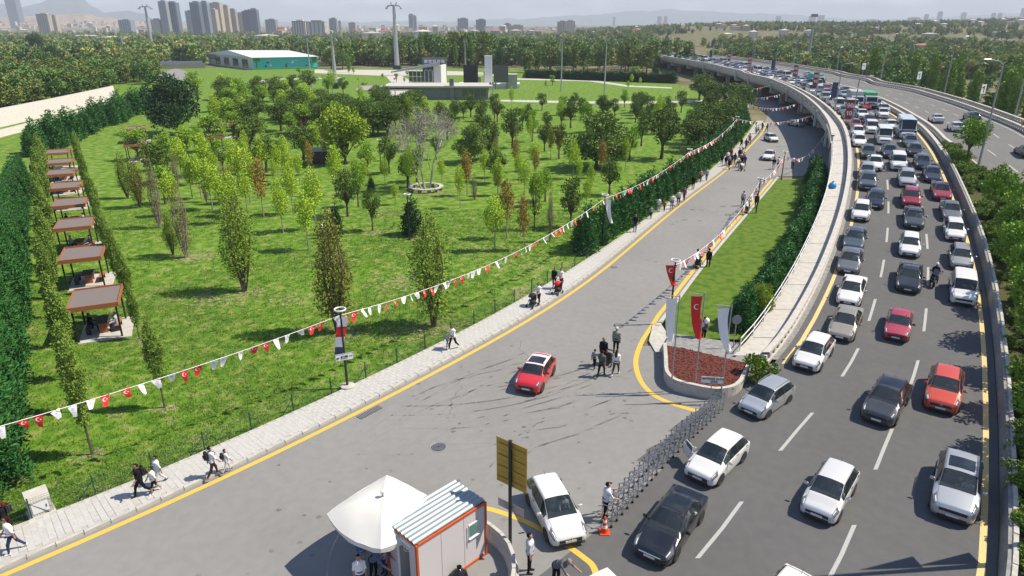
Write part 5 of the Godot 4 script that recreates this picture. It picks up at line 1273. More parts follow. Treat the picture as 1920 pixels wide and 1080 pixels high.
func lawn_details():
	# worn patches: crumbs of dry earth and straw lying in the grass
	var crumbs = Shape.new(); rng.seed = 66
	for q in [[370, 482, 1.8, 260], [640, 626, 1.6, 200], [820, 617, 2.0, 260], [466, 549, 1.2, 130], [790, 445, 1.6, 200], [172, 854, .7, 60], [312, 766, .6, 50], [266, 640, .7, 60], [705, 436, 1.4, 140], [800, 360, 4.5, 500], [395, 562, 2.2, 220], [760, 530, 2.4, 300], [720, 400, 3.0, 260], [1010, 500, 3.0, 200], [60, 1000, 1.6, 300], [190, 935, 1.2, 160], [420, 838, 1.0, 120], [900, 470, 3.0, 180], [545, 560, 2.0, 140], [760, 625, 1.6, 120], [980, 545, 1.2, 100]]:
		var cc = ground(q[0], q[1])
		for k in q[3]:
			var p = cc + Vector3(rng.randfn(0, .62), 0, rng.randfn(0, .45)) * q[2]
			if p.x > fence_x(-p.z) - .15: continue
			var g = rng.randf_range(.75, 1.2); var t = rng.randf()
			crumbs.col = Color(lerpf(.30, .24, t) * g, lerpf(.25, .25, t) * g, lerpf(.17, .10, t) * g)
			var r = rng.randf_range(.03, .16); var a = rng.randf() * TAU; var pts = []
			for i in 5: pts.append(p + Vector3(cos(a + i * 1.257) * r * rng.randf_range(.7, 1.5), .006 + .0015 * (k % 4), sin(a + i * 1.257) * r * rng.randf_range(.5, 1.0)))
			for i in range(1, 4): crumbs.tri(pts[0], pts[i], pts[i + 1])
	var cm = obj("worn_patches", crumbs, M.cloth); cm.set_meta("kind", "stuff"); tag(cm, "crumbs of dry earth and straw on worn spots of the lawn", "dry earth")
	# grass blades on the near lawn
	var blades = []
	for v in 3:
		var s2 = Shape.new()
		for k in 7:
			var a = rng.randf() * TAU; var o = Vector3(rng.randfn(0, .05), 0, rng.randfn(0, .05)); var w = Vector3(cos(a), 0, sin(a)) * .012
			var tip = o + Vector3(rng.randfn(0, .04), rng.randf_range(.05, .1), rng.randfn(0, .04)); var g = rng.randf_range(.8, 1.25)
			s2.col = Color([.085, .12, .19][v] * g, [.19, .225, .245][v] * g, [.022, .03, .07][v] * g)
			s2.tri(o - w, tip, o + w)
		blades.append(s2.done())
	var gr = Node3D.new(); gr.name = "grass_blades"; add_child(gr); gr.set_meta("kind", "stuff"); tag(gr, "short mown grass blades of the near lawn", "grass")
	var noise = FastNoiseLite.new(); noise.seed = 8; noise.frequency = .05
	for v in 3:
		var tf = []
		for k in 30000:
			var d2 = 20.0 + pow(rng.randf(), .8) * 55.0
			var x = lerpf(-d2 * .82 - 4.0, fence_x(d2) - .05, rng.randf())
			if noise.get_noise_2d(x, d2) * 2.2 + rng.randfn(0, .35) < [-.9, -.1, .35][v]: continue
			tf.append(Transform3D(Basis(Vector3.UP, rng.randf() * TAU).scaled(Vector3.ONE * rng.randf_range(.8, 1.5)), Vector3(x, 0, -d2)))
		var mm = MultiMesh.new(); mm.transform_format = MultiMesh.TRANSFORM_3D; mm.mesh = blades[v]; mm.instance_count = tf.size()
		for i in tf.size(): mm.set_instance_transform(i, tf[i])
		var mi = MultiMeshInstance3D.new(); mi.name = "blades"; mi.multimesh = mm; mi.material_override = M.leaf; gr.add_child(mi, true); mi.set_meta("kind", "stuff")
func shelters():
	var e = []
	var pos = [[-27.8, 42.3], [-34.2, 51.7], [-40.0, 60.4], [-45.2, 68.3], [-50.3, 76.0], [-55.4, 83.4], [-60.0, 90.5], [-64.8, 98.0], [-57.5, 105.0], [-48.5, 112.0], [-66.0, 122.0], [-53.0, 128.0]]
	var names = ["nearest the pavement lamp, first of the row", "second of the row from the pavement", "third of the row from the pavement", "fourth of the row from the pavement", "fifth of the row from the pavement", "sixth of the row from the pavement", "seventh of the row from the pavement", "eighth of the row from the pavement"]
	for i in pos.size():
		var at = Vector3(pos[i][0], 0, -pos[i][1]); var turn = deg_to_rad(24.0)
		var where = names[i] if i < 8 else "among the trees behind the row"
		var o = thing("picnic_shelter", "brown-roofed picnic shelter, " + where, "shelter", at, turn, "picnic shelters")
		for q in [[-1, -1], [1, -1], [1, 1], [-1, 1]]:
			var s = Shape.new(); s.box(Vector3(q[0] * 1.25, 1.15, q[1] * 1.6), Vector3(.11, 2.3, .11)); obj("post", s, M.dark_metal, o)
		var s = Shape.new(); s.box(Vector3(0, 2.48, 0), Vector3(2.86, .05, 3.66)); obj("roof_deck", s, M.roof_felt, o)
		for q in [[0, 1.86, 2.95, 0], [0, -1.86, 2.95, 0], [1.45, 0, 3.66, 1], [-1.45, 0, 3.66, 1]]:
			for b in 3:
				s = Shape.new()
				s.box(Vector3(q[0], 2.34 + b * .115, q[1]), Vector3(q[2] if q[3] == 0 else .045, .1, .045 if q[3] == 0 else q[2])); obj("fascia_board", s, M.wood, o)
		var pd = Shape.new(); pd.cbox(Vector3(.25, .04, -.05), Vector3(3.1, .09, 3.7), .015)
		tag(obj("concrete_pad", pd, M.pale_concrete, null, at), "pale concrete pad under the picnic shelter, " + where, "pad", "pads of the picnic shelters").rotation.y = turn
		if i > 6: continue
		var t = thing("picnic_table", "dark picnic table under the shelter, " + where, "picnic table", at + Basis(Vector3.UP, turn) * Vector3(.1, .085, 0), turn, "picnic tables under the shelters")
		for k in 6:
			s = Shape.new(); s.box(Vector3(-.4 + k * .16, .76, 0), Vector3(.145, .05, 1.5)); obj("table_board", s, M.dark_wood, t)
		for z in [-.5, .5]:
			for k in 4:
				s = Shape.new(); s.box(Vector3(0, .1 + k * .17, z), Vector3(.5, .14, .09)); obj("leg_board", s, M.wood, t)
		for sx in [-1, 1]:
			for k in 2:
				s = Shape.new(); s.box(Vector3(sx * (.78 + k * .17), .46, 0), Vector3(.155, .05, 1.5)); obj("bench_board", s, M.wood if sx > 0 else M.dark_wood, t)
			for z in [-.55, .55]:
				s = Shape.new(); s.box(Vector3(sx * .86, .22, z), Vector3(.3, .43, .08)); obj("bench_leg", s, M.dark_metal, t)
func ring_lamp(p, h, label):
	var o = thing("ring_lamp", label, "park lamp", p)
	var s = Shape.new(); s.tube([Vector3.ZERO, Vector3(0, h * .5, 0), Vector3(0, h - .1, 0)], [.075, .065, .05], 8); obj("pole", s.done(50), M.dark_metal, o)
	s = Shape.new()
	var pts = []
	for i in 17: pts.append(Vector3(cos(TAU * i / 16.0) * .3, h, sin(TAU * i / 16.0) * .3))
	s.tube(pts, .045, 6, false); obj("ring_light", s.done(60), M.white_metal, o)
	for k in 2:
		s = Shape.new(); var a = k * PI / 2
		s.tube([Vector3(cos(a) * .28, h - .01, sin(a) * .28), Vector3(0, h - .12, 0), Vector3(-cos(a) * .28, h - .01, -sin(a) * .28)], .014, 5); obj("bracket", s, M.dark_metal, o)
	s = Shape.new(); s.cbox(Vector3(0, .02, 0), Vector3(.3, .04, .3), .01); obj("base_plate", s, M.dark_metal, o)
	return p + Vector3(0, h, 0)
var flag_art = {}
func pennant_art():
	for kind in 2:
		var im = Image.create(96, 128, false, Image.FORMAT_RGBA8)
		im.fill(lin(.62, .022, .022) if kind == 0 else lin(.78, .78, .79))
		var n = 96.0
		for y in 128:
			for x in 96:
				var p = Vector2(x - 44, y - 44)
				if kind == 0:
					var on = p.length() < 23 and (p - Vector2(7, 0)).length() > 18.5
					var q = Vector2(x - 64, y - 44)
					if q.length() < 8.5 and q.length() < 4.0 + 4.5 * pow(absf(cos(2.5 * q.angle())), 3.0): on = true
					if on: im.set_pixel(x, y, lin(.78, .78, .78))
				else:
					var r = p.length()
					if (r < 18 and r > 13) or (absf(p.x) < 5 and absf(p.y) < 10) or (y > 72 and y < 78 and absf(p.x) < 24 and (x / 3) % 3 > 0): im.set_pixel(x, y, lin(.30, .33, .45))
		var m = mat("pennant_red" if kind == 0 else "pennant_white", Color.WHITE, .85)
		m.albedo_texture = ImageTexture.create_from_image(im); m.texture_repeat = false
		m.backlight_enabled = true; m.backlight = lin(.2, .01, .01) if kind == 0 else lin(.22, .22, .22)
		flag_art[kind] = m
	var list = []
	for v in 4:
		var s = Shape.new()
		var w = .21; var h = .56
		var b = [.0, .10, -.09, .18][v]; var tw = [.02, -.05, .06, -.1][v]
		var rows = []
		for i in 5:
			var f = i / 4.0
			rows.append([Vector3(-w * (1 - f * .62) + tw * f, -h * f * (1 - absf(b) * .4), b * f * f + .02 * sin(f * 7.0)), Vector3(w * (1 - f * .62) + tw * f, -h * f * (1 - absf(b) * .4), b * f * f * .6 - .02 * sin(f * 6.0))])
		for i in 4:
			s.quad(rows[i][0], rows[i][1], rows[i + 1][1], rows[i + 1][0])
			var f0 = i / 4.0; var f1 = (i + 1) / 4.0
			for q in [[.31 * f0, f0], [1 - .31 * f0, f0], [1 - .31 * f1, f1], [.31 * f0, f0], [1 - .31 * f1, f1], [.31 * f1, f1]]: s.u.append(Vector2(q[0], q[1]))
		list.append(s.done(60))
	flag_art["mesh"] = list
func bunting(a, b, sag, label, group = ""):
	if flag_art.is_empty(): pennant_art()
	var o = thing("pennant_string", label, "bunting", Vector3.ZERO, 0.0, group)
	var n = maxi(8, int(a.distance_to(b) / .66))
	var pts = []
	for i in n + 1:
		var f = float(i) / n
		pts.append(a.lerp(b, f) - Vector3(0, sag * 4.0 * f * (1 - f), 0))
	var s = Shape.new(); s.tube(pts, .016, 4); obj("cord", s, M.flag_white, o)
	var turn = atan2(-(b - a).z, (b - a).x)
	for i in range(n):
		var p = pts[i].lerp(pts[i + 1], rng.randf_range(.32, .68))
		var red = (i * 7 + int(absf(a.x) * 3)) % 5 in [0, 3]
		var fl = obj("pennant", flag_art["mesh"][rng.randi() % 4], flag_art[0 if red else 1], o, p)
		fl.rotation = Vector3(rng.randf_range(-.5, .5), turn + rng.randf_range(-.6, .6), rng.randf_range(-.2, .2))
		fl.scale = Vector3(rng.randf_range(.8, 1.05), rng.randf_range(.75, 1.1), 1)
func flag(called, label, p, w, h, m, sway, crescent, group = ""):
	var o = thing(called, label, "flag", p, 0.0, group)
	var s = Shape.new()
	var rows = []
	for i in 11:
		var f = i / 10.0
		var r = []
		for j in 5:
			var g = j / 4.0
			r.append(Vector3(w * g * (1 - .45 * f) + sway * f * f, -h * f, .09 * sin(f * 6.0 + g * 4.0) * (.3 + f)))
		rows.append(r)
	for i in 10:
		for j in 4: s.quad(rows[i][j], rows[i][j + 1], rows[i + 1][j + 1], rows[i + 1][j])
	obj("cloth", s.done(70), m, o)
	if crescent:
		s = Shape.new()
		var c = Vector3(w * .45 + sway * .06, -h * .22, .14)
		for i in 16:
			var a0 = .6 + i * .32; var a1 = a0 + .32
			var t0 = .06 * sin(PI * i / 16.0); var t1 = .06 * sin(PI * (i + 1) / 16.0)
			s.quad(c + Vector3(cos(a0), sin(a0), 0) * .16, c + Vector3(cos(a1), sin(a1), 0) * .16, c + Vector3(cos(a1), sin(a1), 0) * (.16 - t1), c + Vector3(cos(a0), sin(a0), 0) * (.16 - t0))
		obj("crescent", s, M.flag_white, o)
	return o
func sign_board(p, y, w, h, turn, label, text, size, posts = true, lines = 1):
	var o = thing("sign", label, "sign", p, turn)
	if posts:
		var s = Shape.new(); s.tube([Vector3(0, 0, -.04), Vector3(0, y + h * .4, -.04)], .03, 6); obj("post", s, M.lamp_grey, o)
	var s = Shape.new(); s.cbox(Vector3(0, y, 0), Vector3(w, h, .03), .006); obj("board", s, M.sign_white, o)
	for q in [[0, h * .47, w, .02], [0, -h * .47, w, .02], [w * .485, 0, .02, h], [-w * .485, 0, .02, h]]:
		s = Shape.new(); s.box(Vector3(q[0], y + q[1], .017), Vector3(q[2], q[3], .012)); obj("border", s, M.lamp_grey, o)
	var ax = 0.0
	if lines == 2:
		ax = .1
		s = Shape.new(); s.box(Vector3(-w * .37, y + h * .18, .022), Vector3(.12, .035, .012)); s.tri(Vector3(-w * .46, y + h * .18, .024), Vector3(-w * .39, y + h * .33, .024), Vector3(-w * .39, y + h * .03, .024)); obj("arrow", s, M.sign_black, o)
	else:
		for q in [[-.37, -.1, .13, .2, M.sign_black], [-.30, -.02, .05, .16, M.dark_red], [-.16, .0, .05, .3, M.sign_black], [.0, -.02, .3, .05, M.sign_black], [.12, .02, .16, .2, M.sign_black], [.0, .18, .36, .03, M.flag_navy], [.0, -.22, .36, .03, M.flag_navy], [.31, .02, .1, .06, M.sign_black]]:
			s = Shape.new(); s.box(Vector3(q[0] * w, y + q[1] * h, .022), Vector3(q[2] * w, q[3] * h, .012)); obj("pictogram", s, q[4], o)
		s = Shape.new(); s.tri(Vector3(w * .43, y + h * .02, .024), Vector3(w * .36, y + h * .15, .024), Vector3(w * .36, y - h * .11, .024)); obj("arrow", s, M.sign_black, o)
		return o
	var tl = text.split("\n")
	for i in tl.size():
		var tm = TextMesh.new(); tm.text = tl[i]; tm.font_size = 64; tm.pixel_size = size / 64.0; tm.depth = .012; tm.font = font()
		obj("lettering", tm, M.sign_black, o, Vector3(ax, y + ((tl.size() - 1) * .5 - i) * size * 1.1, .022))
	return o

# ---------------------------------------------------------------- the plaza
func plaza():
	# guard cabin
	var ca = thing("guard_cabin", "grey guard cabin with an orange frame and ribbed metal roof", "cabin", Vector3(-2.82, .02, -20.77), deg_to_rad(45.5))
	var L = 3.3; var W = 1.78; var Hh = 2.5
	for q in [[-1, -1], [1, -1], [1, 1], [-1, 1]]:
		var s = Shape.new(); s.cbox(Vector3(q[0] * L * .5, Hh * .5, q[1] * W * .5), Vector3(.1, Hh, .1), .012); obj("corner_post", s, M.orange_paint, ca)
	for y in [.06, Hh - .03]:
		for q in [[0, W * .5, L - .1, .08], [0, -W * .5, L - .1, .08], [L * .5, 0, .08, W - .1], [-L * .5, 0, .08, W - .1]]:
			var s = Shape.new(); s.cbox(Vector3(q[0], y, q[1]), Vector3(q[2], .12, q[3]), .01); obj("frame_beam", s, M.orange_paint, ca)
	for k in 3:
		var s = Shape.new(); s.box(Vector3(-L / 3 + k * L / 3, 1.26, W * .5 - .02), Vector3(L / 3 - .02, 2.28, .05)); obj("wall_panel", s, M.panel_grey, ca)
		s = Shape.new(); s.box(Vector3(-L / 3 + k * L / 3, 1.26, -W * .5 + .02), Vector3(L / 3 - .02, 2.28, .05)); obj("wall_panel", s, M.panel_grey, ca)
	var s = Shape.new(); s.box(Vector3(L * .5 - .02, 1.26, 0), Vector3(.05, 2.28, W - .1)); obj("wall_panel", s, M.panel_grey, ca)
	for q in [[-.55, .5], [.62, .36]]:
		s = Shape.new(); s.box(Vector3(-L * .5 + .02, 1.26, q[0]), Vector3(.05, 2.28, q[1])); obj("wall_panel", s, M.panel_grey, ca)
	s = Shape.new(); s.box(Vector3(-L * .5 + .02, 2.2, .07), Vector3(.05, .4, .76)); obj("wall_panel", s, M.panel_grey, ca)
	s = Shape.new(); s.box(Vector3(0, .03, 0), Vector3(L - .1, .05, W - .1)); obj("floor", s, M.grey_concrete, ca)
	# ribbed roof
	s = Shape.new()
	var n = 32
	for i in n:
		var f0 = float(i) / n; var f1 = float(i + 1) / n
		var y0 = Hh + .04 + .045 * (1.0 if (i / 2) % 2 == 0 else 0.0); var y1 = Hh + .04 + .045 * (1.0 if ((i + 1) / 2) % 2 == 0 else 0.0)
		s.quad(Vector3(-L * .5 - .03, y0, lerpf(-W * .5, W * .5, f0)), Vector3(-L * .5 - .03, y1, lerpf(-W * .5, W * .5, f1)), Vector3(L * .5 + .03, y1, lerpf(-W * .5, W * .5, f1)), Vector3(L * .5 + .03, y0, lerpf(-W * .5, W * .5, f0)))
	obj("ribbed_roof", s, mat("roof_sheet", lin(.27, .32, .34), .5, .25), ca)
	for q in [[-.75, 1], [.6, 1], [-.8, -1], [.5, -1]]:
		s = Shape.new(); s.tube([Vector3(q[0] - .05, Hh, q[1] * W * .5), Vector3(q[0] - .05, Hh + .1, q[1] * W * .5), Vector3(q[0] + .05, Hh + .1, q[1] * W * .5), Vector3(q[0] + .05, Hh, q[1] * W * .5)], .012, 5); obj("lifting_eye", s, M.orange_paint, ca)
	# window and door
	var wn = Shape.new(); wn.cbox(Vector3(1.02, 1.62, W * .5 + .02), Vector3(.52, .62, .05), .01)
	var wo = obj("window", wn, M.panel_edge, ca)
	s = Shape.new(); s.box(Vector3(1.02, 1.62, W * .5 + .05), Vector3(.42, .5, .01)); obj("pane", s, mat("green_pane", lin(.10, .20, .17), .1), wo)
	s = Shape.new(); s.box(Vector3(1.02, 1.3, W * .5 + .06), Vector3(.56, .03, .09)); obj("sill", s, M.panel_edge, wo)
	s = Shape.new(); s.box(Vector3(.70, 1.4, W * .5 + .02), Vector3(.025, .95, .03)); obj("cable_duct", s, M.panel_edge, ca)
	s = Shape.new(); s.box(Vector3(-L * .5 - .03, 2.28, 0), Vector3(.04, .05, 1.2)); obj("lintel_lamp", s, M.sign_white, ca)
	var dr = Node3D.new(); dr.name = "door"; ca.add_child(dr); dr.position = Vector3(-L * .5 - .02, 0, -.28); dr.rotation.y = .95
	for q in [[0.03, .36, .06, 1.95, 1.02], [0, .03, .06, 1.95, 1.02]]: pass
	for q in [[.04, .06, 1.02, 1.9, .08], [.72, .06, 1.02, 1.9, .08]]:
		s = Shape.new(); s.box(Vector3(0, 1.03, q[0]), Vector3(.05, 1.92, .08)); obj("door_stile", s, M.panel_edge, dr)
	for y in [.12, 1.95]:
		s = Shape.new(); s.box(Vector3(0, y, .38), Vector3(.05, .12, .62)); obj("door_rail", s, M.panel_edge, dr)
	s = Shape.new(); s.box(Vector3(0, 1.03, .38), Vector3(.02, 1.72, .62)); obj("door_panel", s, mat("door_grey", lin(.20, .20, .20), .35), dr)
	for r in [[.15, .12], [.07, .04]]:
		s = Shape.new(); s.lathe([Vector2(r[1], 0), Vector2(r[1], .012), Vector2(r[0], .012), Vector2(r[0], 0)], 20, Transform3D(Basis(Vector3.BACK, PI / 2), Vector3(-.012, 1.62, .38))); obj("door_emblem", s, M.sign_white, dr)
	# bag and small things by the cabin
	var bg = thing("bin_bag", "shiny black rubbish bag against the cabin wall", "bag", ground(862, 1092))
	s = Shape.new(); s.lathe([Vector2(0, 0), Vector2(.3, .02), Vector2(.36, .2), Vector2(.30, .45), Vector2(.14, .6), Vector2(.05, .66), Vector2(.1, .76)], 11); obj("sack", s.done(50), mat("bag_black", lin(.012, .012, .013), .15), bg)
	# parasol
	var um = thing("market_parasol", "white square market parasol beside the guard cabin", "parasol", Vector3(-4.85, 0, -21.1), .12)
	s = Shape.new()
	var cs = []
	for i in 4: cs.append(Vector3(cos(i * PI / 2) * 2.12, 2.35, sin(i * PI / 2) * 2.12))
	var peak = Vector3(0, 2.95, 0)
	for i in 4:
		var a = cs[i]; var b = cs[(i + 1) % 4]
		for u in 8:
			for v in 6:
				var g = func(uu, vv):
					var e = a.lerp(b, uu) * Vector3(1.0 + .16 * sin(PI * uu), 1, 1.0 + .16 * sin(PI * uu))
					var q = peak.lerp(e, vv)
					q.y += .16 * sin(PI * vv) - .20 * sin(PI * uu) * vv * (1.0 - .3 * vv) + .028 * sin(vv * 11.0 + uu * 7.0 + i) * sin(PI * uu) + .014 * sin(uu * 23.0 + i * 2.0) * vv
					return q
				s.quad(g.call(u / 8.0, v / 6.0), g.call((u + 1) / 8.0, v / 6.0), g.call((u + 1) / 8.0, (v + 1) / 6.0), g.call(u / 8.0, (v + 1) / 6.0))
	obj("canopy", s.done(35), M.canvas, um)
	s = Shape.new()
	for i in 4:
		var a = cs[i]; var b = cs[(i + 1) % 4]
		for u in 8:
			var b0 = 1.0 + .16 * sin(PI * u / 8.0); var b1 = 1.0 + .16 * sin(PI * (u + 1) / 8.0)
			var q0 = a.lerp(b, u / 8.0) * Vector3(b0, 1, b0) - Vector3(0, .14 * sin(PI * u / 8.0), 0); var q1 = a.lerp(b, (u + 1) / 8.0) * Vector3(b1, 1, b1) - Vector3(0, .14 * sin(PI * (u + 1) / 8.0), 0)
			var w0 = .22 + .03 * sin(u * 2.0); var w1 = .22 + .03 * sin((u + 1) * 2.0)
			s.quad(q0, q1, q1 * Vector3(.98, 1, .98) - Vector3(0, w1, 0), q0 * Vector3(.98, 1, .98) - Vector3(0, w0, 0))
	obj("valance", s.done(40), M.canvas, um)
	s = Shape.new(); s.tube([Vector3(0, .05, 0), Vector3(0, 3.2, 0)], .035, 8); obj("pole", s, M.lamp_grey, um)
	for i in 4:
		s = Shape.new(); s.tube([peak - Vector3(0, .05, 0), cs[i] - Vector3(0, .02, 0)], .014, 5); obj("rib", s, M.lamp_grey, um)
	s = Shape.new(); s.lathe([Vector2(.09, 3.12), Vector2(.1, 3.2), Vector2(0, 3.26)], 8); obj("finial", s, M.canvas, um)
	s = Shape.new(); s.cbox(Vector3(0, .05, 0), Vector3(.7, .1, .7), .02); obj("base", s, M.grey_concrete, um)
	# folding table under the parasol
	var tb = thing("folding_table", "small folding table in the shade of the parasol", "table", Vector3(-4.1, 0, -20.6), .7)
	s = Shape.new(); s.box(Vector3(0, .72, 0), Vector3(1.1, .04, .6)); obj("table_top", s, M.lamp_grey, tb)
	for q in [[-.45, -.22], [.45, -.22], [.45, .22], [-.45, .22]]:
		s = Shape.new(); s.tube([Vector3(q[0], 0, q[1]), Vector3(q[0], .7, q[1])], .018, 5); obj("leg", s, M.dark_metal, tb)
	# rear of a yellow direction sign
	var ys = thing("yellow_road_sign", "tall yellow road sign seen from behind on a dark post", "road sign", ground(958, 1032), deg_to_rad(-37))
	s = Shape.new(); s.tube([Vector3(0, 0, .05), Vector3(0, 5.15, .05)], .07, 8); obj("post", s, M.dark_metal, ys)
	for k in 4:
		s = Shape.new(); s.cbox(Vector3(0, 4.78 - k * .50, -.05), Vector3(1.42, .485, .04), .008); obj("sign_panel", s, M.yellow_sign, ys)
	for k in 4:
		s = Shape.new(); s.box(Vector3(0, 4.78 - k * .5, -.005), Vector3(1.25, .05, .05)); obj("stiffener", s, M.yellow_sign, ys)
	for k in [-1, 1]:
		s = Shape.new(); s.cbox(Vector3(k * .34, 2.1, 0), Vector3(.55, .36, .02), .004); obj("small_plate", s, mat("plate_grey", lin(.34, .34, .35), .35, .5), ys)
	# jersey blocks
	var jp = smooth_line([Vector2(-1.25, 22.55), Vector2(-.62, 21.95), Vector2(-.12, 21.15), Vector2(.08, 20.2), Vector2(.0, 19.2)], 3)
	for i in range(0, jp.size() - 1, 2):
		var a = jp[i]; var b = jp[mini(i + 2, jp.size() - 1)]
		if a.distance_to(b) < .3: continue
		var o = thing("concrete_barrier", "pale low concrete barrier block in the curved row by the cabin", "barrier", Vector3((a.x + b.x) * .5, 0, -(a.y + b.y) * .5), atan2(b.y - a.y, b.x - a.x), "barrier blocks by the cabin")
		var ll = a.distance_to(b) - .03
		s = Shape.new()
		var pr = [Vector2(-.2, 0), Vector2(-.2, .12), Vector2(-.09, .32), Vector2(-.07, .72), Vector2(.07, .72), Vector2(.09, .32), Vector2(.2, .12), Vector2(.2, 0)]
		for k in 7: s.quad(Vector3(-ll * .5, pr[k].y, pr[k].x), Vector3(ll * .5, pr[k].y, pr[k].x), Vector3(ll * .5, pr[k + 1].y, pr[k + 1].x), Vector3(-ll * .5, pr[k + 1].y, pr[k + 1].x))
		for x in [-ll * .5, ll * .5]:
			for k in 3: s.quad(Vector3(x, pr[k].y, pr[k].x), Vector3(x, pr[k + 1].y, pr[k + 1].x), Vector3(x, pr[6 - k].y, pr[6 - k].x), Vector3(x, pr[7 - k].y, pr[7 - k].x))
		obj("block", s, M.concrete, o)
	# expanding barriers
	var bp = px_line([[1137, 985], [1180, 935], [1222, 888], [1262, 842], [1303, 802], [1347, 768]])
	for seg in 3:
		var a = bp[seg * 2 - (1 if seg == 2 else 0)] if seg < 2 else bp[4]
		a = [bp[0], bp[2] + Vector2(.05, .1), bp[3] + Vector2(.75, .75)][seg]; var b = [bp[2], bp[3] + Vector2(.7, .7), bp[5]][seg]
		expanding_barrier(a, b, [9, 6, 8][seg], ["expanding steel barrier reaching from the traffic cone", "middle expanding steel barrier beside the white car's open door", "expanding steel barrier ending at the planter sign"][seg])
	# cone
	var co = thing("traffic_cone", "orange traffic cone with white bands at the barrier's end", "cone", ground(1133, 998))
	s = Shape.new(); s.cbox(Vector3(0, .025, 0), Vector3(.42, .05, .42), .015); obj("base", s, M.orange_plastic, co)
	var ys2 = [.05, .26, .40, .53, .64, .80]
	for k in 5:
		s = Shape.new(); var r0 = lerpf(.155, .03, (ys2[k] - .05) / .75); var r1 = lerpf(.155, .03, (ys2[k + 1] - .05) / .75)
		s.lathe([Vector2(r0, ys2[k]), Vector2(r1, ys2[k + 1])] + ([Vector2(0, ys2[k + 1])] if k == 4 else []), 16); obj("band" if k % 2 else "cone_body", s.done(50), M.sign_white if k % 2 else M.orange_plastic, co)
	# planter with flags
	var pl = thing("planter_wall", "pale concrete planter wall with a rounded nose at the road fork", "planter")
	var ring = smooth_line([Vector2(9.55, 39.0), Vector2(9.2, 37.0), Vector2(8.9, 35.2), Vector2(9.25, 34.15), Vector2(10.2, 33.55), Vector2(11.3, 33.15), Vector2(12.3, 33.4), Vector2(12.95, 34.0), Vector2(13.6, 35.1), Vector2(14.3, 36.4)], 3)
	for i in ring.size() - 1:
		var t = (ring[i + 1] - ring[i]).normalized() * .22
		var nn = Vector2(-t.y, t.x)
		var t2 = (ring[mini(i + 2, ring.size() - 1)] - ring[i + 1]).normalized() * .22 if i + 2 < ring.size() else t
		var t0 = (ring[i] - ring[i - 1]).normalized() * .22 if i > 0 else t
		var na = ((nn + Vector2(-t0.y, t0.x)) * .5); var nb = ((nn + Vector2(-t2.y, t2.x)) * .5)
		s = Shape.new(); s.prism([ring[i], ring[i + 1], ring[i + 1] + nb, ring[i] + na], -.02, .72); obj("wall_segment", s, M.concrete, pl)
	var bed = ring.duplicate(); bed.append(Vector2(12.6, 37.4)); bed.append(Vector2(10.6, 38.6))
	s = Shape.new(); s.poly(bed, .56); struct("mulch_bed", s, M.red_mulch)
	var chips = Shape.new(); rng.seed = 17
	for k in 1500:
		var p = Vector2(rng.randf_range(9.0, 14.3), rng.randf_range(33.4, 38.8))
		if not Geometry2D.is_point_in_polygon(p, PackedVector2Array(bed)): continue
		var g = rng.randf_range(.5, 1.5); chips.col = Color(.12 * g, .035 * g, .028 * g)
		chips.box(Vector3(p.x, .575, -p.y), Vector3(rng.randf_range(.06, .14), .03, rng.randf_range(.03, .06)), Basis(Vector3.UP, rng.randf() * 3) * Basis(Vector3.RIGHT, rng.randfn(0, .4)))
	var ch = obj("mulch_chips", chips, M.tinted); ch.set_meta("kind", "stuff"); tag(ch, "red-brown bark chips filling the planter", "mulch")
	var slab = Shape.new(); slab.prism([Vector2(9.6, 39.05), Vector2(10.6, 38.7), Vector2(12.6, 37.5), Vector2(14.2, 36.5), Vector2(15.2, 38.3), Vector2(14.2, 39.6), Vector2(10.5, 41.0)], .1, .46)
	struct("planter_slab", slab, M.grey_concrete)
	for a in [[1259, 718, 556, "flag_white", "white flag with a blue emblem on a planter pole", -.45, .35], [1303, 720, 552, "flag_red", "red flag on the middle planter pole", -.45, .55], [1352, 735, 574, "flag_white", "white flag on the planter pole nearest the walkway", -.5, .75]]:
		var p = ground(a[0], a[1], .56); var hh = tall(p, a[2]) + .1
		var o = thing("flag_pole", "slim grey flag pole in the planter holding the " + a[4].get_slice(" on", 0), "flag pole", p)
		s = Shape.new(); s.tube([Vector3.ZERO, Vector3(.0, hh, 0)], [.045, .03], 7); obj("pole", s, M.lamp_grey, o)
		s = Shape.new(); s.tube([Vector3(.05, hh - .12, 0), Vector3(-.85, hh - .02, 0)], .025, 6); obj("crossarm", s, M.lamp_grey, o)
		s = Shape.new(); s.tube([Vector3(.05, hh - .28, 0), Vector3(-.85, hh - .18, 0)], .015, 5); obj("crossarm", s, M.lamp_grey, o)
		flag("long_flag", a[4], p + Vector3(-.72, hh - .2, .03), .62, 2.5, M[a[3]], a[6] * .9, a[3] == "flag_red")
		if a[3] == "flag_white":
			pass
	sign_board(ground(1330, 758), 1.5, 1.2, .40, -.12, "white arrow sign with two lines of dark lettering before the planter", "KONSER ALANI\nGİRİŞ", .15, true, 2)
	var rs = thing("round_sign_back", "round grey road sign seen from behind at the walkway's end", "road sign", on_road(1374, 655))
	s = Shape.new(); s.tube([Vector3.ZERO, Vector3(0, 2.3, 0)], .03, 6); obj("post", s, M.lamp_grey, rs)
	s = Shape.new(); s.lathe([Vector2(.3, 0), Vector2(.3, .02), Vector2(0, .02)], 20, Transform3D(Basis(Vector3.RIGHT, PI / 2), Vector3(0, 2.05, .03))); obj("disc", s, M.lamp_grey, rs)
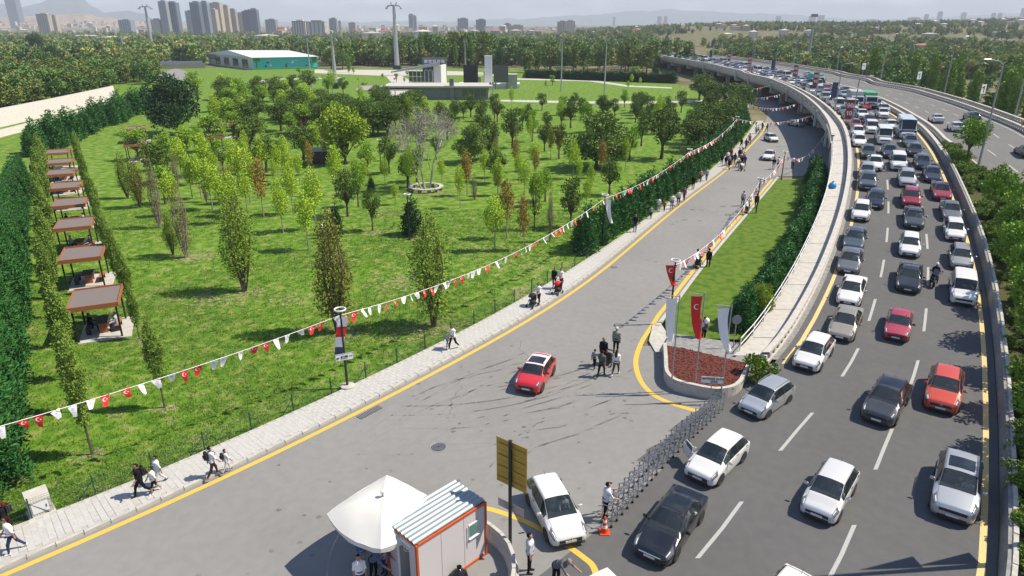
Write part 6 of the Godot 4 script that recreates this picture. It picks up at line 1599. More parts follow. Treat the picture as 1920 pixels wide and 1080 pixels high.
func expanding_barrier(a, b, n, label):
	var o = thing("expanding_barrier", label, "barrier")
	var A = Vector3(a.x, 0, -a.y); var B = Vector3(b.x, 0, -b.y)
	var dir = (B - A).normalized(); var side = Vector3(-dir.z, 0, dir.x)
	var bar = func(p, q, r, nm, m):
		var s = Shape.new(); s.tube([p, q], r, 5); obj(nm, s, m, o)
	for i in n + 1:
		var p = A.lerp(B, float(i) / n)
		for k in [-1, 1]:
			var f = p + side * .23 * k
			bar.call(f + Vector3(0, .1, 0), f + Vector3(0, 1.05, 0), .022, "upright", M.steel)
			var s = Shape.new(); s.lathe([Vector2(.0, 0), Vector2(.035, .01), Vector2(.035, .05), Vector2(0, .06)], 6, Transform3D(Basis(), f + Vector3(0, 1.03, 0))); obj("cap", s, M.black_plastic, o)
			s = Shape.new(); s.lathe([Vector2(.0, -.025), Vector2(.06, -.02), Vector2(.06, .02), Vector2(0, .025)], 8, Transform3D(Basis(Vector3.RIGHT, PI / 2).rotated(Vector3.UP, atan2(dir.x, dir.z)), f + Vector3(0, .06, 0))); obj("castor", s, M.black_rubber, o)
		bar.call(p - side * .23 + Vector3(0, .98, 0), p + side * .23 + Vector3(0, .98, 0), .016, "top_bar", M.steel)
		bar.call(p - side * .23 + Vector3(0, .2, 0), p + side * .23 + Vector3(0, .2, 0), .016, "foot_bar", M.steel)
		if i < n:
			var q = A.lerp(B, float(i + 1) / n)
			for k in [-1, 1]:
				bar.call(p + side * .23 * k + Vector3(0, .3, 0), q + side * .23 * k + Vector3(0, .92, 0), .014, "lattice_bar", M.steel)
				bar.call(p + side * .23 * k + Vector3(0, .92, 0), q + side * .23 * k + Vector3(0, .3, 0), .014, "lattice_bar", M.steel)

# ---------------------------------------------------------------- vehicles
# length, half width, height, nose height, cowl at, cowl height, roof from, roof to, rear glass foot at, belt, deck height, wheel radius, boxiness of the roof
var car_kinds = {
	"hatch": [4.05, .875, 1.47, .74, 1.0, .98, 1.8, 3.5, 3.93, .94, 1.0, .31, .68],
	"hatch2": [3.95, .84, 1.48, .76, .9, .99, 1.68, 3.46, 3.86, .95, 1.0, .30, .70],
	"sedan": [4.55, .89, 1.45, .70, 1.22, .96, 2.05, 3.25, 3.86, .93, 1.06, .32, .66],
	"fastback": [4.65, .91, 1.44, .72, 1.25, .95, 2.1, 3.2, 4.25, .96, 1.1, .34, .64],
	"suv": [4.42, .91, 1.62, .86, 1.08, 1.09, 1.86, 3.62, 4.2, 1.06, 1.1, .35, .71],
	"big_suv": [4.72, .94, 1.68, .90, 1.16, 1.12, 1.98, 3.95, 4.5, 1.08, 1.12, .36, .72],
	"mini": [3.82, .85, 1.41, .80, .98, .97, 1.58, 3.2, 3.66, .95, .99, .31, .74],
	"old": [4.2, .82, 1.39, .78, 1.18, .92, 1.86, 3.1, 3.72, .90, .95, .29, .72],
	"mpv": [4.45, .92, 1.82, .88, .92, 1.12, 1.55, 4.05, 4.36, 1.08, 1.12, .33, .80],
	"van": [5.4, 1.0, 2.25, .98, .72, 1.28, 1.35, 5.0, 5.3, 1.28, 1.3, .35, .84],
	"minibus": [6.6, 1.04, 2.65, 1.0, .42, 1.32, .95, 6.2, 6.5, 1.3, 1.3, .38, .86]}
var car_meshes = {}
var paints = {}
func paint(key):
	if paints.has(key): return paints[key]
	var t = {"white": [.62, .62, .61, 0, .3], "pearl": [.55, .555, .56, .1, .3], "silver": [.44, .46, .48, .55, .3], "grey": [.16, .165, .175, .5, .3], "light_grey": [.30, .31, .32, .5, .3], "dark_grey": [.055, .058, .065, .45, .28], "black": [.010, .010, .012, .1, .2], "navy": [.022, .032, .055, .4, .25], "blue_grey": [.075, .10, .125, .45, .28], "blue": [.01, .07, .36, .3, .25], "red": [.50, .012, .020, .1, .25], "crimson": [.30, .012, .03, .3, .25], "faded_red": [.32, .022, .05, .1, .4], "orange_red": [.52, .065, .032, .15, .28], "beige": [.36, .32, .26, .5, .3], "warm_silver": [.36, .35, .33, .5, .3], "dark_green": [.04, .055, .045, .4, .28], "pale_blue": [.50, .55, .60, .1, .3], "teal": [.10, .15, .16, .4, .3]}[key]
	var m = mat("paint_" + key, lin(t[0], t[1], t[2]), t[4], t[3])
	m.clearcoat_enabled = true; m.clearcoat = .8; m.clearcoat_roughness = .06
	paints[key] = m
	return m
class Hull:
	var st := []      # [z, rows of points]
	func soft(p0: Vector3, p1: Vector3, p2: Vector3, p3: Vector3, t: float) -> Vector3:
		var m1 := (p2 - p0) * .26; var m2 := (p3 - p1) * .26
		m1 = m1.limit_length((p2 - p1).length() * .9); m2 = m2.limit_length((p2 - p1).length() * .9)
		var a := t * t * t; var b := t * t
		return p1 * (2 * a - 3 * b + 1) + m1 * (a - 2 * b + t) + p2 * (3 * b - 2 * a) + m2 * (a - b)
	func ringp(i: int, j: float) -> Vector3:
		var r: Array = st[clampi(i, 0, st.size() - 1)]
		var b := clampi(int(floor(j)), 0, 6)
		var e: Vector3 = r[b + 2] if b < 6 else Vector3(-r[6].x, r[6].y, r[6].z)
		return soft(r[maxi(b - 1, 0)], r[b], r[b + 1], e, j - b)
	func point(s, j, side):
		var a := clampi(int(floor(s)), 0, st.size() - 2)
		var p := soft(ringp(maxi(a - 1, 0), j), ringp(a, j), ringp(a + 1, j), ringp(mini(a + 2, st.size() - 1), j), s - a)
		return Vector3(p.x * side, p.y, p.z)
	func patch(sh, c, side, off, nu = 4, nv = 2):   # c: four corners (station, ring)
		var g := []
		for v in nv + 1:
			var r := []
			for u in nu + 1:
				var q: Vector2 = c[0].lerp(c[1], float(u) / nu).lerp(c[3].lerp(c[2], float(u) / nu), float(v) / nv)
				var p = point(q.x, q.y, side)
				var e = point(q.x + .03, q.y, side) - point(q.x - .03, q.y, side); var h = point(q.x, q.y + .03, side) - point(q.x, q.y - .03, side)
				var n: Vector3 = e.cross(h).normalized()
				if n.dot(p - Vector3(0, .6, p.z * .8)) < 0: n = -n
				r.append(p + n * off)
			g.append(r)
		for v in nv:
			for u in nu: sh.quad(g[v][u], g[v][u + 1], g[v + 1][u + 1], g[v + 1][u])
func car_shape(kind):
	if car_meshes.has(kind): return car_meshes[kind]
	var k = car_kinds[kind]
	var L = k[0]; var W = k[1]; var H = k[2]; var hf = k[3]; var zc = k[4]; var hc = k[5]; var zr = k[6]; var zq = k[7]; var zb = k[8]; var hb = k[9]; var hd = k[10]; var wr = k[11]; var rf = k[12]
	var rows = [[0.0, .72, .30, hf - .20, hf - .16, .60], [.03 * L, .90, .20, hf - .06, hf - .02, .72], [.11 * L, .985, .17, hf + .02, hf + .07, .78], [zc - .1, 1.0, .17, hb - .08, hc - .015, .80], [zc, 1.0, .17, hb - .04, hc, .80],
		[zr, 1.0, .17, hb, H - .035, rf], [(zr + zq) * .5, 1.0, .17, hb + .01, H, rf], [zq, 1.0, .17, hb + .03, H - .04, rf * .98], [zb, .99, .18, hb + .02, hd, .78], [L - .10, .965, .20, hd - .07, hd - .04, .76], [L - .03, .92, .24, hd - .14, hd - .10, .72], [L, .84, .32, hd - .26, hd - .22, .66]]
	if kind == "old": rows[0][3] = hf - .1; rows[0][4] = hf - .06; rows[0][1] = .9; rows[0][5] = .8; rows[11][1] = .93
	var hl = Hull.new()
	for r in rows:
		var w = W * r[1]; var wt = W * r[5]; var z = L * .5 - r[0]
		var cabin = r[4] > hb + .2
		var ring = [Vector3(w * .80, r[2], z), Vector3(w * .96, r[2] + .07, z), Vector3(w * .995, lerpf(r[2], r[3], .45), z), Vector3(w, r[3] - .10, z), Vector3(w * .955, r[3], z), Vector3(wt, r[4] - (.075 if cabin else .03), z), Vector3(wt * .86, r[4] - (.018 if cabin else .008), z), Vector3(0, r[4] + (.012 if cabin else .012), z)]
		hl.st.append(ring)
	var body = Shape.new()
	var ns = (rows.size() - 1) * 3
	var opened = Shape.new()
	for side in [1.0, -1.0]:
		var grid = []
		for i in ns + 1:
			var r = []
			for j in 15: r.append(hl.point(i / 3.0, j / 2.0, side))
			grid.append(r)
		for i in ns:
			for j in 14:
				var sc = (i + .5) / 3.0; var jc = (j + .5) / 2.0
				var hole = (sc > 4.0 and sc < 5.0 and jc > 5.0) or (sc > 7.0 and sc < 8.0 and jc > 5.0) or (sc > 4.333 and sc < 7.667 and jc > 4.0 and jc < 5.0)
				for b in ([body] if hole else [body, opened]):
					if side > 0: b.quad(grid[i][j], grid[i + 1][j], grid[i + 1][j + 1], grid[i][j + 1])
					else: b.quad(grid[i][j + 1], grid[i + 1][j + 1], grid[i + 1][j], grid[i][j])
			var u0 = grid[i][0]; var u1 = grid[i + 1][0]
			if side > 0:
				for b in [body, opened]: b.quad(Vector3(-u0.x, u0.y, u0.z), Vector3(-u1.x, u1.y, u1.z), u1, u0)
		for e in [0, ns]:
			for j in 14:
				var p = grid[e][j]; var q = grid[e][j + 1]
				for b in [body, opened]:
					if (side > 0) == (e == 0): b.quad(Vector3(0, p.y, p.z), p, q, Vector3(0, q.y, q.z))
					else: b.quad(Vector3(0, p.y, p.z), Vector3(0, q.y, q.z), q, p)
	var V = func(a, b): return Vector2(a, b)
	var o = {"body": body.done(42.0), "list": [], "L": L, "W": W, "H": H, "wr": wr}
	var add = func(nm, sh, m, crease = 40.0): o.list.append([nm, sh.done(crease), m])
	# pillars, clear panes and cabin of cars seen close
	var s = Shape.new()
	for side in [1.0, -1.0]:
		for c in [[3.95, 5.05, 4.9, 5.13], [6.95, 8.05, 4.9, 5.2], [4.95, 7.05, 4.88, 5.0], [4.3, 7.7, 3.97, 4.08]]:
			hl.patch(opened, [V.call(c[0], c[2]), V.call(c[1], c[2]), V.call(c[1], c[3]), V.call(c[0], c[3])], side, .007, 5, 2)
	o["opened"] = opened.done(42.0)
	o["near"] = []
	for c in [[4.0, 5.0, "windscreen"], [7.0, 8.0, "rear_window"]]:
		s = Shape.new()
		for side in [1.0, -1.0]: hl.patch(s, [V.call(c[0], 5.0), V.call(c[0], 7.0), V.call(c[1], 7.0), V.call(c[1], 5.0)], side, .002, 4, 3)
		o.near.append([c[2], s.done(40), "clear_glass"])
	for side in [1.0, -1.0]:
		for c in [[4.333, 5.96], [6.04, 7.667]]:
			s = Shape.new(); hl.patch(s, [V.call(c[0], 4.0), V.call(c[1], 4.0), V.call(c[1], 5.0), V.call(c[0], 5.0)], side, .001, 6, 2); o.near.append(["side_window", s.done(40), "clear_glass"])
		s = Shape.new(); hl.patch(s, [V.call(5.94, 4.0), V.call(6.06, 4.0), V.call(6.06, 5.0), V.call(5.94, 5.0)], side, .006, 2, 3); o.near.append(["door_pillar", s.done(40), "black_plastic"])
		var sz = L * .5 - zr - .12
		s = Shape.new(); s.cbox(Vector3(side * W * .42, .46, sz), Vector3(W * .56, .16, .52), .04); s.cbox(Vector3(side * W * .42, .78, sz - .3), Vector3(W * .54, .62, .14), .05, Basis(Vector3.RIGHT, -.25)); s.cbox(Vector3(side * W * .42, minf(1.14, H - .28), sz - .4), Vector3(.26, .18, .1), .04); o.near.append(["seat", s.done(40), "seat_cloth"])
		s = Shape.new(); hl.patch(s, [V.call(.9, 4.55), V.call(1.8, 4.55), V.call(1.85, 4.75), V.call(.95, 4.75)], side, .010, 3, 1); o.near.append(["running_light", s.done(40), "lamp_bright"])
	s = Shape.new(); s.cbox(Vector3(0, hc - .12, L * .5 - zc - .22), Vector3(W * 1.7, .14, .5), .05); o.near.append(["dashboard", s.done(40), "dash_plastic"])
	s = Shape.new(); s.cbox(Vector3(0, .72, -L * .5 + (L - zq) + .35), Vector3(W * 1.6, .6, .16), .05, Basis(Vector3.RIGHT, -.25)); s.cbox(Vector3(0, .46, -L * .5 + (L - zq) + .62), Vector3(W * 1.6, .16, .5), .05); o.near.append(["rear_bench", s.done(40), "seat_cloth"])
	s = Shape.new(); s.box(Vector3(0, .3, -.1), Vector3(W * 1.75, .06, L * .6)); o.near.append(["cabin_floor", s.done(), "dash_plastic"])
	s = Shape.new()
	var wp = []
	for i in 13: wp.append(Vector3(W * .42 + cos(TAU * i / 12.0) * .18, hc - .03 + sin(TAU * i / 12.0) * .17, L * .5 - zc - .52 - sin(TAU * i / 12.0) * .07))
	s.tube(wp, .014, 5, false); o.near.append(["steering_wheel", s.done(50), "black_plastic"])
	# dark panes of cars further off
	s = Shape.new()
	for side in [1.0, -1.0]: hl.patch(s, [V.call(4.06, 5.12), V.call(4.06, 7.0), V.call(4.93, 7.0), V.call(4.93, 5.12)], side, .010, 4, 3)
	add.call("windscreen", s, "car_glass")
	s = Shape.new()
	for side in [1.0, -1.0]: hl.patch(s, [V.call(7.1, 5.15), V.call(7.1, 7.0), V.call(7.88, 7.0), V.call(7.88, 5.15)], side, .010, 4, 3)
	add.call("rear_window", s, "car_glass")
	for side in [1.0, -1.0]:
		s = Shape.new(); hl.patch(s, [V.call(4.42, 4.12), V.call(5.92, 4.12), V.call(5.92, 4.86), V.call(5.0, 4.86)], side, .008, 6, 2); add.call("side_window", s, "car_glass")
		s = Shape.new(); hl.patch(s, [V.call(6.06, 4.12), V.call(7.55, 4.14), V.call(7.0, 4.84), V.call(6.06, 4.86)], side, .008, 6, 2); add.call("side_window", s, "car_glass")
		s = Shape.new(); hl.patch(s, [V.call(.55, 3.3), V.call(1.95, 3.5), V.call(2.45, 5.0), V.call(.9, 5.15)], side, .007, 4, 3); add.call("headlight", s, "head_glass")
		s = Shape.new(); hl.patch(s, [V.call(9.3, 3.0), V.call(10.8, 3.0), V.call(10.8, 4.2), V.call(9.0, 4.4)], side, .007, 3, 2); add.call("tail_light", s, "red_lens")
		# seams of the doors
		for q in [4.55, 5.97, 7.25]:
			s = Shape.new(); hl.patch(s, [V.call(q, 1.1), V.call(q + .014, 1.1), V.call(q + .014, 4.0), V.call(q, 4.0)], side, .003, 1, 4); add.call("door_seam", s, "black_plastic")
		s = Shape.new(); hl.patch(s, [V.call(2.6, .1), V.call(8.6, .1), V.call(8.6, 1.0), V.call(2.6, 1.0)], side, .006, 6, 1); add.call("sill_trim", s, "black_plastic")
		for q in [5.75, 7.05]:
			s = Shape.new(); var p = hl.point(q, 3.55, side); s.cbox(p + Vector3(side * .015, 0, 0), Vector3(.03, .03, .2), .008); add.call("door_handle", s, "black_plastic", 0.0)
		# wheel arches
		for z in [L * .5 - L * .195, -L * .5 + L * .185]:
			s = Shape.new(); var r = wr + .055; var pts = []
			for i in 15:
				var a = lerpf(-.42, PI + .42, i / 14.0)
				if wr + sin(a) * r > .15: pts.append(Vector3(side * (W + .012), wr + sin(a) * r, z + cos(a) * r))
			for i in range(1, pts.size() - 1):
				if side > 0: s.tri(pts[0], pts[i + 1], pts[i])
				else: s.tri(pts[0], pts[i], pts[i + 1])
			for i in pts.size() - 1: s.quad(pts[i], pts[i + 1], pts[i + 1] - Vector3(side * .12, 0, 0), pts[i] - Vector3(side * .12, 0, 0))
			add.call("wheel_arch", s, "black_plastic", 0.0)
	# hood seam, grille, bumper intake, plates
	for side in [1.0, -1.0]:
		s = Shape.new(); hl.patch(s, [V.call(1.4, 5.3), V.call(3.9, 5.25), V.call(3.9, 5.33), V.call(1.4, 5.38)], side, .003, 6, 1); add.call("bonnet_seam", s, "black_plastic")
	s = Shape.new(); s.cbox(Vector3(0, hf - .26, L * .5 - .01), Vector3(W * 1.2, .15, .07), .02); add.call("grille", s, "black_plastic", 0.0)
	s = Shape.new(); s.cbox(Vector3(0, .33, L * .5 + .0), Vector3(W * 1.25, .10, .06), .02); add.call("air_intake", s, "black_plastic", 0.0)
	s = Shape.new(); s.cbox(Vector3(0, .21, L * .5 - .12), Vector3(W * 1.6, .06, .2), .02); add.call("lower_lip", s, "black_plastic", 0.0)
	for z in [1.0, -1.0]:
		s = Shape.new(); s.box(Vector3(0, .44 if z > 0 else .72, z * (L * .5 + .025)), Vector3(.50, .11, .02)); add.call("number_plate", s, "plate", 0.0)
	s = Shape.new(); s.cbox(Vector3(0, .34, -L * .5 - .0), Vector3(W * 1.4, .16, .06), .02); add.call("rear_bumper", s, "black_plastic", 0.0)
	s = Shape.new(); s.tube([Vector3(0, H - .005, -L * .5 + zq * 0 + (L - zq) - .0 + .12), Vector3(0, H + .13, -L * .5 + (L - zq) - .06)], .008, 4); add.call("aerial", s, "black_plastic", 0.0)
	for side in [1.0, -1.0]:
		s = Shape.new(); s.tube([Vector3(side * W * .15, hc + .035, L * .5 - zc - .03), Vector3(side * W * .15 + W * .5, hc + .055, L * .5 - zc - .07)], .008, 4); add.call("wiper", s, "black_plastic", 0.0)
	o["mirror"] = []
	for side in [1.0, -1.0]:
		s = Shape.new(); s.cbox(Vector3(side * (W + .10), hb + .05, L * .5 - zc - .42), Vector3(.2, .14, .1), .03); o.mirror.append(s.done(50))
	o["rails"] = []
	for side in [1.0, -1.0]:
		s = Shape.new(); s.tube([Vector3(side * W * rf * .94, H - .03, L * .5 - zr - .1), Vector3(side * W * rf * .95, H + .03, L * .5 - zr - .25), Vector3(side * W * rf * .95, H + .035, L * .5 - zq + .2), Vector3(side * W * rf * .94, H - .03, L * .5 - zq + .05)], .022, 5); o.rails.append(s.done(50))
	s = Shape.new()
	for side in [1.0, -1.0]: hl.patch(s, [V.call(5.3, 6.15), V.call(5.3, 7.0), V.call(6.3, 7.0), V.call(6.3, 6.15)], side, .008, 3, 3)
	o["sunroof"] = s.done(40)
	s = Shape.new()
	for side in [1.0, -1.0]: hl.patch(s, [V.call(5.0, 5.0), V.call(5.0, 7.0), V.call(7.04, 7.0), V.call(7.04, 5.0)], side, .005, 4, 4)
	o["roof_skin"] = s.done(40)
	# wheels
	if not car_meshes.has("tyre"):
		var t = Shape.new(); t.lathe([Vector2(.62, -.29), Vector2(.93, -.33), Vector2(1.0, -.22), Vector2(1.0, .22), Vector2(.93, .33), Vector2(.62, .29)], 20, Transform3D(Basis(Vector3.BACK, PI / 2), Vector3.ZERO)); car_meshes["tyre"] = t.done(35)
		var r = Shape.new(); r.lathe([Vector2(.66, .24), Vector2(.62, .30), Vector2(.56, .26), Vector2(.54, .05), Vector2(0, .05)], 18, Transform3D(Basis(Vector3.BACK, PI / 2), Vector3.ZERO))
		for i in 5:
			var a = TAU * i / 5.0
			r.box(Vector3(-.22, cos(a) * .32, sin(a) * .32), Vector3(.08, .56, .15), Basis(Vector3.RIGHT, a))
		r.box(Vector3(-.22, 0, 0), Vector3(.1, .2, .2)); car_meshes["rim"] = r.done(30)
		var pm = mat("plate", Color.WHITE, .5)
		var im = Image.create(64, 16, false, Image.FORMAT_RGBA8); im.fill(lin(.7, .7, .7)); im.fill_rect(Rect2i(0, 0, 6, 16), lin(.02, .06, .3))
		for x in [11, 17, 27, 33, 39, 49, 55]: im.fill_rect(Rect2i(x, 4, 4, 8), lin(.05, .05, .05))
		pm.albedo_color = lin(.62, .62, .62)
	car_meshes[kind] = o
	return o
func car(kind, color, label, p, turn, opts = "", lod = 0, group = ""):
	var o = car_shape(kind)
	var t = thing({"van": "delivery_van", "minibus": "minibus", "mpv": "family_van"}.get(kind, "car"), label, {"van": "van", "minibus": "minibus"}.get(kind, "car"), p, turn, group)
	if kind != "minibus": t.scale = Vector3.ONE * .92
	var pm = paint(color)
	obj("body", o.opened if lod == 0 else o.body, pm, t)
	if lod == 0:
		for q in o.near: obj(q[0], q[1], M[q[2]], t)
	for q in o.list:
		if lod == 0 and q[0] in ["windscreen", "side_window", "rear_window"]: continue
		if lod > 0 and not q[0] in ["windscreen", "side_window", "headlight", "rear_window", "grille", "number_plate", "wheel_arch", "tail_light"]: continue
		if lod > 1 and q[0] in ["number_plate", "wheel_arch", "rear_window", "tail_light"]: continue
		obj(q[0], q[1], M[q[2]], t)
	if lod < 2:
		for m in o.mirror: obj("mirror", m, M.black_plastic if "blackmirror" in opts else pm, t)
	if "rails" in opts: for m in o.rails: obj("roof_rail", m, M.black_plastic if color != "silver" else M.rim, t)
	if "sunroof" in opts: obj("sunroof", o.sunroof, M.car_glass, t)
	if "whiteroof" in opts: obj("roof_skin", o.roof_skin, paint("white"), t).set_meta("label", "white roof")
	if "blackroof" in opts: obj("roof_skin", o.roof_skin, paint("black"), t)
	var flip = Basis(Vector3.UP, PI)
	for sx in [1.0, -1.0]:
		for z in [o.L * .5 - o.L * .195, -o.L * .5 + o.L * .185]:
			var w = Node3D.new(); w.name = "wheel"; t.add_child(w, true)
			w.position = Vector3(sx * (o.W - .085), o.wr, z)
			w.basis = (flip if sx > 0 else Basis()).scaled(Vector3.ONE * o.wr)
			obj("tyre", car_meshes["tyre"], M.black_rubber, w)
			if lod < 2: obj("rim", car_meshes["rim"], M.rim, w)
	if "rhombus" in opts:
		var s = Shape.new(); var c = Vector3(0, car_kinds[kind][3] - .2, o.L * .5 + .035)
		for q in [[0, .13, .08, 0], [.08, 0, 0, -.13], [0, -.13, -.08, 0], [-.08, 0, 0, .13]]:
			var a = Vector3(q[0], q[1], 0); var b = Vector3(q[2], q[3], 0); s.quad(c + a, c + b, c + b * .6, c + a * .6)
		obj("emblem", s, M.chrome, t)
	if "round" in opts:
		var s = Shape.new(); s.lathe([Vector2(.045, 0), Vector2(.045, .02), Vector2(.07, .02), Vector2(.07, 0)], 14, Transform3D(Basis(Vector3.RIGHT, PI / 2), Vector3(0, car_kinds[kind][3] - .2, o.L * .5 + .025))); obj("emblem", s, M.chrome, t)
	if "bar" in opts:
		var s = Shape.new(); s.box(Vector3(0, car_kinds[kind][3] - .15, o.L * .5 + .02), Vector3(o.W * 1.1, .02, .05)); obj("chrome_bar", s, M.chrome, t)
	if lod == 0 and "driver" in opts:
		var k = car_kinds[kind]
		var tops = [[.45, .46, .48], [.05, .06, .09], [.28, .05, .05], [.62, .62, .6], [.03, .03, .03], [.14, .18, .26]]
		person("sit", {"top": tops[taken.get("person", 0) % 6], "legs": [.04, .045, .06], "long": true}, p + Basis(Vector3.UP, turn) * Vector3(k[1] * .42, .06, k[0] * .5 - k[6] - .14) * .92, turn, "driver at the wheel of the " + " ".join(label.split(" ").slice(0, 9)), 1.54)
	return t
func lane_turn(fx, d): 
	var t = tangent(fx, d)
	return atan2(-t.x, t.y)   # nose towards the viewer
func road_car(kind, color, px, py, label, opts = "", lod = 0, group = "", lane = .5):
	var f = on_road(px, py)
	var turn = lane_turn(func(d): return lane_x(d, lane), -f.z + 2.0)
	var p = f - Vector3(sin(turn), 0, cos(turn)) * car_kinds[kind][0] * .46
	p.y = rise(-p.z)
	var c = car(kind, color, label, p, turn, opts, lod, group)
	c.rotation.x = atan2(rise(-p.z + 1.0) - rise(-p.z - 1.0), 2.0) * .9
	return c
func free_car(kind, color, front, rear_wheel, front_wheel, label, opts = ""):
	var f = ground(front[0], front[1], .02); var a = ground(rear_wheel[0], rear_wheel[1]); var b = ground(front_wheel[0], front_wheel[1])
	var d = (b - a).normalized()
	var p = f - d * car_kinds[kind][0] * .46
	p.y = 0.006
	return car(kind, color, label, p, atan2(d.x, d.z), opts + " driver")
func traffic():
	rng.seed = 77
	free_car("hatch", "white", [1070, 1029], [990, 944], [1027, 1018], "white hatchback with a rhombus emblem under the yellow road sign", "rhombus")
	var st = free_car("hatch", "white", [1306, 909], [1386, 872], [1344, 914], "white hatchback with its door open at the steel barriers", "round")
	var s = Shape.new(); s.cbox(Vector3(0, .62, .5), Vector3(.07, .62, 1.0), .02); s.cbox(Vector3(0, 1.2, .38), Vector3(.05, .06, .7), .01); s.cbox(Vector3(0, 1.05, .06), Vector3(.05, .3, .05), .01); s.cbox(Vector3(0, 1.05, .75), Vector3(.05, .3, .05), .01)
	var od = obj("open_door", s.done(40), paint("white"), st, Vector3(-.88, .02, .95)); od.rotation.y = -PI + .95
	s = Shape.new(); s.box(Vector3(.0, 1.05, .4), Vector3(.02, .3, .66)); obj("door_glass", s, M.car_glass, od)
	free_car("sedan", "black", [1216, 1058], [1313, 985], [1267, 1056], "black saloon beside the white hatchback with the open door", "sunroof bar")
	free_car("mini", "red", [986, 741], [1042, 702], [1019, 738], "small red car with a white roof turning across the plaza", "whiteroof sunroof")
	free_car("hatch2", "silver", [1402, 784], [1489, 755], [1445, 787], "silver hatchback with roof rails leaving the jam by the planter", "rails")
	var wc = free_car("sedan", "white", [1262, 1272], [1105, 1105], [1170, 1170], "white car with an open dark door at the picture's foot by the guard", "")
	s = Shape.new(); s.cbox(Vector3(0, .62, .5), Vector3(.07, .62, 1.0), .02); s.box(Vector3(0, 1.05, .4), Vector3(.03, .32, .75)); obj("open_door", s, M.black_plastic, wc, Vector3(-.9, .02, .9)).rotation.y = -PI + 1.0
	free_car("hatch2", "pearl", [1528, 980], [1596, 936], [1566, 992], "pearl white hatchback drifting left over the lane dashes", "")
	road_car("suv", "white", 1410, 1240, "white estate with dark roof rails entering from below", "rails", 0, "", .3)
	for a in [["hatch", "white", 1506, 698, "white hatchback with a rhombus emblem passing the balustrade's end", "rhombus", .02], ["suv", "dark_grey", 1640, 799, "dark grey crossover with a black roof in the middle lane", "blackroof rails", .5], ["suv", "orange_red", 1760, 777, "orange-red crossover dappled by tree shade", "rails round", .85], ["big_suv", "silver", 1781, 982, "large silver estate car with a glass roof by the median wall", "sunroof rails bar", .85],
		["sedan", "beige", 1572, 642, "beige saloon at the yellow edge line", "rhombus", .1], ["old", "faded_red", 1677, 643, "old boxy faded red saloon", "blackmirror", .5], ["sedan", "white", 1587, 577, "white saloon with a chrome nose behind the beige one", "round bar", .1], ["fastback", "black", 1700, 552, "black sporty fastback beside the motorcycle", "", .5], ["mpv", "white", 1804, 576, "tall white family car by the median wall, black grille", "blackmirror", .85],
		["sedan", "grey", 1587, 517, "grey older saloon near the yellow line", "", .1], ["hatch", "warm_silver", 1801, 509, "warm silver hatchback in tree shade by the wall", "rails round", .85], ["hatch", "white", 1703, 485, "white older hatchback ahead of the black fastback", "", .5], ["sedan", "blue_grey", 1597, 473, "blue-grey saloon ahead of the grey older one", "", .1], ["hatch", "white", 1790, 455, "white hatchback at the median wall before the warm silver one", "round", .85],
		["sedan", "grey", 1784, 418, "mid grey saloon close to the median wall", "round", .85], ["fastback", "dark_grey", 1712, 432, "dark saloon ahead of the white older hatchback", "", .5], ["hatch", "white", 1611, 417, "white hatchback cutting into the left lane", "", .12], ["hatch", "navy", 1639, 394, "dark navy hatchback straddling the left dashes", "", .25], ["suv", "crimson", 1707, 393, "red crossover with roof rails in the middle lane", "rails", .55], ["fastback", "crimson", 1766, 379, "bright red saloon with a black roof at the wall", "blackroof", .85],
		["suv", "blue_grey", 1625, 359, "dark blue-grey crossover near the left edge line", "", .15], ["suv", "silver", 1700, 354, "silver crossover ahead of the red one", "rails", .55], ["sedan", "navy", 1749, 345, "dark navy saloon near the median wall", "", .85], ["hatch", "silver", 1624, 338, "pale silver hatchback near the left edge line", "", .15], ["sedan", "white", 1640, 322, "white saloon left of the white delivery van", "", .3], ["mpv", "white", 1684, 322, "white small delivery van with a dark bumper", "blackmirror", .55], ["hatch", "navy", 1730, 320, "dark blue hatchback right of the delivery van", "", .85],
		["hatch", "dark_green", 1627, 300, "dark green hatchback behind the white saloon", "", .2], ["sedan", "navy", 1668, 299, "dark saloon ahead of the small delivery van", "", .5], ["hatch", "black", 1716, 296, "black hatchback ahead of the dark blue one", "", .85]]:
		road_car(a[0], a[1], a[2], a[3], a[4], a[5] + (" driver" if a[3] > 400 else ""), 0, "", a[6])
	for a in [["hatch", "blue_grey", 1708, 278, "grey-blue hatchback right behind the minibus", .85], ["sedan", "white", 1611, 277, "white saloon with another white saloon close behind it", .2], ["van", "white", 1658, 273, "white delivery van with a black bumper in the middle of the jam", .5], ["minibus", "pale_blue", 1700, 262, "pale blue and white minibus by the median balustrade", .85], ["hatch", "white", 1609, 259, "white hatchback under the first banner post", .2], ["mpv", "white", 1635, 252, "white family van left of the delivery van", .4], ["hatch", "crimson", 1604, 244, "dark red hatchback by the balustrade", .15], ["hatch", "white", 1673, 246, "white hatchback left of the minibus", .7], ["sedan", "grey", 1596, 236, "grey saloon behind the dark red hatchback", .12], ["hatch", "teal", 1591, 225, "teal-grey hatchback behind the grey saloon", .12], ["suv", "white", 1657, 223, "white crossover with black grille beyond the minibus", .7], ["sedan", "navy", 1631, 235, "dark saloon ahead of the white family van", .45], ["suv", "white", 1618, 225, "white crossover left of the dark saloon", .35]]:
		road_car(a[0], a[1], a[2], a[3], a[4], "", 1, "", a[5])
	truck(1606, 206, "white", "light_grey", "lorry with a white cab and tall grey box in the jam", .55)
	truck(1632, 206, "white", "green", "small lorry with a green body right of the tall grey lorry", .8)
	truck(1537, 163, "white", "green2", "lorry with a white cab and turquoise canopy further back", .55)
	# the packed queue beyond
	var cols = ["white", "white", "white", "pearl", "white", "silver", "light_grey", "grey", "dark_grey", "navy", "black", "crimson", "blue_grey", "white", "silver", "blue"]
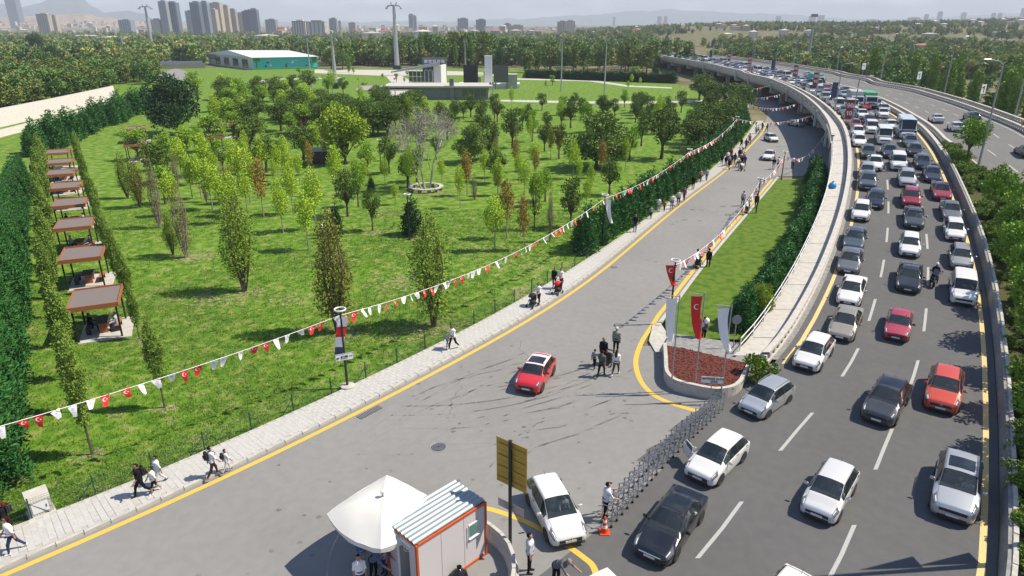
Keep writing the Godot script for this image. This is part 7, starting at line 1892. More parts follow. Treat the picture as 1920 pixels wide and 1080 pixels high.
	var nm = {"white": "white", "pearl": "pearl white", "silver": "silver", "light_grey": "light grey", "grey": "grey", "dark_grey": "dark grey", "navy": "navy", "black": "black", "crimson": "dark red", "blue_grey": "blue-grey", "blue": "bright blue"}
	for lane in 4:
		var d = [121.0, 126.0, 128.0, 124.0][lane]
		while d < 335.0:
			var f = [.09, .36, .63, .90][lane]
			var skip = (lane == 2 and d > 130 and d < 145) or (lane == 3 and d > 132 and d < 142)
			var kind = ["hatch", "sedan", "suv", "hatch2", "sedan", "mpv"][rng.randi() % 6]
			if rng.randf() < .05: kind = "van"
			var c = cols[rng.randi() % cols.size()]
			if not skip:
				var fx = func(q): return lane_x(q, f)
				var p = Vector3(lane_x(d, f) + rng.randf_range(-.25, .25), rise(d), -d)
				var t = car(kind, "white" if kind == "van" else c, (nm[c] + " car in the packed queue far along the viaduct") if kind != "van" else "white van in the packed queue far along the viaduct", p, lane_turn(fx, d), "", 1 if d < 170 else 2, "cars packed far along the viaduct")
			d += car_kinds[kind][0] + rng.randf_range(1.4, 4.2)
	# the other carriageway, driving away
	for a in [["sedan", "white", 1754, 229, "white saloon driving away on the empty carriageway"], ["suv", "navy", 1820, 226, "dark crossover driving away on the empty carriageway"], ["hatch", "white", 1790, 245, "white hatchback overtaking on the empty carriageway"], ["sedan", "black", 1815, 240, "black saloon behind the median tree on the empty carriageway"], ["hatch", "dark_grey", 1921, 292, "dark car entering the empty carriageway"], ["suv", "dark_grey", 1484, 140, "dark car far off on the empty carriageway"], ["hatch", "pearl", 1512, 143, "pale car far off on the empty carriageway"]]:
		var f = on_road(a[2], a[3])
		car(a[0], a[1], a[4], f, lane_turn(far_left_x, -f.z) + PI, "", 0)
	for a in [["hatch", "white", 1453, 268, "white car coming out from under the viaduct"], ["sedan", "white", 1438, 302, "white saloon on the park road near the crowd"]]:
		var f = ground(a[2], a[3]); var turn = lane_turn(yr_x, -f.z)
		car(a[0], a[1], a[4], f - Vector3(sin(turn), -.006, cos(turn)) * 2.0, turn, "", 0)
	for k in 5:
		var p = Vector3(58.0 + k * 3.1, .006, -(142.0 + k * 1.2))
		car(["hatch", "sedan", "suv"][k % 3], ["silver", "navy", "white", "grey", "light_grey"][k], "car parked in the shade under the viaduct", p, .4, "", 1, "cars parked under the viaduct")
	motorcycle(on_road(1749, 533))
func truck(px, py, cab, box, label, lane):
	var f = on_road(px, py)
	var turn = lane_turn(func(d): return lane_x(d, lane), -f.z + 2.0)
	var t = thing("lorry", label, "lorry", f - Vector3(sin(turn), 0, cos(turn)) * 3.2, turn)
	var bm = {"light_grey": mat("box_grey", lin(.34, .35, .35), .6), "green": mat("box_green", lin(.05, .30, .17), .6), "green2": mat("box_turquoise", lin(.05, .36, .30), .6)}[box]
	var s = Shape.new()
	var pr = [Vector2(3.2, .5), Vector2(3.2, 1.35), Vector2(2.85, 2.3), Vector2(1.6, 2.35), Vector2(1.6, .5)]
	for i in 5:
		var a = pr[i]; var b = pr[(i + 1) % 5]; s.quad(Vector3(-1.0, a.y, a.x), Vector3(-1.0, b.y, b.x), Vector3(1.0, b.y, b.x), Vector3(1.0, a.y, a.x))
	for x in [-1.0, 1.0]:
		for i in [1, 2, 3]: s.tri(Vector3(x, pr[0].y, pr[0].x), Vector3(x, pr[i].y, pr[i].x), Vector3(x, pr[i + 1].y, pr[i + 1].x))
	obj("cab", s, paint(cab), t)
	s = Shape.new(); s.quad(Vector3(-.88, 1.42, 3.19), Vector3(.88, 1.42, 3.19), Vector3(.84, 2.2, 2.91), Vector3(-.84, 2.2, 2.91)); obj("windscreen", s, M.car_glass, t)
	s = Shape.new(); s.cbox(Vector3(0, 1.95, -.95), Vector3(2.15, 2.3 if box == "light_grey" else 1.9, 4.9), .04); obj("cargo_box", s, bm, t)
	s = Shape.new(); s.box(Vector3(0, .6, -.6), Vector3(.9, .25, 5.2)); obj("chassis", s, M.black_plastic, t)
	s = Shape.new(); s.cbox(Vector3(0, .62, 3.2), Vector3(1.95, .3, .12), .03); obj("bumper", s, M.black_plastic, t)
	s = Shape.new(); s.box(Vector3(0, 1.08, 3.21), Vector3(1.1, .22, .03)); obj("grille", s, M.black_plastic, t)
	for x in [-.75, .75]:
		s = Shape.new(); s.cbox(Vector3(x, .95, 3.2), Vector3(.34, .2, .05), .03); obj("headlight", s, M.head_glass, t)
		s = Shape.new(); s.cbox(Vector3(x * 1.55, 1.75, 3.0), Vector3(.16, .36, .08), .02); obj("mirror", s, M.black_plastic, t)
	if not car_meshes.has("tyre"): car_shape("hatch")
	for x in [-.88, .88]:
		for z in [2.3, -2.0]:
			var o = obj("wheel", car_meshes["tyre"], M.black_rubber, t, Vector3(x, .42, z)); o.scale = Vector3.ONE * .42
func motorcycle(p):
	p.y = rise(-p.z)
	var t = thing("motorcycle", "black touring scooter with a grey windshield between the lanes", "motorcycle", p, -.5)
	var tp = func(a, b, r, nm, m, n = 7):
		var s = Shape.new(); s.tube([a, b], r, n); obj(nm, s.done(50), m, t)
	for z in [.72, -.62]:
		var w = Node3D.new(); w.name = "wheel"; t.add_child(w, true); w.position = Vector3(0, .29, z); w.basis = Basis().scaled(Vector3(.22, .29, .29))
		obj("tyre", car_meshes["tyre"], M.black_rubber, w); obj("rim", car_meshes["rim"], M.rim, w)
	tp.call(Vector3(0, .3, .72), Vector3(0, .95, .45), .05, "fork", M.rim)
	var s = Shape.new(); s.tube([Vector3(0, .4, -.75), Vector3(0, .55, -.3), Vector3(0, .45, .1), Vector3(0, .62, .42), Vector3(0, .95, .5)], [.14, .2, .17, .22, .12], 8); obj("fairing", s.done(60), paint("black"), t)
	s = Shape.new(); s.cbox(Vector3(0, .74, -.35), Vector3(.3, .12, .75), .05); obj("seat", s, M.black_plastic, t)
	s = Shape.new(); s.quad(Vector3(-.2, .98, .55), Vector3(.2, .98, .55), Vector3(.16, 1.35, .38), Vector3(-.16, 1.35, .38)); obj("windshield", s, M.head_glass, t)
	tp.call(Vector3(-.36, 1.0, .35), Vector3(.36, 1.0, .35), .018, "handlebar", M.black_plastic)
	for x in [-.14, .14]:
		s = Shape.new(); s.cbox(Vector3(x, .74, .64), Vector3(.14, .1, .08), .03); obj("headlight", s, M.head_glass, t)
	for x in [-.4, .4]:
		tp.call(Vector3(x * .8, 1.0, .38), Vector3(x, 1.16, .36), .012, "mirror_stalk", M.black_plastic)
		s = Shape.new(); s.cbox(Vector3(x, 1.2, .36), Vector3(.13, .08, .03), .02); obj("mirror", s, M.black_plastic, t)
	s = Shape.new(); s.cbox(Vector3(0, .95, -.72), Vector3(.4, .32, .36), .06); obj("top_box", s, M.black_plastic, t)
	person("ride", {"top": [.012, .012, .014], "legs": [.02, .02, .025], "long": true, "helmet": [.6, .6, .62]}, p + Vector3(.13, -.04, -.22), -.5, "rider in black jacket and pale helmet on the touring scooter")

# ---------------------------------------------------------------- people
var pose_cache = {}
func swing(o, l, a): return o + Vector3(0, -cos(a) * l, sin(a) * l)
func make_pose(name_):
	if pose_cache.has(name_): return pose_cache[name_]
	# lean, left thigh, left shin, right thigh, right shin, left arm, left fore, right arm, right fore, spread of the arms, hip height
	var q = {"stand": [0, .03, -.02, -.04, -.06, .05, .18, -.02, .15, .10], "walk": [.04, .42, .10, -.30, -.62, -.38, -.1, .40, .62, .09], "stride": [.05, -.34, -.75, .46, .2, .42, .7, -.36, .05, .10], "push": [.12, .28, .02, -.26, -.55, .62, 1.25, .62, 1.25, .06],
		"sit": [.12, 1.45, .05, 1.42, .1, .5, 1.3, .45, 1.25, .10], "bend": [.95, .1, -.1, -.05, -.2, 1.0, 1.3, .9, 1.2, .1], "ride": [.1, 1.15, -.15, 1.15, -.15, .75, 1.2, .75, 1.2, .16], "reach": [.10, .1, -.05, -.16, -.25, .95, 1.35, .5, 1.1, .1]}[name_]
	var lean = q[0]
	var hip_y = .93 if name_ != "sit" and name_ != "ride" else (.50 if name_ == "sit" else .86)
	var up = Vector3(0, cos(lean), sin(lean))
	var hip = Vector3(0, hip_y, 0)
	var chest = hip + up * .32; var neck = hip + up * .54; var hd = neck + (up + Vector3(0, .5, -.1 if lean < .5 else .1)).normalized() * .17
	var bones = [[hip + up * .02, hip + up * .18, .145, .135, 0, 1.25], [hip + up * .18, chest + up * .1, .135, .155, 0, 1.25], [chest + up * .12, neck, .10, .055, 0, 1.0], [neck - up * .03, hd - Vector3(0, .02, 0), .055, .06, 1, 1.0], [hd - Vector3(0, .035, -.015), hd + Vector3(0, .035, 0), .078, .092, 1, 1.0], [hip - up * .04, hip + up * .08, .14, .145, 2, 1.2]]
	var hands = []
	for k in 2:
		var sx = 1.0 if k == 0 else -1.0
		var sh = neck - up * .09 + Vector3(sx * .185, 0, 0)
		bones.append([chest + up * .12 + Vector3(sx * .08, 0, 0), sh, .085, .068, 0, 1.0])
		var a = q[5 + k * 2]; var f = q[6 + k * 2]
		var el = swing(sh, .29, a) + Vector3(sx * q[9] * .5, 0, 0); var wr = swing(el, .25, f) + Vector3(-sx * q[9] * .1, 0, 0)
		bones.append([sh, el, .056, .045, 3, 1.0]); bones.append([el, wr, .043, .031, 4, 1.0])
		var hnd = wr + (wr - el).normalized() * .075
		bones.append([wr, hnd, .034, .04, 1, 1.0])
		hands.append([hnd, (wr - el).normalized(), sx])
		var hj = hip + Vector3(sx * .09, -.03, 0)
		var kn = swing(hj, .44, q[1 + k * 2]) + Vector3(sx * (.02 if name_ != "ride" else .13), 0, 0); var an = swing(kn, .41, q[2 + k * 2])
		bones.append([hj, kn, .092, .062, 2, 1.0]); bones.append([kn, an, .062, .042, 5, 1.0])
		bones.append([an + Vector3(0, -.02, -.03), an + Vector3(0, -.045, .15), .045, .035, 6, 1.0])
	var low = 9.0
	for b in bones: low = minf(low, minf(b[0].y - b[2], b[1].y - b[3]))
	if name_ in ["sit", "ride"]: low = -.02
	var cell := .024
	var lo := Vector3(1, 1, 1) * 9.0; var hi := -lo
	for b in bones:
		for p in [b[0], b[1]]: lo = lo.min(p); hi = hi.max(p)
	lo -= Vector3.ONE * .24; hi += Vector3.ONE * .24
	var n := Vector3i(((hi - lo) / cell).ceil())
	var field := PackedFloat32Array(); field.resize(n.x * n.y * n.z); field.fill(1.0)
	var who := PackedByteArray(); who.resize(field.size())
	var best := PackedFloat32Array(); best.resize(field.size()); best.fill(1.0)
	for b in bones:
		var A: Vector3 = b[0]; var B: Vector3 = b[1]; var ra: float = b[2]; var rb: float = b[3]; var fl: float = b[5]
		var m := maxf(ra, rb) * fl + .06
		var i0 := Vector3i(((A.min(B) - Vector3.ONE * m - lo) / cell).floor()).clamp(Vector3i.ZERO, n - Vector3i.ONE)
		var i1 := Vector3i(((A.max(B) + Vector3.ONE * m - lo) / cell).ceil()).clamp(Vector3i.ZERO, n - Vector3i.ONE)
		var ab := B - A; var l2 := maxf(ab.length_squared(), 1e-6)
		for z in range(i0.z, i1.z + 1):
			for y in range(i0.y, i1.y + 1):
				for x in range(i0.x, i1.x + 1):
					var p := lo + Vector3(x, y, z) * cell
					var t := clampf((p - A).dot(ab) / l2, 0.0, 1.0)
					var v := p - (A + ab * t)
					v.x /= fl
					var d := v.length() - lerpf(ra, rb, t)
					var k := (z * n.y + y) * n.x + x
					var o := field[k]
					var h := clampf(.5 + .5 * (o - d) / .035, 0.0, 1.0)
					field[k] = lerpf(o, d, h) - .035 * h * (1.0 - h)
					if d < best[k]: best[k] = d; who[k] = b[4]
	var id = {}
	var vs := PackedVector3Array(); var rg := PackedByteArray()
	var off = [Vector3i(0, 0, 0), Vector3i(1, 0, 0), Vector3i(0, 1, 0), Vector3i(1, 1, 0), Vector3i(0, 0, 1), Vector3i(1, 0, 1), Vector3i(0, 1, 1), Vector3i(1, 1, 1)]
	var edges = [[0, 1], [2, 3], [4, 5], [6, 7], [0, 2], [1, 3], [4, 6], [5, 7], [0, 4], [1, 5], [2, 6], [3, 7]]
	var st: Array[int] = [1, n.x, n.x * n.y]
	var corner := PackedInt32Array()
	for c in off: corner.append(c.x + c.y * n.x + c.z * n.x * n.y)
	for z in n.z - 1:
		for y in n.y - 1:
			var row := (z * n.y + y) * n.x
			for x in n.x - 1:
				var k := row + x
				var neg := 0
				for c in 8: if field[k + corner[c]] < 0: neg += 1
				if neg == 0 or neg == 8: continue
				var s := Vector3.ZERO; var cnt := 0
				for e in edges:
					var f0 := field[k + corner[e[0]]]; var f1 := field[k + corner[e[1]]]
					if (f0 < 0) != (f1 < 0):
						var t := f0 / (f0 - f1)
						s += Vector3(off[e[0]]).lerp(Vector3(off[e[1]]), t); cnt += 1
				id[k] = vs.size()
				vs.append(lo + (Vector3(x, y, z) + s / cnt) * cell); rg.append(who[k])
	var idx := PackedInt32Array()
	for k in id:
		var z: int = k / (n.x * n.y); var y: int = (k / n.x) % n.y; var x: int = k % n.x
		for ax in 3:
			var u := (ax + 1) % 3; var v := (ax + 2) % 3
			var ok: bool = [x, y, z][u] > 0 and [x, y, z][v] > 0
			if not ok: continue
			var f0 := field[k]; var f1 := field[k + st[ax]]
			if (f0 < 0) == (f1 < 0): continue
			var a = id.get(k); var b = id.get(k - st[u]); var c = id.get(k - st[u] - st[v]); var d = id.get(k - st[v])
			if a == null or b == null or c == null or d == null: continue
			if f0 < 0: idx.append_array([a, c, b, a, d, c])
			else: idx.append_array([a, b, c, a, c, d])
	# fingers, nose, ears
	for h in hands:
		var fw: Vector3 = h[1]; var sd := Vector3(0, 0, 1) if absf(fw.y) > .5 else Vector3(h[2], 0, 0)
		for i in 5:
			var root: Vector3 = h[0] + sd * (-.024 + .016 * i) + fw * .02
			var tip: Vector3 = root + fw * [.07, .078, .072, .058, .0][i] + Vector3(-h[2] * .018, 0, 0)
			if i == 4: root = h[0] - fw * .03 + sd * .034; tip = root + fw * .05 + sd * .03
			var sid := fw.cross(sd).normalized() * .009; var s2 := sd * .008
			var b0 := vs.size()
			for p in [root + sid, root + s2, root - sid, root - s2, tip]: vs.append(p); rg.append(1)
			for e in 4: idx.append_array([b0 + e, b0 + (e + 1) % 4, b0 + 4])
	var b0 = vs.size()
	for p in [hd + Vector3(0, .01, .085), hd + Vector3(.018, -.03, .085), hd + Vector3(-.018, -.03, .085), hd + Vector3(0, -.022, .118)]: vs.append(p); rg.append(1)
	idx.append_array([b0, b0 + 3, b0 + 1, b0, b0 + 2, b0 + 3, b0 + 1, b0 + 3, b0 + 2])
	for sx in [1.0, -1.0]:
		b0 = vs.size()
		for p in [hd + Vector3(sx * .088, .02, .005), hd + Vector3(sx * .088, -.04, .01), hd + Vector3(sx * .105, .0, -.02)]: vs.append(p); rg.append(1)
		idx.append_array([b0, b0 + 1, b0 + 2])
		# eye
		b0 = vs.size()
		for p in [hd + Vector3(sx * .02, .004, .096), hd + Vector3(sx * .05, .004, .088), hd + Vector3(sx * .035, .016, .096)]: vs.append(p); rg.append(7)
		idx.append_array([b0, b0 + 1, b0 + 2])
	for i in vs.size(): vs[i].y -= low
	hd.y -= low
	var nr := PackedVector3Array(); nr.resize(vs.size())
	for i in range(0, idx.size(), 3):
		var fn := (vs[idx[i + 2]] - vs[idx[i]]).cross(vs[idx[i + 1]] - vs[idx[i]])
		for j in 3: nr[idx[i + j]] += fn
	for i in nr.size(): nr[i] = nr[i].normalized()
	pose_cache[name_] = {"v": vs, "n": nr, "r": rg, "i": idx, "head": hd, "neck": neck - Vector3(0, low, 0), "back": chest - Vector3(0, low, 0), "up": up}
	return pose_cache[name_]
func person(pose, look_, p, turn, label, height = 1.72, group = "", category = "person"):
	var q = make_pose(pose)
	var o = thing("person", label, category, p, turn, group)
	var s = height / 1.72
	o.scale = Vector3.ONE * s
	var skin = look_.get("skin", [.36, .21, .15]); var top = look_.top; var legs = look_.legs
	var reg = [top, skin, legs, top, top if look_.get("long", false) else skin, skin if look_.get("shorts", false) else legs, look_.get("shoes", [.03, .03, .03]), [.02, .015, .01]]
	var cols = PackedColorArray(); cols.resize(q.v.size())
	for i in q.v.size():
		var c = reg[q.r[i]]
		cols[i] = Color(c[0], c[1], c[2])
	var a = []; a.resize(Mesh.ARRAY_MAX)
	a[Mesh.ARRAY_VERTEX] = q.v; a[Mesh.ARRAY_NORMAL] = q.n; a[Mesh.ARRAY_COLOR] = cols; a[Mesh.ARRAY_INDEX] = q.i
	var m = ArrayMesh.new(); m.add_surface_from_arrays(Mesh.PRIMITIVE_TRIANGLES, a)
	obj("body", m, M.cloth, o)
	var hs = Shape.new()
	var hc = look_.get("helmet", look_.get("hair", [.018, .012, .010]))
	hs.col = Color(hc[0], hc[1], hc[2])
	var big = 1.25 if look_.has("helmet") else 1.0
	for i in 7:
		for j in 12:
			var pts = []
			for e in [[i, j], [i + 1, j], [i + 1, j + 1], [i, j + 1]]:
				var th = e[0] / 7.0 * 1.85; var ph = TAU * e[1] / 12.0
				var back = -cos(ph)
				var d = Vector3(sin(th) * sin(ph) * .098, cos(th) * .112, sin(th) * cos(ph) * .108)
				if cos(ph) > .3 and th > 1.0 and not look_.has("helmet"): d = Vector3(sin(1.0) * sin(ph) * .09, cos(1.0) * .105, sin(1.0) * cos(ph) * .09)
				pts.append(q.head + Vector3(0, .02, -.008) + d * big)
			hs.quad(pts[0], pts[1], pts[2], pts[3])
	if look_.get("long_hair", false):
		hs.tube([q.head + Vector3(0, .04, -.07), q.head + Vector3(0, -.1, -.1), q.head + Vector3(0, -.28, -.13), q.head + Vector3(0, -.38, -.12)], [.07, .1, .085, .03], 8)
	if look_.get("cap", false):
		hs.tri(q.head + Vector3(-.08, .06, .08), q.head + Vector3(.08, .06, .08), q.head + Vector3(0, .05, .19)); hs.tri(q.head + Vector3(-.08, .06, .08), q.head + Vector3(0, .05, .19), q.head + Vector3(-.06, .055, .15)); hs.tri(q.head + Vector3(.08, .06, .08), q.head + Vector3(.06, .055, .15), q.head + Vector3(0, .05, .19))
	obj("helmet" if look_.has("helmet") else "hair", hs.done(60), M.cloth, o)
	if look_.has("pack"):
		var b = thing("backpack", "dark backpack worn by the " + label, "backpack", p, turn)
		b.scale = o.scale
		var pk = Shape.new(); pk.cbox(q.back + Vector3(0, .08, -.22), Vector3(.30, .42, .17), .05); obj("sack", pk.done(40), M.black_plastic, b)
		pk = Shape.new(); pk.cbox(q.back + Vector3(0, .0, -.33), Vector3(.22, .2, .06), .03); obj("pocket", pk.done(40), M.black_plastic, b)
		for x in [-.1, .1]:
			pk = Shape.new(); pk.tube([q.back + Vector3(x, .28, -.14), q.back + Vector3(x, .30, .02), q.back + Vector3(x, .1, .19), q.back + Vector3(x, -.1, .1)], .018, 5); obj("strap", pk, M.black_plastic, b)
	return o
func stroller(p, turn, label, m):
	var t = thing("stroller", label, "stroller", p, turn)
	var s = Shape.new()
	for i in 5:
		for j in 6:
			var g = []
			for e in [[i, j], [i + 1, j], [i + 1, j + 1], [i, j + 1]]:
				var a = lerpf(.2, 1.9, e[0] / 5.0); var x = lerpf(-.24, .24, e[1] / 6.0)
				g.append(Vector3(x, .72 + sin(a) * .32 * (1 - x * x * 3), -.12 + cos(a) * .34))
			s.quad(g[0], g[1], g[2], g[3])
	obj("hood", s.done(60), m, t)
	s = Shape.new(); s.cbox(Vector3(0, .5, .02), Vector3(.44, .12, .42), .04); s.cbox(Vector3(0, .7, -.2), Vector3(.44, .42, .1), .04, Basis(Vector3.RIGHT, -.3)); obj("seat", s, M.black_plastic, t)
	for x in [-.27, .27]:
		s = Shape.new(); s.tube([Vector3(x, .1, .38), Vector3(x, .5, .0), Vector3(x, 1.0, -.5)], .016, 5); obj("frame_tube", s, M.dark_metal, t)
		s = Shape.new(); s.tube([Vector3(x, .14, -.34), Vector3(x, .55, .02)], .016, 5); obj("frame_tube", s, M.dark_metal, t)
		for z in [.38, -.34]:
			s = Shape.new(); s.lathe([Vector2(.06, -.02), Vector2(.12, -.02), Vector2(.12, .02), Vector2(.06, .02)], 12, Transform3D(Basis(Vector3.BACK, PI / 2), Vector3(x, .12, z))); obj("wheel", s, M.black_rubber, t)
	s = Shape.new(); s.tube([Vector3(-.27, 1.0, -.5), Vector3(.27, 1.0, -.5)], .02, 6); obj("handle", s, M.black_plastic, t)
	s = Shape.new(); s.box(Vector3(0, .25, -.05), Vector3(.4, .16, .4)); obj("basket", s, M.black_plastic, t)
	return t
func crowd():
	rng.seed = 51
	var W = [.72, .72, .72]; var K = [.014, .014, .016]; var B = [.05, .028, .02]; var N = [.03, .045, .10]; var G = [.15, .17, .14]
	var along = func(d): return atan2(tangent(fence_x, d).x, -tangent(fence_x, d).y)   # walking away along the pavement
	# pavement
	var list = [[30, 1034, "walk", {"top": W, "legs": N, "hair": [.035, .014, .008], "long_hair": true, "shoes": W}, 0, "person in a white top and blue jeans at the pavement's edge", 1.65], [18, 1004, "stand", {"top": K, "legs": K, "hair": [.10, .03, .012], "long_hair": true, "pack": 1}, 0, "person with red-brown hair and dark clothes by the utility box", 1.62],
		[268, 930, "stride", {"top": K, "legs": K, "pack": 1}, PI, "person in a dark sleeveless top striding with a black backpack", 1.68], [292, 924, "walk", {"top": W, "legs": K, "shorts": true, "shoes": W}, PI, "child in a white shirt and dark shorts beside the strider", 1.35], [301, 908, "walk", {"top": [.62, .66, .70], "legs": [.5, .5, .5]}, PI, "person in pale clothes behind the child in shorts", 1.5],
		[402, 894, "walk", {"top": W, "legs": B, "pack": 1, "shoes": [.4, .2, .2]}, 0, "person in brown trousers with a black backpack on the pavement", 1.62], [427, 884, "walk", {"top": W, "legs": [.5, .5, .5], "pack": 1}, 0, "small child with a backpack holding hands on the pavement", 1.2],
		[850, 655, "stride", {"top": W, "legs": K, "hair": [.05, .03, .02], "shoes": W}, PI, "man-sized walker in white shirt and black trousers with a child", 1.72], [839, 652, "walk", {"top": [.35, .38, .46], "legs": [.15, .17, .25]}, PI, "little child in a blue patterned outfit holding a hand", 1.1],
		[1010, 571, "push", {"top": W, "legs": K}, PI, "person in white pushing the black stroller", 1.72], [1039, 540, "stand", {"top": [.02, .022, .03], "legs": [.02, .022, .03], "long": true, "hair": [.08, .09, .12]}, PI, "person in long dark clothes beside the red stroller", 1.68], [1052, 541, "push", {"top": W, "legs": K}, PI, "person in a white shirt pushing the red stroller", 1.7],
		[1190, 435, "stand", {"top": K, "legs": N}, PI, "person all in dark clothes alone on the pavement", 1.78], [1220, 410, "walk", {"top": [.4, .4, .42], "legs": K}, PI, "small figure in grey on the pavement past the hedge start", 1.4], [1234, 398, "stand", {"top": W, "legs": [.3, .3, .3]}, 0, "person in white beside the hedge in conversation", 1.65], [1245, 396, "walk", {"top": [.35, .06, .05], "legs": K}, PI, "child in red beside the hedge", 1.2], [1259, 392, "stand", {"top": W, "legs": N}, PI, "person in white top and jeans near the hedge", 1.7], [1271, 385, "stand", {"top": [.6, .6, .6], "legs": K}, PI, "person in pale grey near the hedge", 1.72], [1282, 377, "walk", {"top": [.25, .05, .12], "legs": N}, PI, "person in a wine-red top near the hedge", 1.65], [1299, 355, "stand", {"top": K, "legs": K}, 0, "person in black standing by the hedge", 1.7], [1313, 341, "walk", {"top": [.5, .3, .3], "legs": N}, PI, "person in pink further up the pavement", 1.65], [1324, 339, "walk", {"top": [.35, .42, .55], "legs": N}, PI, "person in light blue further up the pavement", 1.68]]
	for a in list:
		var p = ground(a[0], a[1], .115)
		person(a[2], a[3], p, along.call(-p.z) + a[4] + (0.0 if a[0] > 60 else PI), a[5], a[6])
	stroller(ground(998, 575, .12), along.call(46) + PI, "black stroller pushed along the pavement", M.black_plastic)
	stroller(ground(1045, 551, .12), along.call(50) + PI, "red stroller with a hood on the pavement", M.flag_red)
	# crowd on the road
	for k in 17:
		var px = rng.randf_range(1352, 1398); var py = rng.randf_range(300, 321) - (px - 1352) * .12
		var p = ground(px, py, .006)
		var c = [K, K, W, N, [.3, .04, .04], K, [.4, .4, .42]][k % 7]
		person(["stand", "walk", "push", "stride"][k % 4], {"top": c, "legs": K if k % 3 else N, "long": k % 2 == 0, "long_hair": k % 3 == 0}, p, rng.randf_range(-.4, .4) + (PI if k % 2 else 0.0), "person in the dense crowd crossing the park road", rng.randf_range(1.5, 1.78), "dense crowd on the park road")
	stroller(ground(1390, 320, .006), .3, "stroller in the dense crowd on the park road", M.panel_grey)
	for k in 8:
		var p = ground([1389, 1398, 1405, 1417, 1421, 1429, 1437, 1404][k], [278, 279, 270, 252, 251, 244, 247, 268][k], .006)
		person(["walk", "stride"][k % 2], {"top": [K, N, [.45, .1, .12], [.5, .52, .55], W, K, K, W][k], "legs": K}, p, PI * (k % 2), "distant walker on the road before the viaduct", 1.7, "walkers before the viaduct")
	# right verge
	for a in [[1305, 504, "push", {"top": W, "legs": K, "long": true}, 2.6, "person in white pushing a stroller along the verge kerb"], [1327, 503, "stand", {"top": K, "legs": K}, 2.6, "person all in black at the verge kerb"], [1417, 392, "stand", {"top": K, "legs": K}, 2.8, "person in black beside the verge lamp"], [1402, 398, "push", {"top": [.5, .52, .6], "legs": [.2, .2, .22]}, 2.8, "person in pale clothes with a stroller by the verge lamp"], [1392, 386, "walk", {"top": [.4, .4, .42], "legs": K}, 2.8, "person in grey behind the verge lamp"], [1450, 318, "walk", {"top": K, "legs": [.5, .5, .5]}, 2.8, "person in black and pale trousers at the verge's far end"], [1458, 317, "push", {"top": W, "legs": K}, 2.8, "person in white at the verge's far end"], [1485, 316, "stand", {"top": W, "legs": K}, 0, "person waiting at the far flower bed"], [1518, 310, "stand", {"top": [.25, .28, .4], "legs": N}, 0, "person in blue-grey in the viaduct's shade"]]:
		person(a[2], a[3], ground(a[0], a[1], .01), a[4], a[5])
	stroller(ground(1309, 500, .01), 2.6, "dark stroller at the verge kerb", M.black_plastic)
	stroller(ground(1398, 402, .01), 2.8, "pale stroller by the verge lamp", M.panel_grey)
	# family on the plaza
	for a in [[1114, 690, "walk", {"top": [.22, .24, .27], "legs": K}, 2.7, "boy-sized child in grey shirt and dark trousers on the plaza", 1.25], [1130, 684, "stand", {"top": K, "legs": K, "hair": [.22, .2, .18], "cap": true}, 2.7, "broad person in black with a grey cap on the plaza", 1.8], [1127, 706, "stride", {"top": [.085, .105, .075], "legs": K}, 2.7, "person in a grey-green shirt striding across the plaza", 1.7], [1154, 664, "stand", {"top": [.23, .24, .20], "legs": K, "hair": [.5, .48, .44], "cap": true}, 2.7, "tall person in an olive-grey shirt and pale cap", 1.82], [1154, 703, "stride", {"top": W, "legs": [.05, .055, .06], "hair": [.06, .025, .012], "long_hair": true, "shoes": W}, 2.7, "person in a white shirt with a long ponytail on the plaza", 1.65]]:
		person(a[2], a[3], ground(a[0], a[1], .006), a[4], a[5], a[6])
	stroller(ground(1141, 682, .006), 2.7, "dark stroller in the family on the plaza", M.black_plastic)
	# guards, driver
	person("stand", {"top": [.45, .48, .52], "legs": K, "hair": K}, ground(993, 1073, .006), 1.5, "guard in a pale grey shirt and black trousers by the barrier blocks", 1.78)
	person("reach", {"top": [.50, .53, .60], "legs": K, "hair": K, "cap": true}, ground(1134, 972, .006), 1.9, "guard with a dark cap holding the steel barrier", 1.76)
	person("bend", {"top": [.12, .12, .13], "legs": K, "hair": [.2, .2, .2]}, ground(1042, 1096, .006), .9, "grey-haired person bending at the open car door", 1.72)
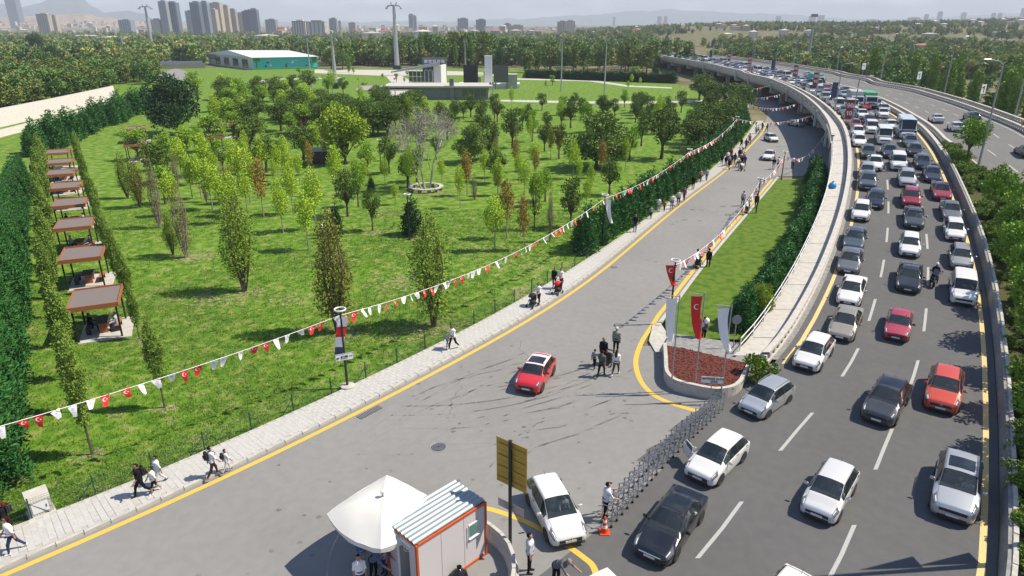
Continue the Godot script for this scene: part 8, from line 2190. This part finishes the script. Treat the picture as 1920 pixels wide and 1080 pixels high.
	# shade of the parasol
	for a in [[680, 1062, "stand", {"top": [.06, .16, .42], "legs": [.3, .34, .4], "shorts": true}, .6, "child in a blue shirt under the parasol", 1.35], [702, 1085, "bend", {"top": [.12, .14, .22], "legs": K}, 1.2, "person in navy bending under the parasol", 1.72], [678, 1108, "stand", {"top": W, "legs": N}, .3, "person in white at the cabin's corner", 1.6], [722, 1076, "stand", {"top": [.3, .3, .4], "legs": N}, -.6, "person in grey-blue beside the cabin door", 1.5]]:
		person(a[2], a[3], ground(a[0], a[1], .006), a[4], a[5], a[6])
	# park
	person("stride", {"top": W, "legs": K, "hair": [.06, .03, .02]}, ground(606, 447), 1.4, "runner in a white top and black trousers on the lawn", 1.7)
	for a in [[-27.8, 42.3, "first"], [-45.2, 68.3, "fourth"], [-40.0, 60.4, "third"]]:
		for k in 2:
			var off = Basis(Vector3.UP, deg_to_rad(24)) * Vector3(-.75 if k == 0 else .95, .05, -.2 + .5 * k)
			person("sit", {"top": [K, [.35, .4, .5], N][k + (1 if a[2] == "third" else 0)], "legs": N, "long": true}, Vector3(a[0], 0, -a[1]) + off, deg_to_rad(24) + (PI / 2 if k == 0 else -PI / 2), ["left", "right"][k] + "-bench sitter under the " + a[2] + " picnic shelter", 1.7)
	for k in 3:
		var p = ground([62, 66, 85][k], [330, 325, 475][k])
		person(["stand", "stand", "sit"][k], {"top": [N, W, K][k], "legs": K}, p, k * 2.0, ["person in navy between the hedge and the shelters", "person in white between the hedge and the shelters", "person in black sitting on the grass by the slim trees"][k])
	# bunch of balloons at the planter
	var bl = thing("balloon_bunch", "bunch of pink, white and silver balloons on the verge by the planter flags", "balloons", ground(1310, 640, .13))
	for k in 7:
		var s = Shape.new()
		var c = Vector3(rng.randfn(0, .22), 1.2 + rng.randf() * .7, rng.randfn(0, .18)); var pr = []
		for i in 8: pr.append(Vector2(sin(PI * i / 7.0) * .17, -cos(PI * i / 7.0) * .21))
		s.lathe(pr, 12, Transform3D(Basis(), c)); var o = obj("balloon", s.done(60), [M.flag_white, M.red_lens, M.steel, M.flag_red][k % 4], bl)
		s = Shape.new(); s.tube([c - Vector3(0, .2, 0), Vector3(0, .1, 0)], .006, 3); obj("string", s, M.flag_white, bl)
	person("stand", {"top": [.1, .1, .12], "legs": K}, ground(1318, 640, .13), 2.2, "balloon seller in dark clothes on the verge", 1.68)
